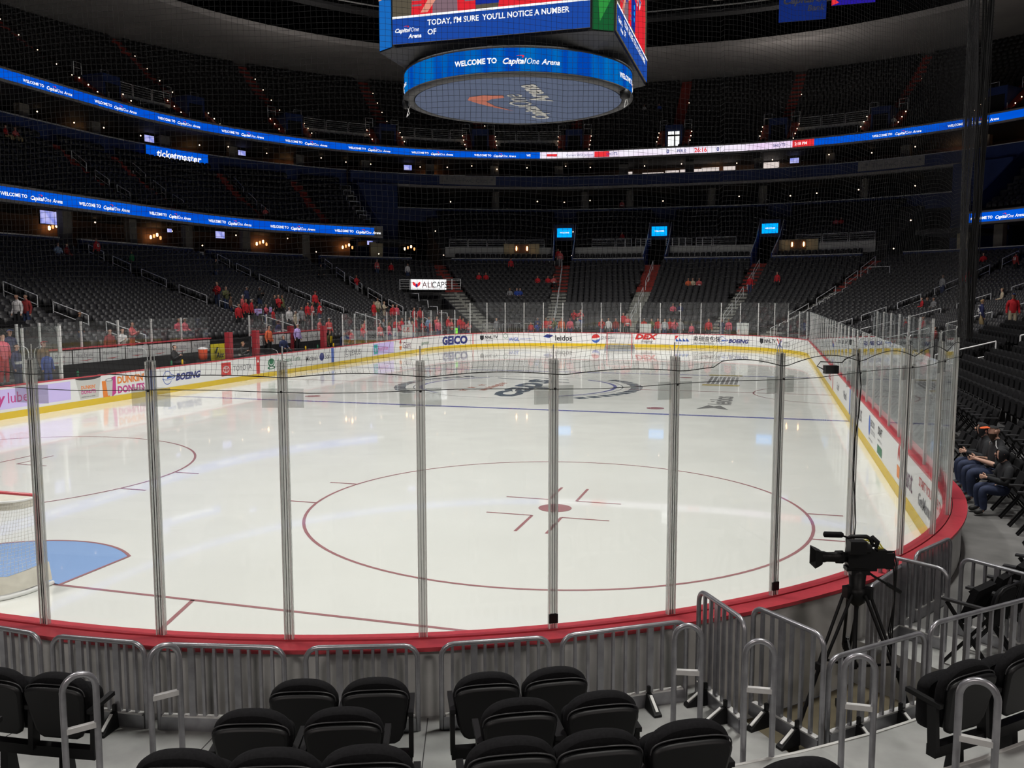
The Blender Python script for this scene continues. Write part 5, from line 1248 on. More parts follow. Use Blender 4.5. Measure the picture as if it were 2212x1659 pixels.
        # person in a red jersey
        D.poly([(4.4*k, 1.0), (7.3*k, 1.0), (7.4*k, 2.6), (7.2*k, 3.4), (6.4*k, 3.9), (5.0*k, 3.9), (4.0*k, 3.4), (3.6*k, 2.8), (3.7*k, 2.5), (4.6*k, 2.4)], red, 0.05)
        D.poly([(5.2*k, 2.9), (6.0*k, 2.9), (5.6*k, 2.45)], M_ewhite, 0.055); D.poly([(5.3*k, 2.88), (5.9*k, 2.88), (5.6*k, 2.56)], M_enavy, 0.058)
        D.ell(4.85*k, 2.75, 0.3*k, 0.2, skin, 0.06); D.rect(4.75*k, 2.2, 4.95*k, 2.6, bl, 0.061, seg=1); D.rect(4.75*k, 2.4, 4.95*k, 2.5, M_ewhite, 0.062, seg=1)
        D.ell(5.6*k, 4.4, 0.55*k, 0.7, skin, 0.06)
        for z_ in (1.6, 1.85, 2.1): D.ell(4.1*k, z_, 0.09*k, 0.1, M_ecyan, 0.06)
        cap_logo(D, 0.12*k, 0.42, 0.22*k, M_ewhite, M_ered, False, 0.09); D.text('Arena', 0.68*k, 0.18, 0.22*k, M_ewhite, 0.03, 0.2, c=0.09)
        D.text("TODAY, I'M SURE  YOU'LL NOTICE A NUMBER", 1.5*k, 0.6, 0.30*k, M_ewhite, 0.02, sx=0.92, c=0.09); D.text('OF', 1.5*k, 0.25, 0.30*k, M_ewhite, 0.02, c=0.09)
        for q in D.b.mats: pass
        D.b.build(name, t, O, lab)
    scr('video_screen', (-3.9, cy-4.06, 13.66), (1, 0, 0), 7.8, 'video screen with two people in red jerseys above a blue caption strip')
    scr('video_screen', (4.71, cy-3.5, 13.66), (0, 1, 0), 8.3, 'side video screen seen at a sharp angle')
    for nm, p, q, m1, m2 in (('corner_screen', (3.95, -4.05), (4.7, -3.6), emi('corner_green', (0.01, 0.10, 0.03), 1.0), emi('corner_leaf', (0.03, 0.28, 0.05), 1.0)), ('corner_screen', (-4.7, -3.6), (-3.95, -4.05), emi('corner_blue', (0.01, 0.14, 0.50), 1.0), emi('corner_peach', (0.75, 0.4, 0.25), 1.0))):
        ax = (q[0]-p[0], q[1]-p[1], 0); L_ = math.hypot(*ax[:2]); D = Decal(planemap((cx+p[0], cy+p[1], 13.6), ax, (0, 0, 1)), 0.02)
        D.rect(0.02, 0, L_-0.02, 6.5, m1, seg=1); D.poly([(0.3, 0.3), (L_-0.1, 1.2), (L_-0.1, 2.6), (0.2, 1.4)], m2, 0.03) if nm and p[0] > 0 else D.rect(0.02, 1.9, L_-0.02, 3.0, m2, 0.03, seg=1)
        D.b.build(nm, t, O)
scoreboard()

# ================================================================ GOALS
def goal(name, label, gy, sg, detail):
    t = thing(name, (0, gy, 0), label, 'goal'); O = (0, gy, 0)
    Y = lambda y: gy - sg*y           # y metres behind the goal line
    b = MB(); b.tube([(-0.915, gy, 0.0), (-0.915, gy, 1.20), (-0.895, gy, 1.22), (0.895, gy, 1.22), (0.915, gy, 1.20), (0.915, gy, 0.0)], 0.032, M_red, 10); b.build('goal_frame', t, O, 'red goal posts and crossbar')
    arc = lambda w_, dp, z, n=16: [(w_*math.sin(PI*(i/n-0.5))*(1 if True else 0), Y(dp*math.cos(PI*(i/n-0.5))**0.6 if abs(i/n-0.5) < 0.4999 else 0.0), z) for i in range(n+1)]
    base = arc(1.12, 1.12, 0.03); top = arc(0.90, 0.50, 1.20)
    b = MB(); b.tube(base, 0.03, M_white, 8); b.build('base_frame', t, O, 'white base frame')
    b = MB(); b.tube(top, 0.018, M_white, 6); b.tube([(0, gy, 1.2), (0, Y(0.5), 1.2)], 0.015, M_white, 6); b.build('top_frame', t, O)
    nf = mat('goal_netting', (0.72, 0.70, 0.67), 0.8); b = MB(); nn = 60 if detail else 20; nv = 26 if detail else 9; r = 0.0022 if detail else 0.006
    A = arc(1.10, 1.10, 0.05, nn); B = arc(0.90, 0.50, 1.19, nn)
    for p, q in zip(A, B): b.tube([Vector(p).lerp(Vector(q), k/3)+Vector((0, -sg*0.04*math.sin(PI*k/3), 0)) for k in range(4)], r, nf, 3, cap=False)
    for j in range(1, nv):
        f = j/nv; b.tube([Vector(p).lerp(Vector(q), f)+Vector((0, -sg*0.04*math.sin(PI*f), 0)) for p, q in zip(A, B)], r, nf, 3, cap=False)
    b.build('back_netting', t, O, 'white string netting')
    # canvas top flap and skirt
    b = MB(); n = 16
    def cloth(P, Q, th=0.01):
        V = [tuple(p) for p in P]+[tuple(q) for q in Q]+[(p[0]*0.985, p[1]+sg*th, p[2]) for p in P]+[(q[0]*0.985, q[1]+sg*th, q[2]) for q in Q]; k = len(P); F = []
        for i in range(k-1): F += [(i, i+1, k+i+1, k+i), (2*k+i, 3*k+i, 3*k+i+1, 2*k+i+1)]
        b.add(V, F, mat('goal_canvas', (0.62, 0.59, 0.52), 0.8, 0, 0.08, 9), True)
    P_ = arc(1.11, 1.12, 0.07, n); Q_ = [(x*0.965, y*0.965+gy*0.035, 0.30+0.02*math.sin(i*2.1)) for i, (x, y, z) in enumerate(arc(1.11, 1.12, 0.3, n))]; cloth(P_, Q_); b.build('skirt', t, O, 'off white padded skirt')
    b = MB(); cloth(arc(0.90, 0.5, 1.21, n), [(x, y, z-0.12) for x, y, z in arc(0.92, 0.53, 1.21, n)])
    V = arc(0.90, 0.5, 1.215, n); b.add(V, [tuple(range(len(V)))], MATS['goal_canvas']); b.build('top_flap', t, O)
goal('goal_net', 'near goal with white netting and canvas skirt, cut by the left edge', 3.35, 1, True)
goal('goal_net', 'far goal with red posts standing before the far end boards', 57.61, -1, False)

# ================================================================ BARRIERS, HOOPS
def barrier(p, q, z0, z1, label, group=None, nbar=9, feet=1, r=0.021):
    t = thing('crowd_barrier', (p[0], p[1], z0), label, 'barrier', group); O = tuple(t.location)
    a = Vector((p[0], p[1], 0)); c = Vector((q[0], q[1], 0)); v = (c-a); L_ = v.length; v.normalize(); n = Vector((-v.y, v.x, 0)); up = Vector((0, 0, 1)); rc = 0.10
    pts = [a+up*z0, a+up*(z1-rc)]+[a+v*(rc-rc*math.cos(R(k)))+up*(z1-rc+rc*math.sin(R(k))) for k in (22, 45, 68, 90)]+[c-v*(rc-rc*math.cos(R(k)))+up*(z1-rc+rc*math.sin(R(k))) for k in (90, 68, 45, 22)]+[c+up*(z1-rc), c+up*z0]
    b = MB(); b.tube(pts, r, M_steel, 10); b.build('frame_tube', t, O)
    b = MB(); m = a+v*L_/2; rz = math.atan2(v.y, v.x); b.box((m.x, m.y, z0+0.055), (L_-0.03, 0.045, 0.11), M_steel, rz); b.box((m.x, m.y, z0+0.118), (L_-0.06, 0.05, 0.012), M_alu, rz); b.build('base_channel', t, O)
    for i in range(nbar):
        f = (i+1)/(nbar+1); w_ = 0.052 if i % 4 == 2 else 0.022; m = a+v*L_*f; b = MB(); b.box((m.x, m.y, (z0+z1)/2+0.05), (w_, 0.03, z1-z0-0.13), M_steel, rz); b.build('bar', t, O)
    for k in range(feet):
        f = 0.28 if (k == 0 and feet > 1) else (0.72 if feet > 1 else 0.68); m = a+v*L_*f; d = n if (Vector((CAM[0], CAM[1], 0))-m).dot(n) > 0 else -n
        b = MB(); x = m+d*0.03; A = [(0, 0), (0.19, 0), (0.19, 0.02), (0.03, 0.13), (0, 0.13)]
        V = [x+v*s_*0.022*(1+0.5*(1 if zz < 0.03 else 0))+d*yy+up*(z0+zz) for s_ in (-1, 1) for yy, zz in A]
        b.add(V, [(0, 1, 2, 3, 4), (9, 8, 7, 6, 5)]+[(i, (i+1) % 5, 5+(i+1) % 5, 5+i) for i in range(5)], M_black); b.box(tuple(x+up*(z0+0.16)+d*0.005), (0.025, 0.025, 0.06), M_black, rz)
        o = b.build('foot', t, O, 'black foot')
        b = MB(); b.bar(x+d*0.045+up*(z0+0.127), x+d*0.17+up*(z0+0.04), 0.024, 0.008, mat('reflective_tape', (0.8, 0.8, 0.78), 0.4)); b.build('tape_strip', o, O, 'white strip')
RB = 9.0
for i, (a0, a1, f, txt) in enumerate(((-97.5, -88.0, 1, 'first from the left, cut by the left edge'), (-87.2, -81.9, 1, 'second from the left'), (-81.2, -74.6, 1, 'third from the left behind the tall silver hoop'), (-73.5, -67.9, 0, 'fourth from the left behind the left seat pair'), (-66.7, -61.1, 0, 'fifth from the left behind the right seat pair'), (-60.4, -53.2, 1, 'sixth from the left, ending at the taller barriers'))):
    p, q = polar(RB, a0, 0), polar(RB, a1, 0)
    barrier(p, q, 0.455, 1.16, 'low silver barrier by the boards, '+txt, None, 14 if i == 0 else 9 if i < 2 or i > 2 else 10, f)
barrier((9.9, 1.50), (10.30, 0.86), 0.455, 1.385, 'taller silver barrier standing square to the boards, the left one of two', None, 6, 2)
barrier((10.36, 1.22), (10.88, 0.70), 0.455, 1.385, 'taller silver barrier standing square to the boards, the right one of two', None, 6, 2)
barrier((10.93, 0.82), (11.72, 1.60), 0.455, 1.17, 'silver barrier before the camera pit, the left one of two with a shared corner', None, 8, 2)
barrier((11.76, 1.60), (12.90, 2.70), 0.455, 1.24, 'silver barrier before the camera pit reaching the right edge', None, 9, 1)
barrier((11.60, 3.52), (12.16, 3.12), 0.455, 1.26, 'silver barrier behind the television camera on the far side of the pit', None, 7, 0)
barrier((12.38, 3.62), (13.10, 2.95), 0.455, 1.26, 'silver barrier on the far side of the pit, cut by the right edge', None, 7, 0)
barrier((11.98, 3.85), (12.46, 4.62), 0.455, 1.20, 'silver barrier standing against the red rail right of the television camera', None, 9, 0)
barrier((11.40, 2.62), (11.90, 3.66), 0.455, 1.18, 'silver barrier against the boards, half hidden behind the television camera', None, 9, 0)
def hoop(r_, a, z0, z1, label, dr):
    c = Vector(polar(r_, a, 0)); t = thing('hand_hoop', (c.x, c.y, z0), label, 'handrail'); O = tuple(t.location); w_ = 0.098
    v = Vector((math.cos(R(dr)), math.sin(R(dr)), 0)); p = c-v*w_; q = c+v*w_; up = Vector((0, 0, 1)); rc = w_*0.98
    pts = [p+up*z0]+[p+up*(z1-rc)]+[c+v*(-rc*math.cos(R(k)))+up*(z1-rc+rc*math.sin(R(k))) for k in range(15, 180, 15)]+[q+up*(z1-rc), q+up*z0]
    b = MB(); b.tube(pts, 0.021, M_steel, 12); b.build('bent_tube', t, O)
    b = MB(); b.bar(p+up*(z1-0.36), q+up*(z1-0.36), 0.034, 0.036, M_alu); b.build('crossbar', t, O)
    for e in (p, q):
        b = MB(); b.lathe([(0.055, 0), (0.055, 0.012), (0.028, 0.014), (0.028, 0.03)], (e.x, e.y, z0), M_steel, 12); b.build('base_flange', t, O)
hoop(10.30, -80.0, row(0)[1], 1.50, 'silver hand hoop at the lower left beside the end seat', 52)
hoop(9.80, -78.2, row(0)[1], 1.50, 'silver hand hoop left of the front seats, before the third low barrier', 50)
hoop(9.86, -56.2, row(0)[1], 1.50, 'silver hand hoop at the end of the low barriers, leftmost of four', 10)
hoop(10.28, -54.3, row(0)[1], 1.50, 'silver hand hoop between the two taller barriers, second of four', 5)
hoop(10.75, -51.8, row(1)[1], 1.51, 'silver hand hoop before the camera pit, third of four', 2)
hoop(11.66, -51.8, row(2)[1], 1.72, 'silver hand hoop in front of the right hand seats, rightmost of four', -12)

# ================================================================ TELEVISION CAMERA
def tv_camera():
    c = Vector((11.22, 1.95, 0)); t = thing('television_camera', tuple(c), 'black television camera on a tripod standing in the pit by the boards', 'camera'); O = tuple(c); t.scale = (1, 1, 1.085)
    f = Vector((-0.965, -0.26, 0)).normalized(); sd = Vector((-f.y, f.x, 0)); up = Vector((0, 0, 1)); h = 1.53
    L = lambda a, s_, z: c+f*(a*0.74-0.02)+sd*s_*0.85+up*(h+(z-h)*0.86-0.02 if z > h-0.45 else z)
    ROT = Matrix((f, sd, up)).transposed()
    def part(name, fn, lab=None, parent=None):
        b = MB(); fn(b); return b.build(name, parent or t, O, lab)
    def legs(az, foot_r=0.62):
        d = Vector((math.cos(az), math.sin(az), 0)); s2 = Vector((-d.y, d.x, 0))
        def fn(b):
            for k in (-1, 1): b.tube([c+d*0.09+s2*k*0.05+up*1.24, c+d*0.36+s2*k*0.03+up*0.66], 0.014, M_black, 7)
            b.tube([c+d*0.33+up*0.74, c+d*foot_r+up*0.05], 0.017, M_black, 7); b.box(tuple(c+d*0.36+up*0.66), (0.07, 0.07, 0.06), M_black, az)
            b.bar(c+d*0.33+up*0.72, c+d*0.02+up*0.62, 0.018, 0.018, M_black); b.box(tuple(c+d*foot_r+up*0.03), (0.09, 0.06, 0.05), M_black, az); b.box(tuple(c+d*0.1+up*1.25), (0.06, 0.07, 0.09), M_black, az)
        part('tripod_leg', fn)
    base = math.atan2(f.y, f.x)
    for k in (0.35, 0.35+2*PI/3, 0.35+4*PI/3): legs(base+k)
    part('tripod_bowl', lambda b: (b.lathe([(0.02, 1.12), (0.07, 1.16), (0.10, 1.24), (0.09, 1.28), (0.065, 1.29), (0.075, 1.40), (0.055, 1.43)], (c.x, c.y, 0), M_black, 14), b.lathe([(0.03, 0.60), (0.04, 0.64), (0.02, 0.66), (0.018, 1.15)], (c.x, c.y, 0), M_black, 8)))
    part('camera_plate', lambda b: (b.box(tuple(L(0.0, 0, h-0.085)), (0.26, 0.09, 0.03), M_black, rot=ROT), b.box(tuple(L(0.02, 0, h-0.115)), (0.16, 0.12, 0.035), M_black, rot=ROT)))
    def body(b):
        A = [(-0.17, -0.07), (0.15, -0.07), (0.17, -0.02), (0.15, 0.10), (0.04, 0.125), (-0.10, 0.12), (-0.18, 0.08)]
        b.loft([[tuple(L(a, s_*k, h+z)) for a, z in A] for s_, k in ((-0.065, 1), (0.065, 1))], M_black, smooth=False)
        b.box(tuple(L(-0.23, 0, h+0.01)), (0.08, 0.08, 0.15), M_black, rot=ROT); b.box(tuple(L(-0.02, -0.07, h+0.02)), (0.16, 0.02, 0.09), M_seatpl, rot=ROT)
    bo = part('camera_body', body)
    part('battery', lambda b: b.box(tuple(L(-0.33, 0, h-0.01)), (0.07, 0.07, 0.13), M_black, rot=ROT))
    def lens(b):
        P = [(0.15, 0.045), (0.20, 0.05), (0.21, 0.062), (0.29, 0.06), (0.30, 0.048), (0.40, 0.046), (0.42, 0.052), (0.47, 0.055)]
        rings = []
        for a, r_ in P: rings.append([tuple(L(a, r_*math.cos(2*PI*k/16), h+0.02+r_*math.sin(2*PI*k/16))) for k in range(16)])
        b.loft(rings, M_black); b.box(tuple(L(0.27, -0.075, h+0.0)), (0.13, 0.04, 0.07), M_black, rot=ROT)
    lo = part('lens', lens)
    part('lens_hood', lambda b: b.loft([[tuple(L(a, sx*w_, h+0.02+sz*z_)) for sx, sz in ((-1, -1), (1, -1), (1, 1), (-1, 1))] for a, w_, z_ in ((0.46, 0.055, 0.055), (0.50, 0.075, 0.07), (0.56, 0.095, 0.088), (0.555, 0.088, 0.08), (0.48, 0.05, 0.05))], M_black, smooth=False), None, lo)
    part('handle', lambda b: b.tube([L(0.15, 0, h+0.11), L(0.16, 0, h+0.20), L(0.12, 0, h+0.215), L(-0.06, 0, h+0.215), L(-0.11, 0, h+0.19), L(-0.14, 0, h+0.12)], 0.017, M_black, 8))
    part('viewfinder', lambda b: (b.box(tuple(L(0.10, 0.12, h+0.15)), (0.14, 0.10, 0.10), M_black, rot=ROT), b.tube([L(0.02, 0.12, h+0.14), L(-0.06, 0.12, h+0.13)], [0.045, 0.035], M_black, 10)))
    part('microphone', lambda b: (b.tube([L(0.14, 0.01, h+0.20), L(0.24, 0.02, h+0.232)], 0.008, M_black, 6), b.tube([L(0.22, 0.02, h+0.235), L(0.24, 0.02, h+0.236), L(0.44, 0.02, h+0.24), L(0.45, 0.02, h+0.24)], [0.015, 0.024, 0.024, 0.014], M_fabric, 10)))
    part('pan_handle', lambda b: (b.tube([L(-0.05, -0.05, h-0.10), L(-0.22, -0.12, h-0.20), L(-0.42, -0.2, h-0.30)], 0.010, M_black, 7), b.tube([L(-0.42, -0.2, h-0.30), L(-0.62, -0.28, h-0.40)], 0.018, M_black, 8)))
    def cables(b):
        yl = mat('yellow_cable', (0.55, 0.5, 0.03), 0.5)
        for k in range(7): b.tube([L(0.06-0.03*k, -0.03, h+0.13), L(-0.02-0.02*k, -0.02-0.01*k, h+0.17+0.01*(k % 3)), L(-0.10-0.02*k, 0.0, h+0.15+0.01*(k % 2)), L(-0.2-0.01*k, 0.01, h+0.10)], 0.0035, yl, 5)
        for k in range(3): b.tube([L(-0.2, 0.02*k, h+0.08), L(-0.34-0.03*k, -0.02, h+0.07), L(-0.40-0.02*k, -0.02, h-0.08), L(-0.42, 0.0, h-0.4), L(-0.36, 0.05*k, h-0.62), L(-0.44, 0.02, h-0.9), L(-0.40, 0.0, 0.02)], 0.006, M_black, 6)
        b.tube([L(-0.12, -0.05, h+0.17), L(-0.14, -0.02, h+0.20), L(-0.18, 0.03, h+0.17), L(-0.16, 0.02, h+0.12)], 0.022, M_fabric, 7)
    part('cables', cables, 'yellow and black cables')
tv_camera()
def pod():
    p = Vector(polar(R0+0.02, -39.5, 3.20)); t = thing('speaker_box', tuple(p), 'small black box with a looped cable on the glass near the top right post', 'box'); O = tuple(p)
    b = MB(); b.box(O, (0.13, 0.07, 0.08), M_black, R(18)); b.build('casing', t, O)
    q = Vector(polar(R0+0.10, -37.3, 3.35)); b = MB(); b.tube([p+Vector((-0.07, 0, 0.0)), p+Vector((-0.13, 0, 0.03)), p+Vector((-0.10, 0, 0.075)), p+Vector((0.1, 0, 0.07)), (p+q)/2+Vector((0, 0, 0.02)), q]+[Vector(polar(R0+0.115, -37.3+0.3*math.sin(k*1.3), 3.3-k*0.28)) for k in range(1, 9)], 0.006, M_black, 6); b.build('cable', t, O)
pod()

# ================================================================ BENCHES ON THE LEFT
def benches():
    for y0, y1, txt, ad in ((19.6, 29.6, 'nearer', 'Real Estate'), (33.0, 41.0, 'farther', 'DELL')):
        t = thing('team_bench', (-14.6, (y0+y1)/2, 0.2), 'players bench behind the left boards with a white advert wall, the %s one' % txt, 'bench'); O = tuple(t.location)
        b = MB(); b.box((-15.0, (y0+y1)/2, 1.0), (0.12, y1-y0, 1.7), M_dark); b.build('rear_wall', t, O)
        b = MB(); b.box((-14.4, (y0+y1)/2, 0.65), (0.42, y1-y0-0.4, 0.08), M_black); b.box((-14.4, (y0+y1)/2, 0.4), (0.1, y1-y0-0.8, 0.4), M_black); b.build('bench_seat', t, O)
        b = MB(); b.box((-14.96, (y0+y1)/2, 1.94), (0.2, y1-y0, 0.05), M_red); b.build('rail', t, O)
        n = 7
        for i in range(n):
            D = Decal(planemap((-14.935, y0+(y1-y0)*i/n, 1.35), (0, 1, 0), (0, 0, 1)), 0.006); w_ = (y1-y0)/n
            D.rect(0.03, 0, w_-0.03, 0.52, M_white, seg=1)
            if ad == 'DELL': D.text('DELL', 0.3, 0.2, 0.2, M_inkgrey, 0.02, c=0.012); D.ell(0.95, 0.26, 0.1, 0.1, M_inkgrey, 0.012, inner=0.7)
            else: D.text('Real Estate', 0.18, 0.25, 0.2, M_inkgrey, 0.0, 0.1, c=0.012); D.poly([(0.3, 0.12), (0.7, 0.08), (1.1, 0.14), (0.7, 0.11)], M_inkred, 0.012)
            D.b.build('advert', t, O)
        k = 5
        for i in range(k):
            a, c = y0+(y1-y0)*i/k, y0+(y1-y0)*(i+1)/k
            b = MB(); b.box((-15.0, (a+c)/2, 2.45), (0.014, c-a-0.05, 1.0), M_glass); b.build('glass_pane', t, O)
            b = MB(); b.box((-15.0, a, 2.42), (0.06, 0.07, 1.08), M_alu); b.build('glass_post', t, O)
    for (x, y) in ((-13.3, 28.7), (-13.4, 31.05), (-13.3, 37.6), (-15.0, 37.0)):
        def f(b): b.box((x, y, 1.0), (0.24, 0.30, 2.55), M_padred)
        one('padded_post', 'red padded post by the team benches, %s' % {28.7: 'left of the red centre line', 31.05: 'just right of the red centre line', 37.6: 'beside the far blue line', 37.0: 'behind the farther bench'}[y], 'post', f)
    b = MB(); b.box((-14.0, 18.5, 2.0), (1.9, 0.014, 1.85), M_glass); b.box((-13.05, 18.5, 1.9), (0.07, 0.07, 2.1), M_alu); b.box((-14.9, 18.5, 1.9), (0.07, 0.07, 2.1), M_alu)
    tag(b.build('glass_screen', None, (-14.0, 18.5, 0.9)), 'glass screen with silver posts closing the near end of the left bench', 'glass screen')
    t = thing('water_cooler', (-14.2, 28.0, 1.1), 'orange drinks cooler with a white lid on the bench left of the red post', 'cooler'); O = tuple(t.location)
    b = MB(); b.lathe([(0.16, 1.05), (0.19, 1.12), (0.21, 1.5), (0.20, 1.52)], (-14.2, 28.0, 0), mat('cooler_orange', (0.75, 0.09, 0.03), 0.4), 14); b.build('tub', t, O)
    b = MB(); b.lathe([(0.21, 1.52), (0.21, 1.58), (0.05, 1.62)], (-14.2, 28.0, 0), M_white, 14); b.build('lid', t, O)
    b = MB(); b.box((-14.2, 28.0, 0.62), (0.4, 0.4, 0.85), M_dark); tag(b.build('equipment_case', None, (-14.2, 28, 0.2)), 'dark case under the orange drinks cooler', 'case')
    D = Decal(planemap((-14.3, 28.7, 0.95), (0, 1, 0), (0, 0, 1)), 0.02); D.rect(0, 0, 1.5, 0.75, mat('sign_yellow', (0.7, 0.6, 0.02), 0.5), seg=1); D.text('Acc', 0.4, 0.1, 0.35, M_ink, 0.03, 0.2); D.poly([(0.3, 0.35), (0.45, 0.6), (0.6, 0.6), (0.4, 0.3)], M_ink, 0.03)
    D.b.box((-14.33, 29.45, 1.32), (0.03, 1.5, 0.75), M_dark); tag(D.b.build('yellow_sign'), 'yellow sign with black lettering between the drinks cooler and the red posts', 'sign')
    for y, m, c_ in ((25.1, M_yellow, 'yellow'), (24.4, M_inkgreen, 'green'), (35.3, M_yellow, 'yellow'), (36.6, M_inkgreen, 'green'), (38.4, M_yellow, 'yellow'), (19.3, M_inkgreen, 'green')):
        t = thing('water_bottle', (-13.12, y, 1.08), '%s drinks bottle standing on the left boards %s' % (c_, {25.1: 'right of the man in black', 24.4: 'left of the man in black', 35.3: 'before the farther bench', 36.6: 'at the end of the farther bench', 38.4: 'beside the far blue line', 19.3: 'at the near end of the bench'}[y]), 'bottle'); O = tuple(t.location)
        b = MB(); b.lathe([(0.035, 1.08), (0.04, 1.1), (0.04, 1.24), (0.028, 1.28)], (-13.12, y, 0), m, 8); b.build('flask', t, O); b = MB(); b.lathe([(0.028, 1.28), (0.028, 1.31), (0.01, 1.35)], (-13.12, y, 0), M_black, 8); b.build('cap', t, O)
benches()
# penalty box glass on the right
for i in range(7):
    y = 21+2.2*i; b = MB(); b.box((14.9, y+1.1, 2.2), (0.014, 2.1, 2.1), M_glass); b.box((14.9, y, 2.2), (0.06, 0.07, 2.15), M_alu)
    tag(b.build('glass_screen', None, (14.9, y, 1.1)), 'tall glass screen behind the right hand penalty boxes', 'glass screen', 'penalty box glass screens')
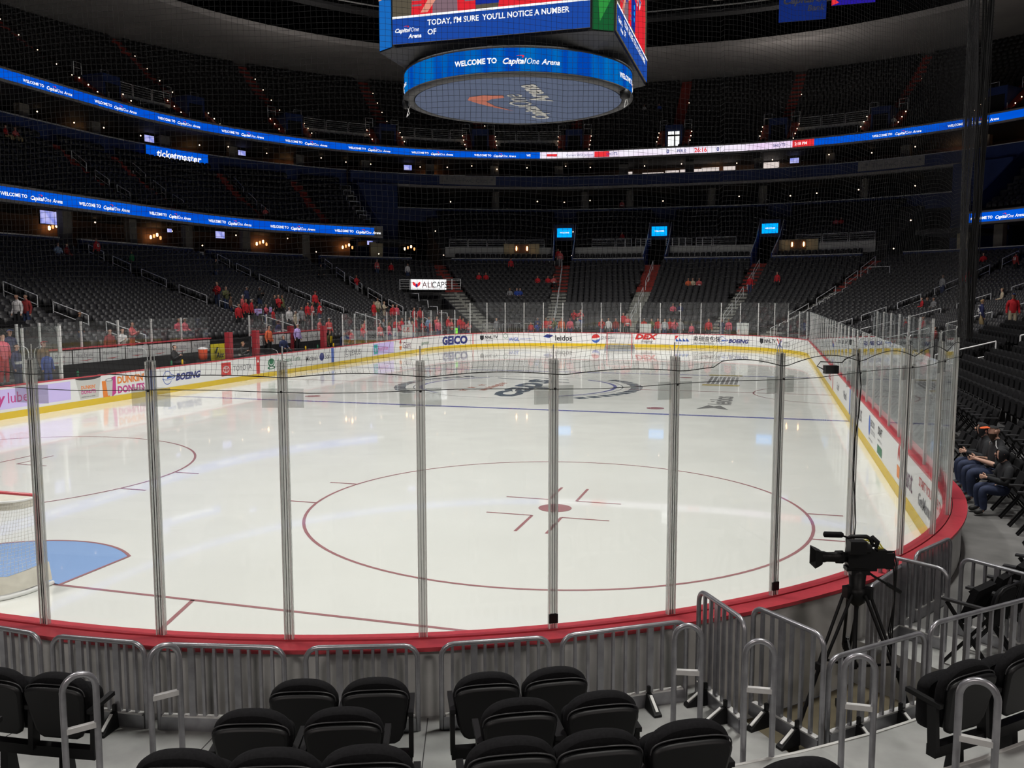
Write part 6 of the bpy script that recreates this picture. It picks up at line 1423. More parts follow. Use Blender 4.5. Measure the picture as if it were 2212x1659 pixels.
# small crowd barriers and a case in the far left corner behind the glass
for i in range(3):
    s = adv(fd(47), 1.5, 1.7*i); p, q = P3(s, 1.6, 0), P3(adv(s, 1.6, 1.5), 1.6, 0)
    barrier(p, q, 0.46, 1.7, 'pale barrier behind the far corner glass, %s' % ['left', 'middle', 'right'][i], None, 8, 0, 0.03)
PEOPLE = [
 ('stand', 31.84, 17.78, 5.89, 'red', 'black', 'bald', 'person in a red jersey numbered 13 climbing stairs high on the left', 1, 'away', '13', 0),
 ('stand', 34.0, 16.94, 5.55, 'green', 'black', 'blond', 'blond child in a green jersey standing among the seats at the upper left', 0.75, 'away', '', 0),
 ('sit', 28.96, 18.08, 5.89, 'paleblue', 'grey', 'dark', 'person in a pale blue shirt sitting high on the left by the blue wall', 1, 'rink', '', 0),
 ('sit', 29.64, 18.08, 5.89, 'darkred', 'red', 'dark', 'person in dark clothes sitting beside the pale blue shirt, high on the left', 1, 'rink', '', 0),
 ('stand', 15.64, 7.7, 2.28, 'white', 'black', 'dark', 'person in a white top near the left edge beside a white handrail', 1, 'right', '', 0),
 ('stand', 16.12, 7.7, 2.28, 'darkred', 'denim', 'dark', 'person in a dark red jersey with a yellow number stepping down near the left edge', 1, 'right', '1', 0),
 ('stand', 16.4, 5.18, 1.54, 'black', 'denim', 'dark', 'person in a black jacket over a red shirt standing behind the left bench', 1, 'rink', '', 0),
 ('stand', 15.28, 2.66, 0.86, 'darkred', 'black', 'dark', 'person in dark clothes with a coral scarf leaning over behind the left bench', 1, 'rink', '', 0),
 ('phone', 16.0, 2.66, 0.86, 'white', 'cream', 'dark', 'person in a white and red jersey standing left of the taller fan behind the bench', 1, 'rink', '', 0),
 ('phone', 17.6, 3.5, 1.08, 'redwhite', 'orange', 'dark', 'taller fan in a red and white jersey behind the bench looking up', 1, 'rink', '', 0),
 ('sit', 23.4, 5.48, 1.54, 'pink', 'black', 'bald', 'person in a red jersey sitting behind the bench glass beside a white cap', 1, 'rink', '', 0),
 ('sit', 23.88, 5.48, 1.54, 'pink', 'black', 'whitecap', 'person in red with a white cap sitting behind the bench glass', 1, 'rink', '', 0),
 ('phone', 33.56, 10.22, 3.09, 'red', 'denim', 'blond', 'long haired person in a red top standing in the seats looking at a phone', 1, 'right', '', 0),
 ('phone', 33.24, 9.38, 2.81, 'olive', 'denim', 'bald', 'person in an olive jacket standing in the seats behind the crowd', 1, 'rink', '', 0),
 ('stand', 32.48, 8.54, 2.54, 'brown', 'denim', 'dark', 'person in brown standing just right of the olive jacket', 0.8, 'rink', '', 0),
 ('stand', 35.52, 9.38, 2.81, 'navy', 'black', 'whitecap', 'person in a navy jersey standing above the red cluster of fans', 1, 'rink', '', 0),
 ('phone', 37.04, 9.38, 2.81, 'black', 'denim', 'whitecap', 'person in a black shirt and white cap standing above the bench crowd', 1, 'rink', '', 0),
 ('stand', 32.48, 7.7, 2.28, 'redwhite', 'black', 'whitecap', 'person in a pale red jersey and white cap in the cluster over the bench', 1, 'rink', '', 0),
 ('stand', 29.52, 6.02, 1.78, 'red', 'black', 'dark', 'person in a red jersey at the left of the cluster over the bench', 1, 'rink', '', 0),
 ('stand', 31.52, 6.86, 2.03, 'red', 'black', 'dark', 'person in a red and gold jersey in the middle of the cluster over the bench', 1, 'rink', '', 0),
 ('stand', 32.16, 6.86, 2.03, 'red', 'black', 'whitecap', 'red jerseyed person with a white cap, right of the cluster over the bench', 1, 'rink', '', 0),
 ('phone', 32.68, 6.86, 2.03, 'lilac', 'black', 'dark', 'child behind the bench holding a lilac poster', 0.75, 'rink', '', 1),
 ('phone', 33.72, 6.86, 2.03, 'pink', 'blue', 'blond', 'blond child in pink behind the bench holding a lilac card', 0.8, 'rink', '', 1),
 ('stand', 33.2, 6.02, 1.78, 'red', 'navy', 'dark', 'child in red standing right of the blond child in pink', 0.8, 'rink', '', 0),
 ('phone', 36.56, 7.7, 2.28, 'red', 'black', 'blond', 'long haired fan in a red jersey with raised hands over the bench', 1, 'rink', '', 0),
 ('stand', 36.08, 7.7, 2.28, 'black', 'black', 'dark', 'person in black standing just behind the long haired fan in red', 1, 'rink', '', 0),
 ('stand', 37.04, 7.7, 2.28, 'olive', 'black', 'dark', 'person in olive standing right behind the long haired fan in red', 1, 'rink', '', 0),
 ('stand', 33.68, 5.18, 1.54, 'white', 'black', 'whitecap', 'person in white with a white cap in the bench crowd, left one', 1, 'rink', '', 0),
 ('stand', 32.92, 4.34, 1.31, 'cream', 'black', 'whitecap', 'person in a cream top with a pale cap in the bench crowd, second in white', 1, 'rink', '', 0),
 ('stand', 35.12, 5.18, 1.54, 'grey', 'black', 'dark', 'person in grey in the middle of the bench crowd', 1, 'rink', '', 0),
 ('stand', 37.4, 6.02, 1.78, 'red', 'black', 'dark', 'person in a red jersey in the bench crowd right of the person in grey', 1, 'rink', '', 0),
 ('stand', 38.04, 6.02, 1.78, 'redwhite', 'black', 'blond', 'fair haired person in red and cream in the bench crowd', 1, 'rink', '', 0),
 ('stand', 43.0, 8.54, 2.54, 'red', 'black', 'redcap', 'tall person in a red jersey and red cap standing over the farther bench', 1, 'rink', '', 0),
 ('stand', 39.04, 6.02, 1.78, 'red', 'navy', 'redcap', 'person in a numbered red jersey before the tall fan in the red cap', 1, 'away', '33', 0),
 ('stand', 32.88, 2.66, 0.86, 'redwhite', 'black', 'whitecap', 'person in a white and red jersey behind the glass by the farther bench, left', 1, 'rink', '', 0),
 ('stand', 34.04, 2.66, 0.86, 'redwhite', 'black', 'whitecap', 'person in a white cap and white sleeved jersey by the farther bench, right', 1, 'rink', '', 0),
 ('stand', 28.2, 2.66, 0.86, 'navywhite', 'black', 'dark', 'person in a white jersey seen from behind through the bench glass', 1, 'away', '', 0),
 ('stand', 25.88, 1.82, 0.65, 'orange', 'black', 'dark', 'person in coral behind the bench glass left of the white jersey', 1, 'rink', '', 0),
 ('stand', 28.8, 1.82, 0.65, 'lilac', 'black', 'whitecap', 'person in a lilac top behind the farther bench glass', 1, 'rink', '', 0),
 ('stand', 40.68, 15.26, 4.89, 'black', 'denim', 'dark', 'person in dark clothes climbing the second left aisle', 1, 'rink', '', 0),
 ('stand', 47.24, 15.26, 4.89, 'black', 'black', 'dark', 'person in dark clothes near the top of the third left aisle', 1, 'rink', '', 0),
 ('phone', 47.92, 12.74, 3.96, 'red', 'grey', 'blond', 'woman in a red jersey and pale trousers on the third left aisle stairs', 1, 'rink', '', 0),
 ('stand', 49.64, 16.94, 5.55, 'redwhite', 'denim', 'whitecap', 'person in a red and white jersey high beside the blue wall, leftmost of three', 1, 'rink', '', 0),
 ('stand', 50.12, 16.94, 5.55, 'red', 'black', 'dark', 'small figure in red high beside the blue wall, middle of three', 0.85, 'rink', '', 0),
 ('stand', 50.56, 16.1, 5.22, 'white', 'denim', 'dark', 'person in a white top high beside the blue wall, rightmost of three', 1, 'rink', '', 0),
 ('stand', 45.68, 6.02, 1.78, 'red', 'red', 'blond', 'fan in a red top at the left, in seats over the far left corner', 1, 'rink', '', 0),
 ('stand', 46.52, 6.86, 2.03, 'cream', 'olive', 'blond', 'fan in a cream coat beside the red top, in seats over the far left corner', 1, 'rink', '', 0),
 ('phone', 46.4, 6.02, 1.78, 'cream', 'cream', 'blond', 'fan in a cream coat holding a phone, in seats over the far left corner', 1, 'rink', '', 0),
 ('stand', 46.44, 5.18, 1.54, 'red', 'black', 'blond', 'fan in a red top by the cream coat, in seats over the far left corner', 1, 'rink', '', 0),
 ('stand', 46.72, 5.18, 1.54, 'pink', 'black', 'bald', 'fan in a pale pink top, in seats over the far left corner', 1, 'rink', '', 0),
 ('stand', 47.4, 4.34, 1.31, 'red', 'black', 'dark', 'fan in a red top beside the white cap, in seats over the far left corner', 1, 'rink', '', 0),
 ('stand', 47.84, 4.34, 1.31, 'red', 'black', 'whitecap', 'fan in a red top and white cap, in seats over the far left corner', 1, 'rink', '', 0),
 ('phone', 35.04, 0.9, 0.45, 'red', 'black', 'blond', 'fan in red behind the far left corner glass, first from the left', 1, 'rink', '', 0),
 ('stand', 37.0, 1.7, 0.65, 'redwhite', 'denim', 'dark', 'fan in red and white behind the far left corner glass, second from the left', 1, 'rink', '', 0),
 ('stand', 37.6, 0.9, 0.45, 'redwhite', 'grey', 'whitecap', 'fan in red and white behind the far left corner glass, third from the left', 1, 'rink', '', 0),
 ('phone', 39.92, 1.7, 0.65, 'grey', 'black', 'bald', 'fan in grey behind the far left corner glass, fourth from the left', 1, 'rink', '', 0),
 ('stand', 39.12, 0.9, 0.45, 'pink', 'denim', 'blond', 'fan in pale red behind the far left corner glass, fifth from the left', 1, 'rink', '', 0),
 ('stand', 42.0, 1.7, 0.65, 'red', 'grey', 'dark', 'fan in red behind the far left corner glass, sixth from the left', 1, 'rink', '', 0),
 ('phone', 40.72, 0.9, 0.45, 'pink', 'black', 'blond', 'fan in pale red behind the far left corner glass, seventh from the left', 1, 'rink', '', 0),
 ('stand', 43.04, 1.7, 0.65, 'red', 'denim', 'dark', 'fan in red behind the far left corner glass, eighth from the left', 1, 'rink', '', 0),
 ('stand', 41.84, 0.9, 0.45, 'olive', 'grey', 'whitecap', 'fan in olive behind the far left corner glass, ninth from the left', 1, 'rink', '', 0),
 ('phone', 44.28, 1.7, 0.65, 'white', 'black', 'bald', 'fan in white behind the far left corner glass, tenth from the left', 1, 'rink', '', 0),
 ('stand', 43.0, 0.9, 0.45, 'red', 'denim', 'blond', 'fan in red behind the far left corner glass, eleventh from the left', 1, 'rink', '', 0),
 ('stand', 45.12, 1.7, 0.65, 'red', 'grey', 'dark', 'fan in red behind the far left corner glass, twelfth from the left', 1, 'rink', '', 0),
 ('phone', 44.72, 0.9, 0.45, 'red', 'black', 'blond', 'fan in red behind the far left corner glass, thirteenth from the left', 1, 'rink', '', 0),
 ('stand', 46.52, 1.7, 0.65, 'paleblue', 'denim', 'dark', 'fan in pale blue behind the far left corner glass, fourteenth from the left', 1, 'rink', '', 0),
 ('stand', 45.8, 0.9, 0.45, 'red', 'grey', 'whitecap', 'fan in red behind the far left corner glass, fifteenth from the left', 1, 'rink', '', 0),
 ('phone', 47.28, 1.7, 0.65, 'redwhite', 'black', 'bald', 'fan in red and white behind the far left corner glass, sixteenth from the left', 1, 'rink', '', 0),
 ('stand', 46.64, 0.9, 0.45, 'pink', 'denim', 'blond', 'fan in pale red behind the far left corner glass, seventeenth from the left', 1, 'rink', '', 0),
 ('stand', 48.28, 1.7, 0.65, 'red', 'grey', 'dark', 'fan in red behind the far left corner glass, eighteenth from the left', 1, 'rink', '', 0),
 ('phone', 47.96, 0.9, 0.45, 'redwhite', 'black', 'blond', 'fan in red and white behind the far left corner glass, nineteenth from the left', 1, 'rink', '', 0),
 ('stand', 49.24, 1.7, 0.65, 'red', 'denim', 'dark', 'fan in red behind the far left corner glass, twentieth from the left', 1, 'rink', '', 0),
 ('sitphone', 16.8, 0.8, 0.61, 'black', 'black', 'dark', 'man in a black polo shirt leaning on the left boards', 1, 'rink', '', 0),
 ('sit', 25.6, 0.8, 0.63, 'navy', 'black', 'dark', 'man in a navy jacket behind the left boards right of the red line', 1, 'rink', '', 0),
 ('sitphone', 22.04, 0.95, 0.48, 'blackwhite', 'black', 'blond', 'person in black and white between the two red posts', 1, 'rink', '', 0),
 ('stand', 32.08, 1.6, 0.15, 'blackyellow', 'black', 'dark', 'person in a black and yellow jacket beside the far blue line', 1, 'rink', '', 0),
 ('stand', 32.72, 1.0, 0.05, 'navy', 'black', 'dark', 'person in a dark navy jacket at the end of the farther bench', 1, 'rink', '', 0),
 ('stand', 35.36, 1.8, 0.1, 'redwhite', 'navy', 'whitecap', 'person in a red and white jersey by the bench door', 1, 'away', '', 0),
 ('stand', 8.44, 1.0, 0.95, 'pink', 'red', 'dark', 'person in bright pink at the left picture edge behind the glass', 1, 'rink', '', 0),
 ('stand', 9.6, 1.9, 1.05, 'navy', 'black', 'bluecap', 'person in navy with a blue and white cap behind the left glass', 1, 'rink', '', 0),
 ('stand', 8.88, 0.9, 0.6, 'navywhite', 'navy', 'dark', 'person in a navy and white jersey behind the left glass', 1, 'rink', '', 0),
 ('stand', 10.08, 0.8, 0.65, 'blue', 'blue', 'blond', 'child in a blue jersey holding something behind the left glass', 0.8, 'rink', '', 0),
 ('stand', 10.64, 1.5, 0.6, 'brown', 'black', 'redcap', 'person with a red cap behind the child in blue', 1, 'rink', '', 0),
 ('sit', 52.96, 15.56, 4.89, 'red', 'black', 'blond', 'seated fan in red in the left block behind the goal, left of a pair', 1, 'rink', '', 0),
 ('sit', 53.2, 15.56, 4.89, 'red', 'black', 'dark', 'seated fan in red in the left block behind the goal, right of a pair', 1, 'rink', '', 0),
 ('stand', 54.12, 17.78, 5.89, 'red', 'black', 'redcap', 'person in red standing right under the far blue wall', 1, 'rink', '', 0),
 ('sit', 53.84, 11.36, 3.37, 'grey', 'black', 'blond', 'seated person in pale grey left of the pair in blue', 1, 'rink', '', 0),
 ('sit', 54.12, 11.36, 3.37, 'blue', 'paleblue', 'dark', 'seated person in blue in the left block behind the goal', 1, 'rink', '', 0),
 ('sit', 54.24, 11.36, 3.37, 'blue', 'orange', 'dark', 'person in blue with an arm raised in the left block behind the goal', 1, 'rink', '', 0),
 ('sit', 54.96, 14.72, 4.57, 'red', 'black', 'blond', 'seated fan in red left of the aisle beside the goal line, leftmost of three', 1, 'rink', '', 0),
 ('sit', 55.32, 14.72, 4.57, 'red', 'black', 'dark', 'seated fan in red left of the aisle beside the goal line, middle of three', 1, 'rink', '', 0),
 ('sit', 55.52, 14.72, 4.57, 'redwhite', 'black', 'dark', 'seated fan in red and white next to the red stairs', 1, 'rink', '', 0),
 ('stand', 55.6, 20.6, 6.95, 'red', 'grey', 'bald', 'person in red at the top of the red stairs in the left entrance', 1, 'rink', '', 0),
 ('stand', 55.68, 19.3, 6.7, 'redwhite', 'grey', 'dark', 'person in red and white coming down the red stairs in the left entrance', 1, 'rink', '', 0),
 ('sit', 65.12, 13.88, 4.26, 'orange', 'black', 'dark', 'seated person in orange in the middle right block, leftmost of three', 1, 'rink', '', 0),
 ('sit', 65.52, 13.88, 4.26, 'cream', 'black', 'blond', 'seated person in cream in the middle right block', 1, 'rink', '', 0),
 ('sit', 66.08, 13.88, 4.26, 'redwhite', 'black', 'dark', 'seated person in red and cream in the middle right block, rightmost of three', 1, 'rink', '', 0),
 ('stand', 67.92, 12.74, 3.96, 'red', 'denim', 'dark', 'person in a red jersey walking down the right far aisle', 1, 'rink', '', 0),
 ('stand', 68.76, 13.58, 4.26, 'red', 'black', 'dark', 'person in dark red standing in the far right block', 1, 'rink', '', 0),
 ('sit', 64.48, 7.16, 2.03, 'pink', 'black', 'blond', 'seated person in pink behind the far glass right of the goal', 1, 'rink', '', 0),
 ('sit', 65.08, 7.16, 2.03, 'navywhite', 'black', 'dark', 'seated person in a navy and white jersey behind the far glass', 1, 'rink', '', 0),
 ('phone', 56.96, 3.5, 1.08, 'red', 'black', 'dark', 'fan in red standing a step above the far boards left of the goal', 1, 'rink', '', 0),
 ('phone', 57.36, 3.5, 1.08, 'redwhite', 'blue', 'dark', 'fan in red and blue standing a step above the far boards left of the goal', 1, 'rink', '', 0),
 ('stand', 61.04, 2.66, 0.86, 'red', 'black', 'dark', 'fan in a red jersey on the step behind the far goal, left', 1, 'rink', '', 0),
 ('stand', 61.52, 1.82, 0.65, 'redwhite', 'black', 'dark', 'fan in a red and white jersey on the step behind the far goal, right', 1, 'rink', '', 0),
 ('stand', 49.36, 1.5, 0.45, 'red', 'black', 'blond', 'fan in red at the far end glass, first from the left', 1, 'rink', '', 0),
 ('phone', 49.44, 0.9, 0.45, 'redwhite', 'denim', 'dark', 'fan in red and white at the far end glass, second from the left', 0.9, 'rink', '', 0),
 ('stand', 51.88, 1.5, 0.45, 'grey', 'grey', 'blond', 'fan in grey at the far end glass, third from the left', 1, 'rink', '', 0),
 ('stand', 54.24, 0.9, 0.45, 'red', 'denim', 'bald', 'fan in red at the far end glass, fourth from the left', 0.8, 'rink', '', 0),
 ('stand', 54.76, 1.5, 0.45, 'navywhite', 'black', 'whitecap', 'fan in navy at the far end glass, fifth from the left', 1, 'rink', '', 0),
 ('phone', 54.72, 0.9, 0.45, 'blue', 'denim', 'dark', 'fan in blue at the far end glass, sixth from the left', 0.8, 'rink', '', 0),
 ('stand', 55.32, 1.5, 0.45, 'red', 'grey', 'blond', 'fan in red at the far end glass, seventh from the left', 1, 'rink', '', 0),
 ('stand', 55.64, 0.9, 0.45, 'redwhite', 'denim', 'dark', 'fan in red and white at the far end glass, eighth from the left', 1, 'rink', '', 0),
 ('stand', 55.84, 1.5, 0.45, 'paleblue', 'black', 'blond', 'fan in pale blue at the far end glass, ninth from the left', 1, 'rink', '', 0),
 ('phone', 55.92, 0.9, 0.45, 'olive', 'denim', 'bald', 'fan in olive at the far end glass, tenth from the left', 1, 'rink', '', 0),
 ('stand', 56.4, 1.5, 0.45, 'orange', 'grey', 'whitecap', 'fan in orange at the far end glass, eleventh from the left', 1, 'rink', '', 0),
 ('stand', 57.08, 0.9, 0.45, 'pink', 'denim', 'dark', 'fan in pale red at the far end glass, twelfth from the left', 1, 'rink', '', 0),
 ('stand', 57.56, 1.5, 0.45, 'grey', 'black', 'blond', 'fan in grey at the far end glass, thirteenth from the left', 1, 'rink', '', 0),
 ('phone', 59.6, 0.9, 0.45, 'red', 'denim', 'dark', 'fan in red at the far end glass, fourteenth from the left', 1, 'rink', '', 0),
 ('stand', 60.04, 1.5, 0.45, 'white', 'grey', 'blond', 'fan in white at the far end glass, fifteenth from the left', 1, 'rink', '', 0),
 ('stand', 60.72, 0.9, 0.45, 'darkred', 'denim', 'bald', 'fan in dark red at the far end glass, sixteenth from the left', 1, 'rink', '', 0),
 ('stand', 62.84, 1.5, 0.45, 'red', 'black', 'whitecap', 'fan in red at the far end glass, seventeenth from the left', 1, 'rink', '', 0),
 ('phone', 63.52, 0.9, 0.45, 'olive', 'denim', 'dark', 'fan in olive at the far end glass, eighteenth from the left', 1, 'rink', '', 0),
 ('stand', 63.92, 1.5, 0.45, 'red', 'grey', 'blond', 'fan in red at the far end glass, nineteenth from the left', 1, 'rink', '', 0),
 ('stand', 64.52, 0.9, 0.45, 'greywhite', 'denim', 'dark', 'fan in grey and white at the far end glass, twentieth from the left', 1, 'rink', '', 0),
 ('stand', 64.84, 1.5, 0.45, 'red', 'black', 'blond', 'fan in red at the far end glass, twenty first from the left', 1, 'rink', '', 0),
 ('phone', 65.28, 0.9, 0.45, 'pink', 'denim', 'bald', 'fan in pale red at the far end glass, twenty second from the left', 1, 'rink', '', 0),
 ('stand', 65.64, 1.5, 0.45, 'grey', 'grey', 'whitecap', 'fan in grey at the far end glass, twenty third from the left', 1, 'rink', '', 0),
 ('stand', 66.52, 0.9, 0.45, 'pink', 'denim', 'dark', 'fan in pale red at the far end glass, twenty fourth from the left', 0.8, 'rink', '', 0),
 ('stand', 67.56, 1.5, 0.45, 'red', 'black', 'blond', 'fan in red at the far end glass, twenty fifth from the left', 1, 'rink', '', 0),
 ('phone', 68.6, 0.9, 0.45, 'navy', 'denim', 'dark', 'fan in navy at the far end glass, twenty sixth from the left', 1, 'rink', '', 0),
 ('stand', 68.88, 1.5, 0.45, 'pink', 'grey', 'blond', 'fan in pale red at the far end glass, twenty seventh from the left', 1, 'rink', '', 0),
 ('stand', 69.92, 0.9, 0.45, 'blue', 'denim', 'bald', 'fan in blue at the far end glass, twenty eighth from the left', 1, 'rink', '', 0),
 ('sit', 76.2, 8.84, 2.54, 'red', 'black', 'dark', 'seated child in red in the right stand, leftmost of three', 1, 'rink', '', 0),
 ('sit', 76.52, 8.84, 2.54, 'black', 'cream', 'blond', 'seated person in black in the right stand, middle of three', 1, 'rink', '', 0),
 ('sit', 76.92, 8.84, 2.54, 'grey', 'cream', 'dark', 'seated person in pale grey in the right stand, rightmost of three', 1, 'rink', '', 0),
 ('stand', 75.2, 11.9, 3.66, 'grey', 'navy', 'bald', 'person in a grey shirt climbing the right stand in front of the bunched netting', 1, 'away', '', 0),
 ('stand', 75.44, 13.58, 4.26, 'red', 'denim', 'redcap', 'person in a red jersey walking down the right stand', 1, 'rink', '', 0),
 ('stand', 75.24, 13.58, 4.26, 'red', 'denim', 'dark', 'child in red beside the person walking down the right stand', 0.75, 'rink', '', 0),
 ('stand', 75.92, 16.1, 5.22, 'darkred', 'black', 'dark', 'person in a dark red jersey with number 17 at the right edge', 1, 'away', '17', 0),
 ('sit', 74.2, 18.08, 5.89, 'red', 'black', 'dark', 'seated person in red high in the right stand', 1, 'rink', '', 0),
 ('stand', 95.28, 7.7, 2.28, 'red', 'cream', 'bluecap', 'person in a red shirt and blue cap stooping near the right edge', 1, 'left', '', 0),
 ('sit', 81.08, 10.52, 3.09, 'cream', 'black', 'blond', 'person lounging with one hand up in the right stand near the right edge', 1, 'rink', '', 0),
 ('stand', 93.48, 6.86, 2.03, 'navywhite', 'khaki', 'blond', 'person in a navy jersey numbered 69 and khaki shorts, seen from behind', 1, 'away', '69', 0),
 ('sit', 86.96, 5.48, 1.54, 'red', 'black', 'bald', 'seated fan in a red jersey in the right stand above the glass', 1, 'rink', '', 0),
 ('sit', 80.6, 5.48, 1.54, 'red', 'black', 'dark', 'seated child in red low in the right stand behind the glass', 0.8, 'rink', '', 0),
 ('sit', 104.12, 2.96, 0.86, 'pink', 'black', 'dark', 'person in red crouching in the front rows seen through the right glass', 1, 'rink', '', 0),
 ('sit', 95.52, 4.64, 1.31, 'darkred', 'black', 'dark', 'person in dark red in the right stand beside the corner glass', 1, 'rink', '', 0),
 ('sit', 35.12, 27.9, 14.52, 'red', 'khaki', 'dark', 'seated person in red in the middle tier at the left edge', 1, 'rink', '', 0),
 ('sit', 35.96, 27.9, 14.52, 'redwhite', 'khaki', 'whitecap', 'seated person in white in the middle tier at the left edge, right one', 1, 'rink', '', 0),
 ('sit', 47.04, 21.88, 10.55, 'redwhite', 'black', 'dark', 'seated person in the middle tier just above the lower LED ribbon', 1, 'rink', '', 0),
 ('sit', 57.56, 38.16, 24.98, 'grey', 'black', 'dark', 'seated person in grey in the upper deck right of the scoreboard, left one', 1, 'rink', '', 0),
 ('sit', 59.28, 38.16, 24.98, 'blue', 'black', 'dark', 'seated person in blue in the upper deck right of the scoreboard, right one', 1, 'rink', '', 0),
 ('sit', 69.92, 29.76, 19.87, 'white', 'black', 'whitecap', 'seated person in white low in the upper deck on the right, left one', 1, 'rink', '', 0),
 ('sit', 70.08, 29.76, 19.87, 'white', 'black', 'whitecap', 'seated person in white low in the upper deck on the right, right one', 1, 'rink', '', 0),
 ('sit', 57.28, 25.14, 9.33, 'red', 'black', 'dark', 'seated person in dark red in the raised far tier, centre', 1, 'rink', '', 0),
 ('sit', 69.12, 26.86, 10.27, 'pink', 'black', 'dark', 'seated person in pale red in the raised far tier on the right, left one', 1, 'rink', '', 0),
 ('sit', 69.24, 26.86, 10.27, 'red', 'black', 'dark', 'seated person in red in the raised far tier on the right, right one', 1, 'rink', '', 0),
 ('stand', 54.24, 31.8, 12.9, 'black', 'black', 'dark', 'person standing in the dark gallery left of centre', 1, 'rink', '', 0),
 ('stand', 57.04, 31.8, 12.9, 'redwhite', 'black', 'dark', 'person in red and white standing in the dark gallery at the centre', 1, 'rink', '', 0),
]

# ================================================================ PEOPLE
def skin_body(J, edges, levels=1):
    """J: name -> ((x, y, z), radius); one continuous skinned surface"""
    names = list(J); me = bpy.data.meshes.new('sk'); idx = {n: i for i, n in enumerate(names)}
    me.from_pydata([J[n][0] for n in names], [(idx[a], idx[b]) for a, b in edges], [])
    o = bpy.data.objects.new('sk', me); COL.objects.link(o)
    m = o.modifiers.new('s', 'SKIN'); m.branch_smoothing = 0.6; m.use_smooth_shade = True
    for i, n in enumerate(names):
        r = J[n][1]; r = r if isinstance(r, tuple) else (r, r); v = me.skin_vertices[0].data[i]; v.radius = r; v.use_root = (n == 'pelvis')
    q = o.modifiers.new('u', 'SUBSURF'); q.levels = levels; q.render_levels = levels
    dg = bpy.context.evaluated_depsgraph_get(); dg.update(); em = bpy.data.meshes.new_from_object(o.evaluated_get(dg))
    V = np.array([tuple(v.co) for v in em.vertices]); F = [tuple(p.vertices) for p in em.polygons]; Nn = np.array([tuple(v.normal) for v in em.vertices])
    bpy.data.objects.remove(o); bpy.data.meshes.remove(me); bpy.data.meshes.remove(em)
    # nearest bone of every vertex
    A = np.array([J[a][0] for a, b in edges]); B = np.array([J[b][0] for a, b in edges]); RR = np.array([(np.mean(J[a][1])+np.mean(J[b][1]))/2 for a, b in edges])
    D = []
    for a, b, r in zip(A, B, RR):
        ab = b-a; t = np.clip(((V-a)@ab)/(ab@ab+1e-9), 0, 1); D.append(np.linalg.norm(V-(a+t[:, None]*ab), axis=1)/r)
    return V, F, Nn, np.array(D).argmin(0)
def pose_joints(pose):
    sit = pose.startswith('sit'); z0 = 0.50 if sit else 0.96; ln = 0.05 if pose == 'sitphone' else 0.0
    J = {}
    def j(n, x, y, z, r): J[n] = ((x, y, z), r)
    u = z0-0.96
    j('pelvis', 0, 0, z0, (0.15, 0.115)); j('belly', 0, 0.01+ln*0.4, z0+0.17, (0.15, 0.115)); j('chest', 0, 0.0+ln, z0+0.36, (0.17, 0.115)); j('collar', 0, ln, z0+0.475, (0.10, 0.075))
    j('neck', 0, 0.01+ln, z0+0.545, 0.052); j('jaw', 0, 0.03+ln*1.3, z0+0.61, (0.062, 0.075)); j('head', 0, 0.015+ln*1.3, z0+0.695, (0.078, 0.095)); j('crown', 0, 0.0+ln*1.3, z0+0.75, (0.06, 0.075)); 
    for s, t in ((-1, 'l'), (1, 'r')):
        j('sho'+t, s*0.175, ln, z0+0.435, 0.068)
        if pose in ('stand', 'sit'):
            if sit: j('elb'+t, s*0.24, 0.03, z0+0.17, 0.046); j('wri'+t, s*0.15, 0.26, z0+0.10, 0.032); j('han'+t, s*0.12, 0.34, z0+0.10, (0.022, 0.038))
            else: j('elb'+t, s*0.235, -0.02, z0+0.16, 0.046); j('wri'+t, s*0.25, 0.06, z0-0.07, 0.032); j('han'+t, s*0.25, 0.09, z0-0.16, (0.022, 0.038))
        else: j('elb'+t, s*0.235, 0.08+ln, z0+0.17, 0.046); j('wri'+t, s*0.10, 0.28+ln, z0+0.30, 0.032); j('han'+t, s*0.06, 0.33+ln, z0+0.37, (0.022, 0.038))
        if sit: j('hip'+t, s*0.10, 0.05, z0-0.01, 0.095); j('kne'+t, s*0.13, 0.45, z0+0.02, 0.067); j('ank'+t, s*0.13, 0.47, 0.10, 0.045); j('toe'+t, s*0.14, 0.62, 0.05, (0.045, 0.035))
        else: j('hip'+t, s*0.09, 0.0, z0-0.09, 0.095); j('kne'+t, s*0.10, 0.03, 0.50, 0.066); j('ank'+t, s*0.11, 0.0, 0.10, 0.045); j('toe'+t, s*0.13, 0.15, 0.045, (0.045, 0.035))
    E = [('pelvis', 'belly'), ('belly', 'chest'), ('chest', 'collar'), ('collar', 'neck'), ('neck', 'jaw'), ('jaw', 'head'), ('head', 'crown')]
    for t in 'lr': E += [('chest', 'sho'+t), ('sho'+t, 'elb'+t), ('elb'+t, 'wri'+t), ('wri'+t, 'han'+t), ('pelvis', 'hip'+t), ('hip'+t, 'kne'+t), ('kne'+t, 'ank'+t), ('ank'+t, 'toe'+t)]
    return J, E
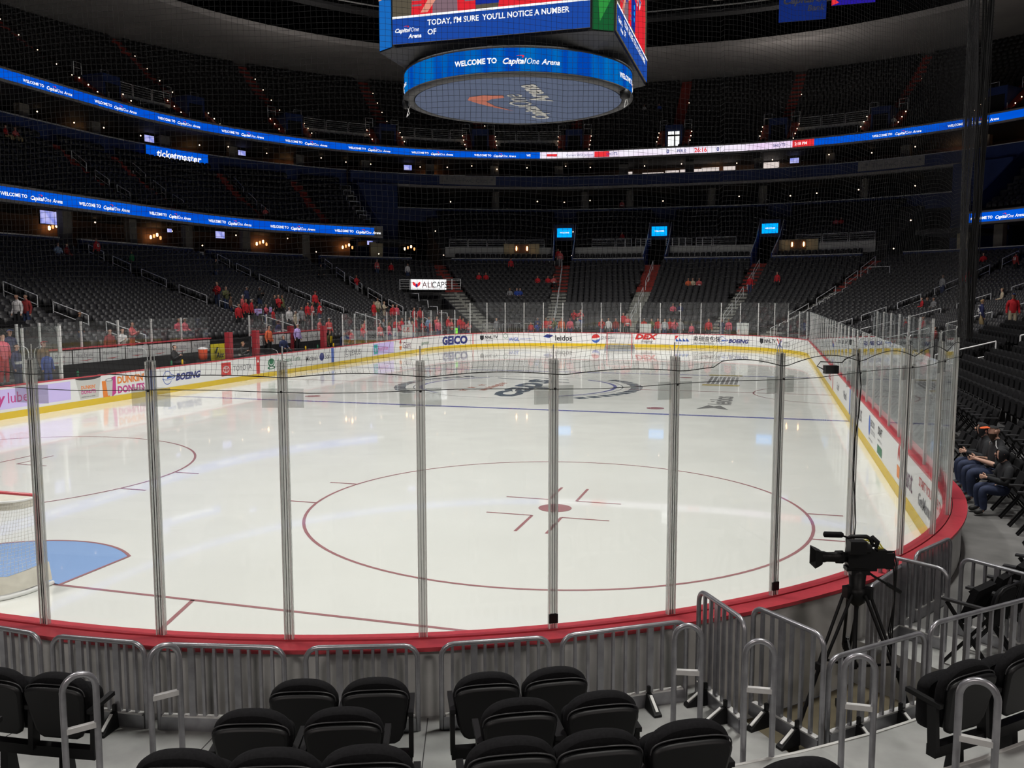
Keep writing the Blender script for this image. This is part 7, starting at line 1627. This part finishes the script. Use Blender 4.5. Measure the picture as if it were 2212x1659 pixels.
CL = {'red': (0.50, 0.012, 0.02), 'white': (0.62, 0.60, 0.60), 'navy': (0.012, 0.02, 0.07), 'black': (0.012, 0.012, 0.014), 'grey': (0.22, 0.22, 0.23), 'green': (0.01, 0.17, 0.05), 'paleblue': (0.22, 0.32, 0.50), 'darkred': (0.25, 0.02, 0.02),
      'redwhite': (0.56, 0.10, 0.10), 'pink': (0.60, 0.10, 0.14), 'olive': (0.12, 0.13, 0.05), 'brown': (0.14, 0.08, 0.05), 'lilac': (0.45, 0.35, 0.70), 'cream': (0.50, 0.42, 0.30), 'orange': (0.65, 0.13, 0.05), 'navywhite': (0.015, 0.02, 0.09), 'blackwhite': (0.03, 0.03, 0.03),
      'blackyellow': (0.05, 0.045, 0.01), 'blue': (0.02, 0.06, 0.32), 'greywhite': (0.42, 0.42, 0.44), 'denim': (0.03, 0.05, 0.12), 'khaki': (0.38, 0.28, 0.14), 'denimdark': (0.015, 0.02, 0.05)}
def cloth_m(c): return mat('cloth_'+c, CL[c], 0.85, 0, 0.12, 12)
HAIR = {'dark': (0.02, 0.013, 0.01), 'blond': (0.36, 0.22, 0.10), 'bald': (0.16, 0.10, 0.07), 'whitecap': (0.62, 0.62, 0.62), 'redcap': (0.45, 0.02, 0.02), 'bluecap': (0.02, 0.06, 0.3)}
PARTS = {}
def submesh(name, V, F, keep, off, Nn, thick=True):
    use = sorted({i for f in F if keep(f) for i in f}); mp = {a: i for i, a in enumerate(use)}
    v = V[use]+Nn[use]*off; f = [tuple(mp[i] for i in q) for q in F if keep(q)]
    me = bpy.data.meshes.new(name); me.from_pydata(v.tolist(), [], f); me.polygons.foreach_set('use_smooth', [True]*len(f)); me.materials.append(M_skin); me.update(); return me
def person_parts(pose):
    if pose in PARTS: return PARTS[pose]
    J, E = pose_joints(pose); V, F, Nn, lab = skin_body(J, E, 1)
    bn = [a+'>'+b for a, b in E]; L_ = np.array([bn[i] for i in lab]); headz = J['head'][0][2]; hy = J['head'][0][1]
    torso = {b for b in bn if b.split('>')[0] in ('belly', 'chest', 'pelvis') and 'hip' not in b or b == 'belly>chest'} | {b for b in bn if b.startswith('sho') or b.startswith('elb')} | {'chest>shol', 'chest>shor'}
    legs = {b for b in bn if b.startswith('hip') or b.startswith('kne')} | {'pelvis>hipl', 'pelvis>hipr'}
    def cl(setm): return lambda f: all(L_[i] in setm for i in f)
    pel = J['pelvis'][0][2]
    shirt = lambda f: sum(L_[i] in torso for i in f) >= 3 and np.mean([V[i][2] for i in f]) > pel-0.09
    trous = lambda f: sum(L_[i] in legs or L_[i] == 'pelvis>belly' for i in f) >= 3 and (np.mean([V[i][2] for i in f]) > 0.12)
    shoes = lambda f: sum('toe' in L_[i] for i in f) >= 2
    def hair(f):
        c = np.mean([V[i] for i in f], 0); return L_[f[0]] in ('head>crown', 'jaw>head') and (c[2] > headz+0.035 or (c[1] < hy-0.01 and c[2] > headz-0.075))
    body = bpy.data.meshes.new('body'); body.from_pydata(V.tolist(), [], F); body.polygons.foreach_set('use_smooth', [True]*len(F)); body.materials.append(M_skin); body.update()
    P = {'body': body, 'shirt': submesh('shirt', V, F, shirt, 0.014, Nn), 'trousers': submesh('trousers', V, F, trous, 0.011, Nn), 'shoes': submesh('shoes', V, F, shoes, 0.01, Nn), 'hair': submesh('hair', V, F, hair, 0.014, Nn), 'J': J}
    b = MB(); h = J['head'][0]; b.ball((h[0], h[1]+0.10, h[2]-0.025), 0.014, M_skin, 6, (0.8, 1, 1.3))
    for s in (-1, 1): b.ball((s*0.03, h[1]+0.088, h[2]+0.005), 0.009, M_ink, 6); b.ball((s*0.082, h[1]-0.01, h[2]-0.015), 0.02, M_skin, 6, (0.4, 0.8, 1.2))
    b.box((0, h[1]+0.092, h[2]-0.062), (0.035, 0.008, 0.007), mat('lips', (0.35, 0.12, 0.10), 0.6)); o = b.build('face'); P['face'] = o.data; bpy.data.objects.remove(o)
    b = MB(); b.lathe([(0.088, 0), (0.086, 0.012)], (0, 0, 0), M_skin, 10); V2 = [(x*0.85, y*0.8+h[1]+0.10, h[2]+0.052) for x, y, z in b.v]; b.v = [(x, y, h[2]+0.045+(0.012 if i >= 10 else 0)) for i, (x, y, z) in enumerate(V2)]; o = b.build('brim'); P['brim'] = o.data; bpy.data.objects.remove(o)
    PARTS[pose] = P; return P
def child(name, me, parent, m, label=None):
    o = bpy.data.objects.new(name, me); COL.objects.link(o); o.parent = parent
    if m is not None: o.material_slots[0].link = 'OBJECT'; o.material_slots[0].material = m
    if label: o['label'] = label
    return o
SHOE = mat('shoe_dark', (0.03, 0.03, 0.03), 0.6); SKINS = [M_skin, mat('skin_light', (0.60, 0.36, 0.27), 0.55), mat('skin_tan', (0.30, 0.16, 0.10), 0.55)]
def person(i, rec):
    pose, s, d, z, sh, pa, ha, lab, sc, face, num, sign = rec
    P = person_parts(pose); p = P3(s, d, z); t = thing('person', p, lab, 'person'); a = face_rz(s)
    a += {'rink': 0.0, 'away': PI, 'left': PI/2, 'right': -PI/2}[face] + (0.35*math.sin(i*2.3) if face == 'rink' else 0)
    t.rotation_euler = (0, 0, a); t.scale = (sc,)*3
    child('body', P['body'], t, SKINS[(i*7) % 5 % 3]); child('shirt', P['shirt'], t, cloth_m(sh)); child('trousers', P['trousers'], t, cloth_m(pa)); child('shoes', P['shoes'], t, SHOE)
    hm = mat('hair_'+ha, HAIR[ha], 0.8); f = child('face', P['face'], t, None)
    if 'cap' in ha: h = child('cap', P['hair'], t, hm); child('brim', P['brim'], h, hm)
    else: child('hair', P['hair'], t, hm)
    J = P['J']; c = J['chest'][0]
    if sh in ('redwhite', 'navywhite', 'blackwhite', 'greywhite'):
        m = cloth_m('white'); b = MB(); bz = J['belly'][0][2]-0.05
        b.loft([[(0.172*math.cos(q)*k, 0.01+0.135*math.sin(q)*k, zz) for q in [2*PI*j/14 for j in range(14)]] for k, zz in ((1.0, bz-0.03), (1.03, bz), (1.03, bz+0.035), (1.0, bz+0.06))], m, cap=False); b.build('stripe', t, (0, 0, 0))
    if sh == 'blackyellow':
        b = MB()
        for s_ in (-1, 1): b.box((s_*0.10, 0.118, c[2]-0.1), (0.08, 0.03, 0.4), M_yellow)
        b.build('vest_panel', t, (0, 0, 0))
    if num:
        y = -0.175; D = Decal(lambda u, v, w_: (-u, y-w_, c[2]-0.14+v), 0.0); D.text(num, 0, -0.02, 0.27, M_txtw, 0.035, align='CENTER'); 
        if num == '69': D.text('POLOCK', 0, 0.24, 0.075, M_txtw, 0.03, align='CENTER'); 
        D.b.v = [(x, yy+0.10*(abs(x)/0.17)**2, zz) for x, yy, zz in D.b.v]; D.b.build('jersey_number', t, (0, 0, 0))
    if sign:
        b = MB(); b.box((0, 0.40, J['chest'][0][2]-0.02), (0.46, 0.02, 0.40), M_lilac); b.box((0, 0.412, J['chest'][0][2]), (0.3, 0.004, 0.05), M_inkpink); o = b.build('poster', None, (0, 0, 0)); o.matrix_world = Matrix.LocRotScale(Vector(p), t.rotation_euler.to_quaternion(), Vector((sc, sc, sc))); tag(o, 'lilac hand drawn poster held up by the %s' % ('child behind the bench' if i % 2 else 'blond child in pink behind the bench'), 'poster')
    if pose in ('phone', 'sitphone') and not sign:
        h = J['hanl'][0]; b = MB(); b.box((0, h[1]+0.02, h[2]+0.05), (0.075, 0.01, 0.15), M_black); o = b.build('phone', None, (0, 0, 0)); o.matrix_world = Matrix.LocRotScale(Vector(p), t.rotation_euler.to_quaternion(), Vector((sc, sc, sc))); tag(o, 'dark phone held by the '+lab[:1].lower()+lab[1:] if len(lab.split()) < 12 else 'dark phone held by a '+' '.join(lab.split()[1:9]) if False else 'small dark phone held up by a spectator', 'phone', 'phones of spectators')
for i, rec in enumerate(PEOPLE): person(i, rec)

# posters along the glass
def poster(s, z, w_, h_, label, fn):
    D = Decal(ringmap(s, 0.16, z), 0.0); D.rect(0, 0, w_, h_, M_wpanel, seg=1); fn(D); sweep(D.b, s, adv(s, 0.2, w_), rect(0.165, 0.18, z, z+h_), M_wpanel)
    tag(D.b.build('poster'), label, 'poster')
poster(s_left(46.6), 1.08, 0.7, 0.75, 'small white handmade poster behind the left glass beyond the far blue line', lambda D: D.text('#8', 0.15, 0.2, 0.4, M_inknavy, 0.02, c=0.01))
poster(s_left(48.0), 1.08, 1.9, 0.9, 'wide white handmade poster with red letters behind the left glass', lambda D: (D.text('CAPS', 0.25, 0.4, 0.45, M_inkred, 0.02, c=0.01), D.text('LET US GO', 0.3, 0.1, 0.22, M_inkgrey, 0.0, c=0.01)))
poster(CUM[2]+XC+1.0, 1.09, 0.85, 0.7, 'blank white board standing behind the glass right of the far goal', lambda D: None)
poster(frd(64), 1.09, 1.0, 0.85, 'pale handmade poster with red letters AAPS behind the right end glass', lambda D: (D.text('AAPS', 0.12, 0.2, 0.3, M_inkred, 0.01, c=0.01), D.text('GO GO', 0.3, 0.55, 0.2, M_inkgrey, 0.0, c=0.01)))
b = MB(); sweep(b, fd(26), adv(fd(26), 0.2, 0.28), rect(0.3, 0.36, 1.08, 1.5), emi('screen_green', (0.3, 1.0, 0.08), 0.9)); tag(b.build('green_card'), 'bright green card behind the far left corner glass', 'card')

# people sitting in the front row beyond the right hand glass, built in more detail
def near_person(name_lab, loc, rz, sc, child_=False):
    z0 = 0.47; J = {}
    def j(n, x, y, z, r): J[n] = ((x, y, z), r)
    wd = 1.0 if child_ else 1.22
    j('pelvis', 0, 0, z0, (0.165*wd, 0.13*wd)); j('belly', 0, 0.03, z0+0.16, (0.155*wd, 0.15*wd)); j('chest', 0, 0.03, z0+0.36, (0.175*wd, 0.125*wd)); j('collar', 0, 0.04, z0+0.475, (0.105*wd, 0.08))
    j('neck', 0, 0.075, z0+0.54, 0.058); j('jaw', 0, 0.125, z0+0.585, (0.062, 0.07)); j('head', 0, 0.115, z0+0.68, (0.08, 0.10)); j('crown', 0, 0.09, z0+0.74, (0.062, 0.08))
    E = [('pelvis', 'belly'), ('belly', 'chest'), ('chest', 'collar'), ('collar', 'neck'), ('neck', 'jaw'), ('jaw', 'head'), ('head', 'crown')]
    for s, t in ((-1, 'l'), (1, 'r')):
        j('sho'+t, s*0.185*wd, 0.03, z0+0.425, 0.075); j('elb'+t, s*0.27, 0.10, z0+0.16, 0.055); j('wri'+t, s*0.085, 0.34, z0+0.22, 0.030); j('pal'+t, s*0.05, 0.40, z0+0.235, (0.02, 0.036))
        E += [('chest', 'sho'+t), ('sho'+t, 'elb'+t), ('elb'+t, 'wri'+t), ('wri'+t, 'pal'+t)]
        for k in range(4):
            ln = (0.05, 0.058, 0.055, 0.042)[k]; zz = z0+0.262-0.021*k
            j('fa%d%s' % (k, t), s*0.035, 0.435+0.004*k, zz, 0.0105); j('fb%d%s' % (k, t), s*0.012, 0.435+ln*0.62, zz+0.004, 0.009); j('fc%d%s' % (k, t), -s*0.012, 0.43+ln*0.55, zz+0.003, 0.0078)
            E += [('pal'+t, 'fa%d%s' % (k, t)), ('fa%d%s' % (k, t), 'fb%d%s' % (k, t)), ('fb%d%s' % (k, t), 'fc%d%s' % (k, t))]
        j('ta'+t, s*0.045, 0.385, z0+0.278, 0.0125); j('tb'+t, s*0.02, 0.41, z0+0.30, 0.010); E += [('pal'+t, 'ta'+t), ('ta'+t, 'tb'+t)]
        j('hip'+t, s*0.11, 0.06, z0-0.01, 0.105*(wd**0.5)); j('kne'+t, s*0.15, 0.46, z0+0.02, 0.075); j('ank'+t, s*0.14, 0.42, 0.10, 0.05); j('toe'+t, s*0.15, 0.58, 0.05, (0.05, 0.038))
        E += [('pelvis', 'hip'+t), ('hip'+t, 'kne'+t), ('kne'+t, 'ank'+t), ('ank'+t, 'toe'+t)]
    V, F, Nn, lab = skin_body(J, E, 2); bn = [a+'>'+b for a, b in E]; L_ = np.array([bn[i] for i in lab])
    t = thing('person', loc, name_lab, 'person', None, rz); t.scale = (sc,)*3
    me = bpy.data.meshes.new('body'); me.from_pydata(V.tolist(), [], F); me.polygons.foreach_set('use_smooth', [True]*len(F)); me.materials.append(M_skin); me.update(); child('body', me, t, SKINS[1])
    hz, hy = J['head'][0][2], J['head'][0][1]
    up = lambda i: L_[i].split('>')[0] in ('belly', 'chest', 'pelvis', 'shol', 'shor') and 'hip' not in L_[i].split('>')[1] or (child_ and L_[i].startswith('elb'))
    shortarm = lambda i: True
    shirt = submesh('jersey', V, F, lambda f: sum(bool(up(i)) for i in f) >= 3 and np.mean([V[i][2] for i in f]) > z0-0.06, 0.016, Nn)
    child('jersey' if not child_ else 'hooded_top', shirt, t, mat('near_black_cloth', (0.013, 0.014, 0.017), 0.85, 0, 0.3, 20))
    child('jeans', submesh('jeans', V, F, lambda f: sum(L_[i].split('>')[0][:3] in ('hip', 'kne') or 'hip' in L_[i] for i in f) >= 3 and np.mean([V[i][2] for i in f]) > 0.11, 0.013, Nn), t, mat('denim_near', (0.022, 0.032, 0.075), 0.85, 0, 0.25, 15))
    child('shoes', submesh('shoes', V, F, lambda f: sum('toe' in L_[i] for i in f) >= 2, 0.012, Nn), t, SHOE)
    headf = lambda f: L_[f[0]] in ('head>crown', 'jaw>head', 'neck>jaw')
    if child_:
        child('hood', submesh('hood', V, F, lambda f: headf(f) and (np.mean([V[i][1] for i in f]) < hy+0.05 or np.mean([V[i][2] for i in f]) > hz+0.05), 0.03, Nn), t, MATS['near_black_cloth'])
    else:
        cp = child('cap', submesh('cap', V, F, lambda f: headf(f) and np.mean([V[i][2] for i in f]) > hz+0.035, 0.016, Nn), t, mat('cap_black', (0.012, 0.012, 0.014), 0.8))
        b = MB(); rings = [[(0.085*math.cos(q)*k, hy+0.075+0.13*k*max(0, math.sin(q))**0.8, hz+0.045-0.02*math.sin(q)*k+z_) for q in [PI*i/12 for i in range(13)]] for k, z_ in ((1, 0), (1, 0.008))]
        b.add(rings[0]+rings[1], [tuple(range(13))[::-1], tuple(range(13, 26))]+[(i, i+1, 14+i, 13+i) for i in range(12)], mat('brim_orange', (0.80, 0.13, 0.03), 0.6)); b.build('brim', cp, (0, 0, 0), 'orange brim')
        child('beard', submesh('beard', V, F, lambda f: headf(f) and np.mean([V[i][2] for i in f]) < hz-0.045 and np.mean([V[i][1] for i in f]) > hy-0.02, 0.008, Nn), t, mat('beard_dark', (0.03, 0.018, 0.012), 0.9))
        b = MB()
        for s in (-1, 1): b.tube([(s*0.09, 0.10, z0+0.53), (s*0.17, 0.12, z0+0.46), (s*0.235, 0.08, z0+0.36), (s*0.25, 0.02, z0+0.28)], 0.006, M_txtw, 5)
        b.build('piping', t, (0, 0, 0), 'white piping')
    b = MB(); b.ball((0, hy+0.108, hz-0.02), 0.017, SKINS[1], 8, (0.8, 1.0, 1.4)); 
    for s in (-1, 1): b.ball((s*0.03, hy+0.092, hz+0.008), 0.010, M_ink, 8, (1.2, 0.7, 0.7)); b.ball((s*0.088, hy-0.01, hz-0.01), 0.026, SKINS[1], 8, (0.35, 0.8, 1.25))
    b.box((0, hy+0.10, hz-0.062), (0.04, 0.008, 0.008), MATS['lips']); b.build('face', t, (0, 0, 0))
    M_ = Matrix.Translation(Vector(loc)) @ Matrix.Rotation(rz, 4, 'Z') @ Matrix.Scale(sc, 4)
    if not child_:
        b = MB(); b.box((0, 0.455, z0+0.25), (0.075, 0.012, 0.14), M_black, rot=Matrix.Rotation(R(-35), 3, 'X')); o = b.build('phone'); o.matrix_world = M_; tag(o, 'dark phone in the hands of the man in the orange brimmed cap', 'phone')
    return t
near_person('man in a black jersey and orange brimmed cap looking at his phone', (14.22, 10.15, 0.454), PI/2+0.05, 1.06)
near_person('child in a dark hooded top and jeans beside the man in the cap', (14.12, 9.25, 0.454), PI/2+0.1, 0.86, True)
near_person('person in dark clothes mostly hidden by the glass edge beyond the man in the cap', (14.25, 11.15, 0.454), PI/2, 0.98, True)
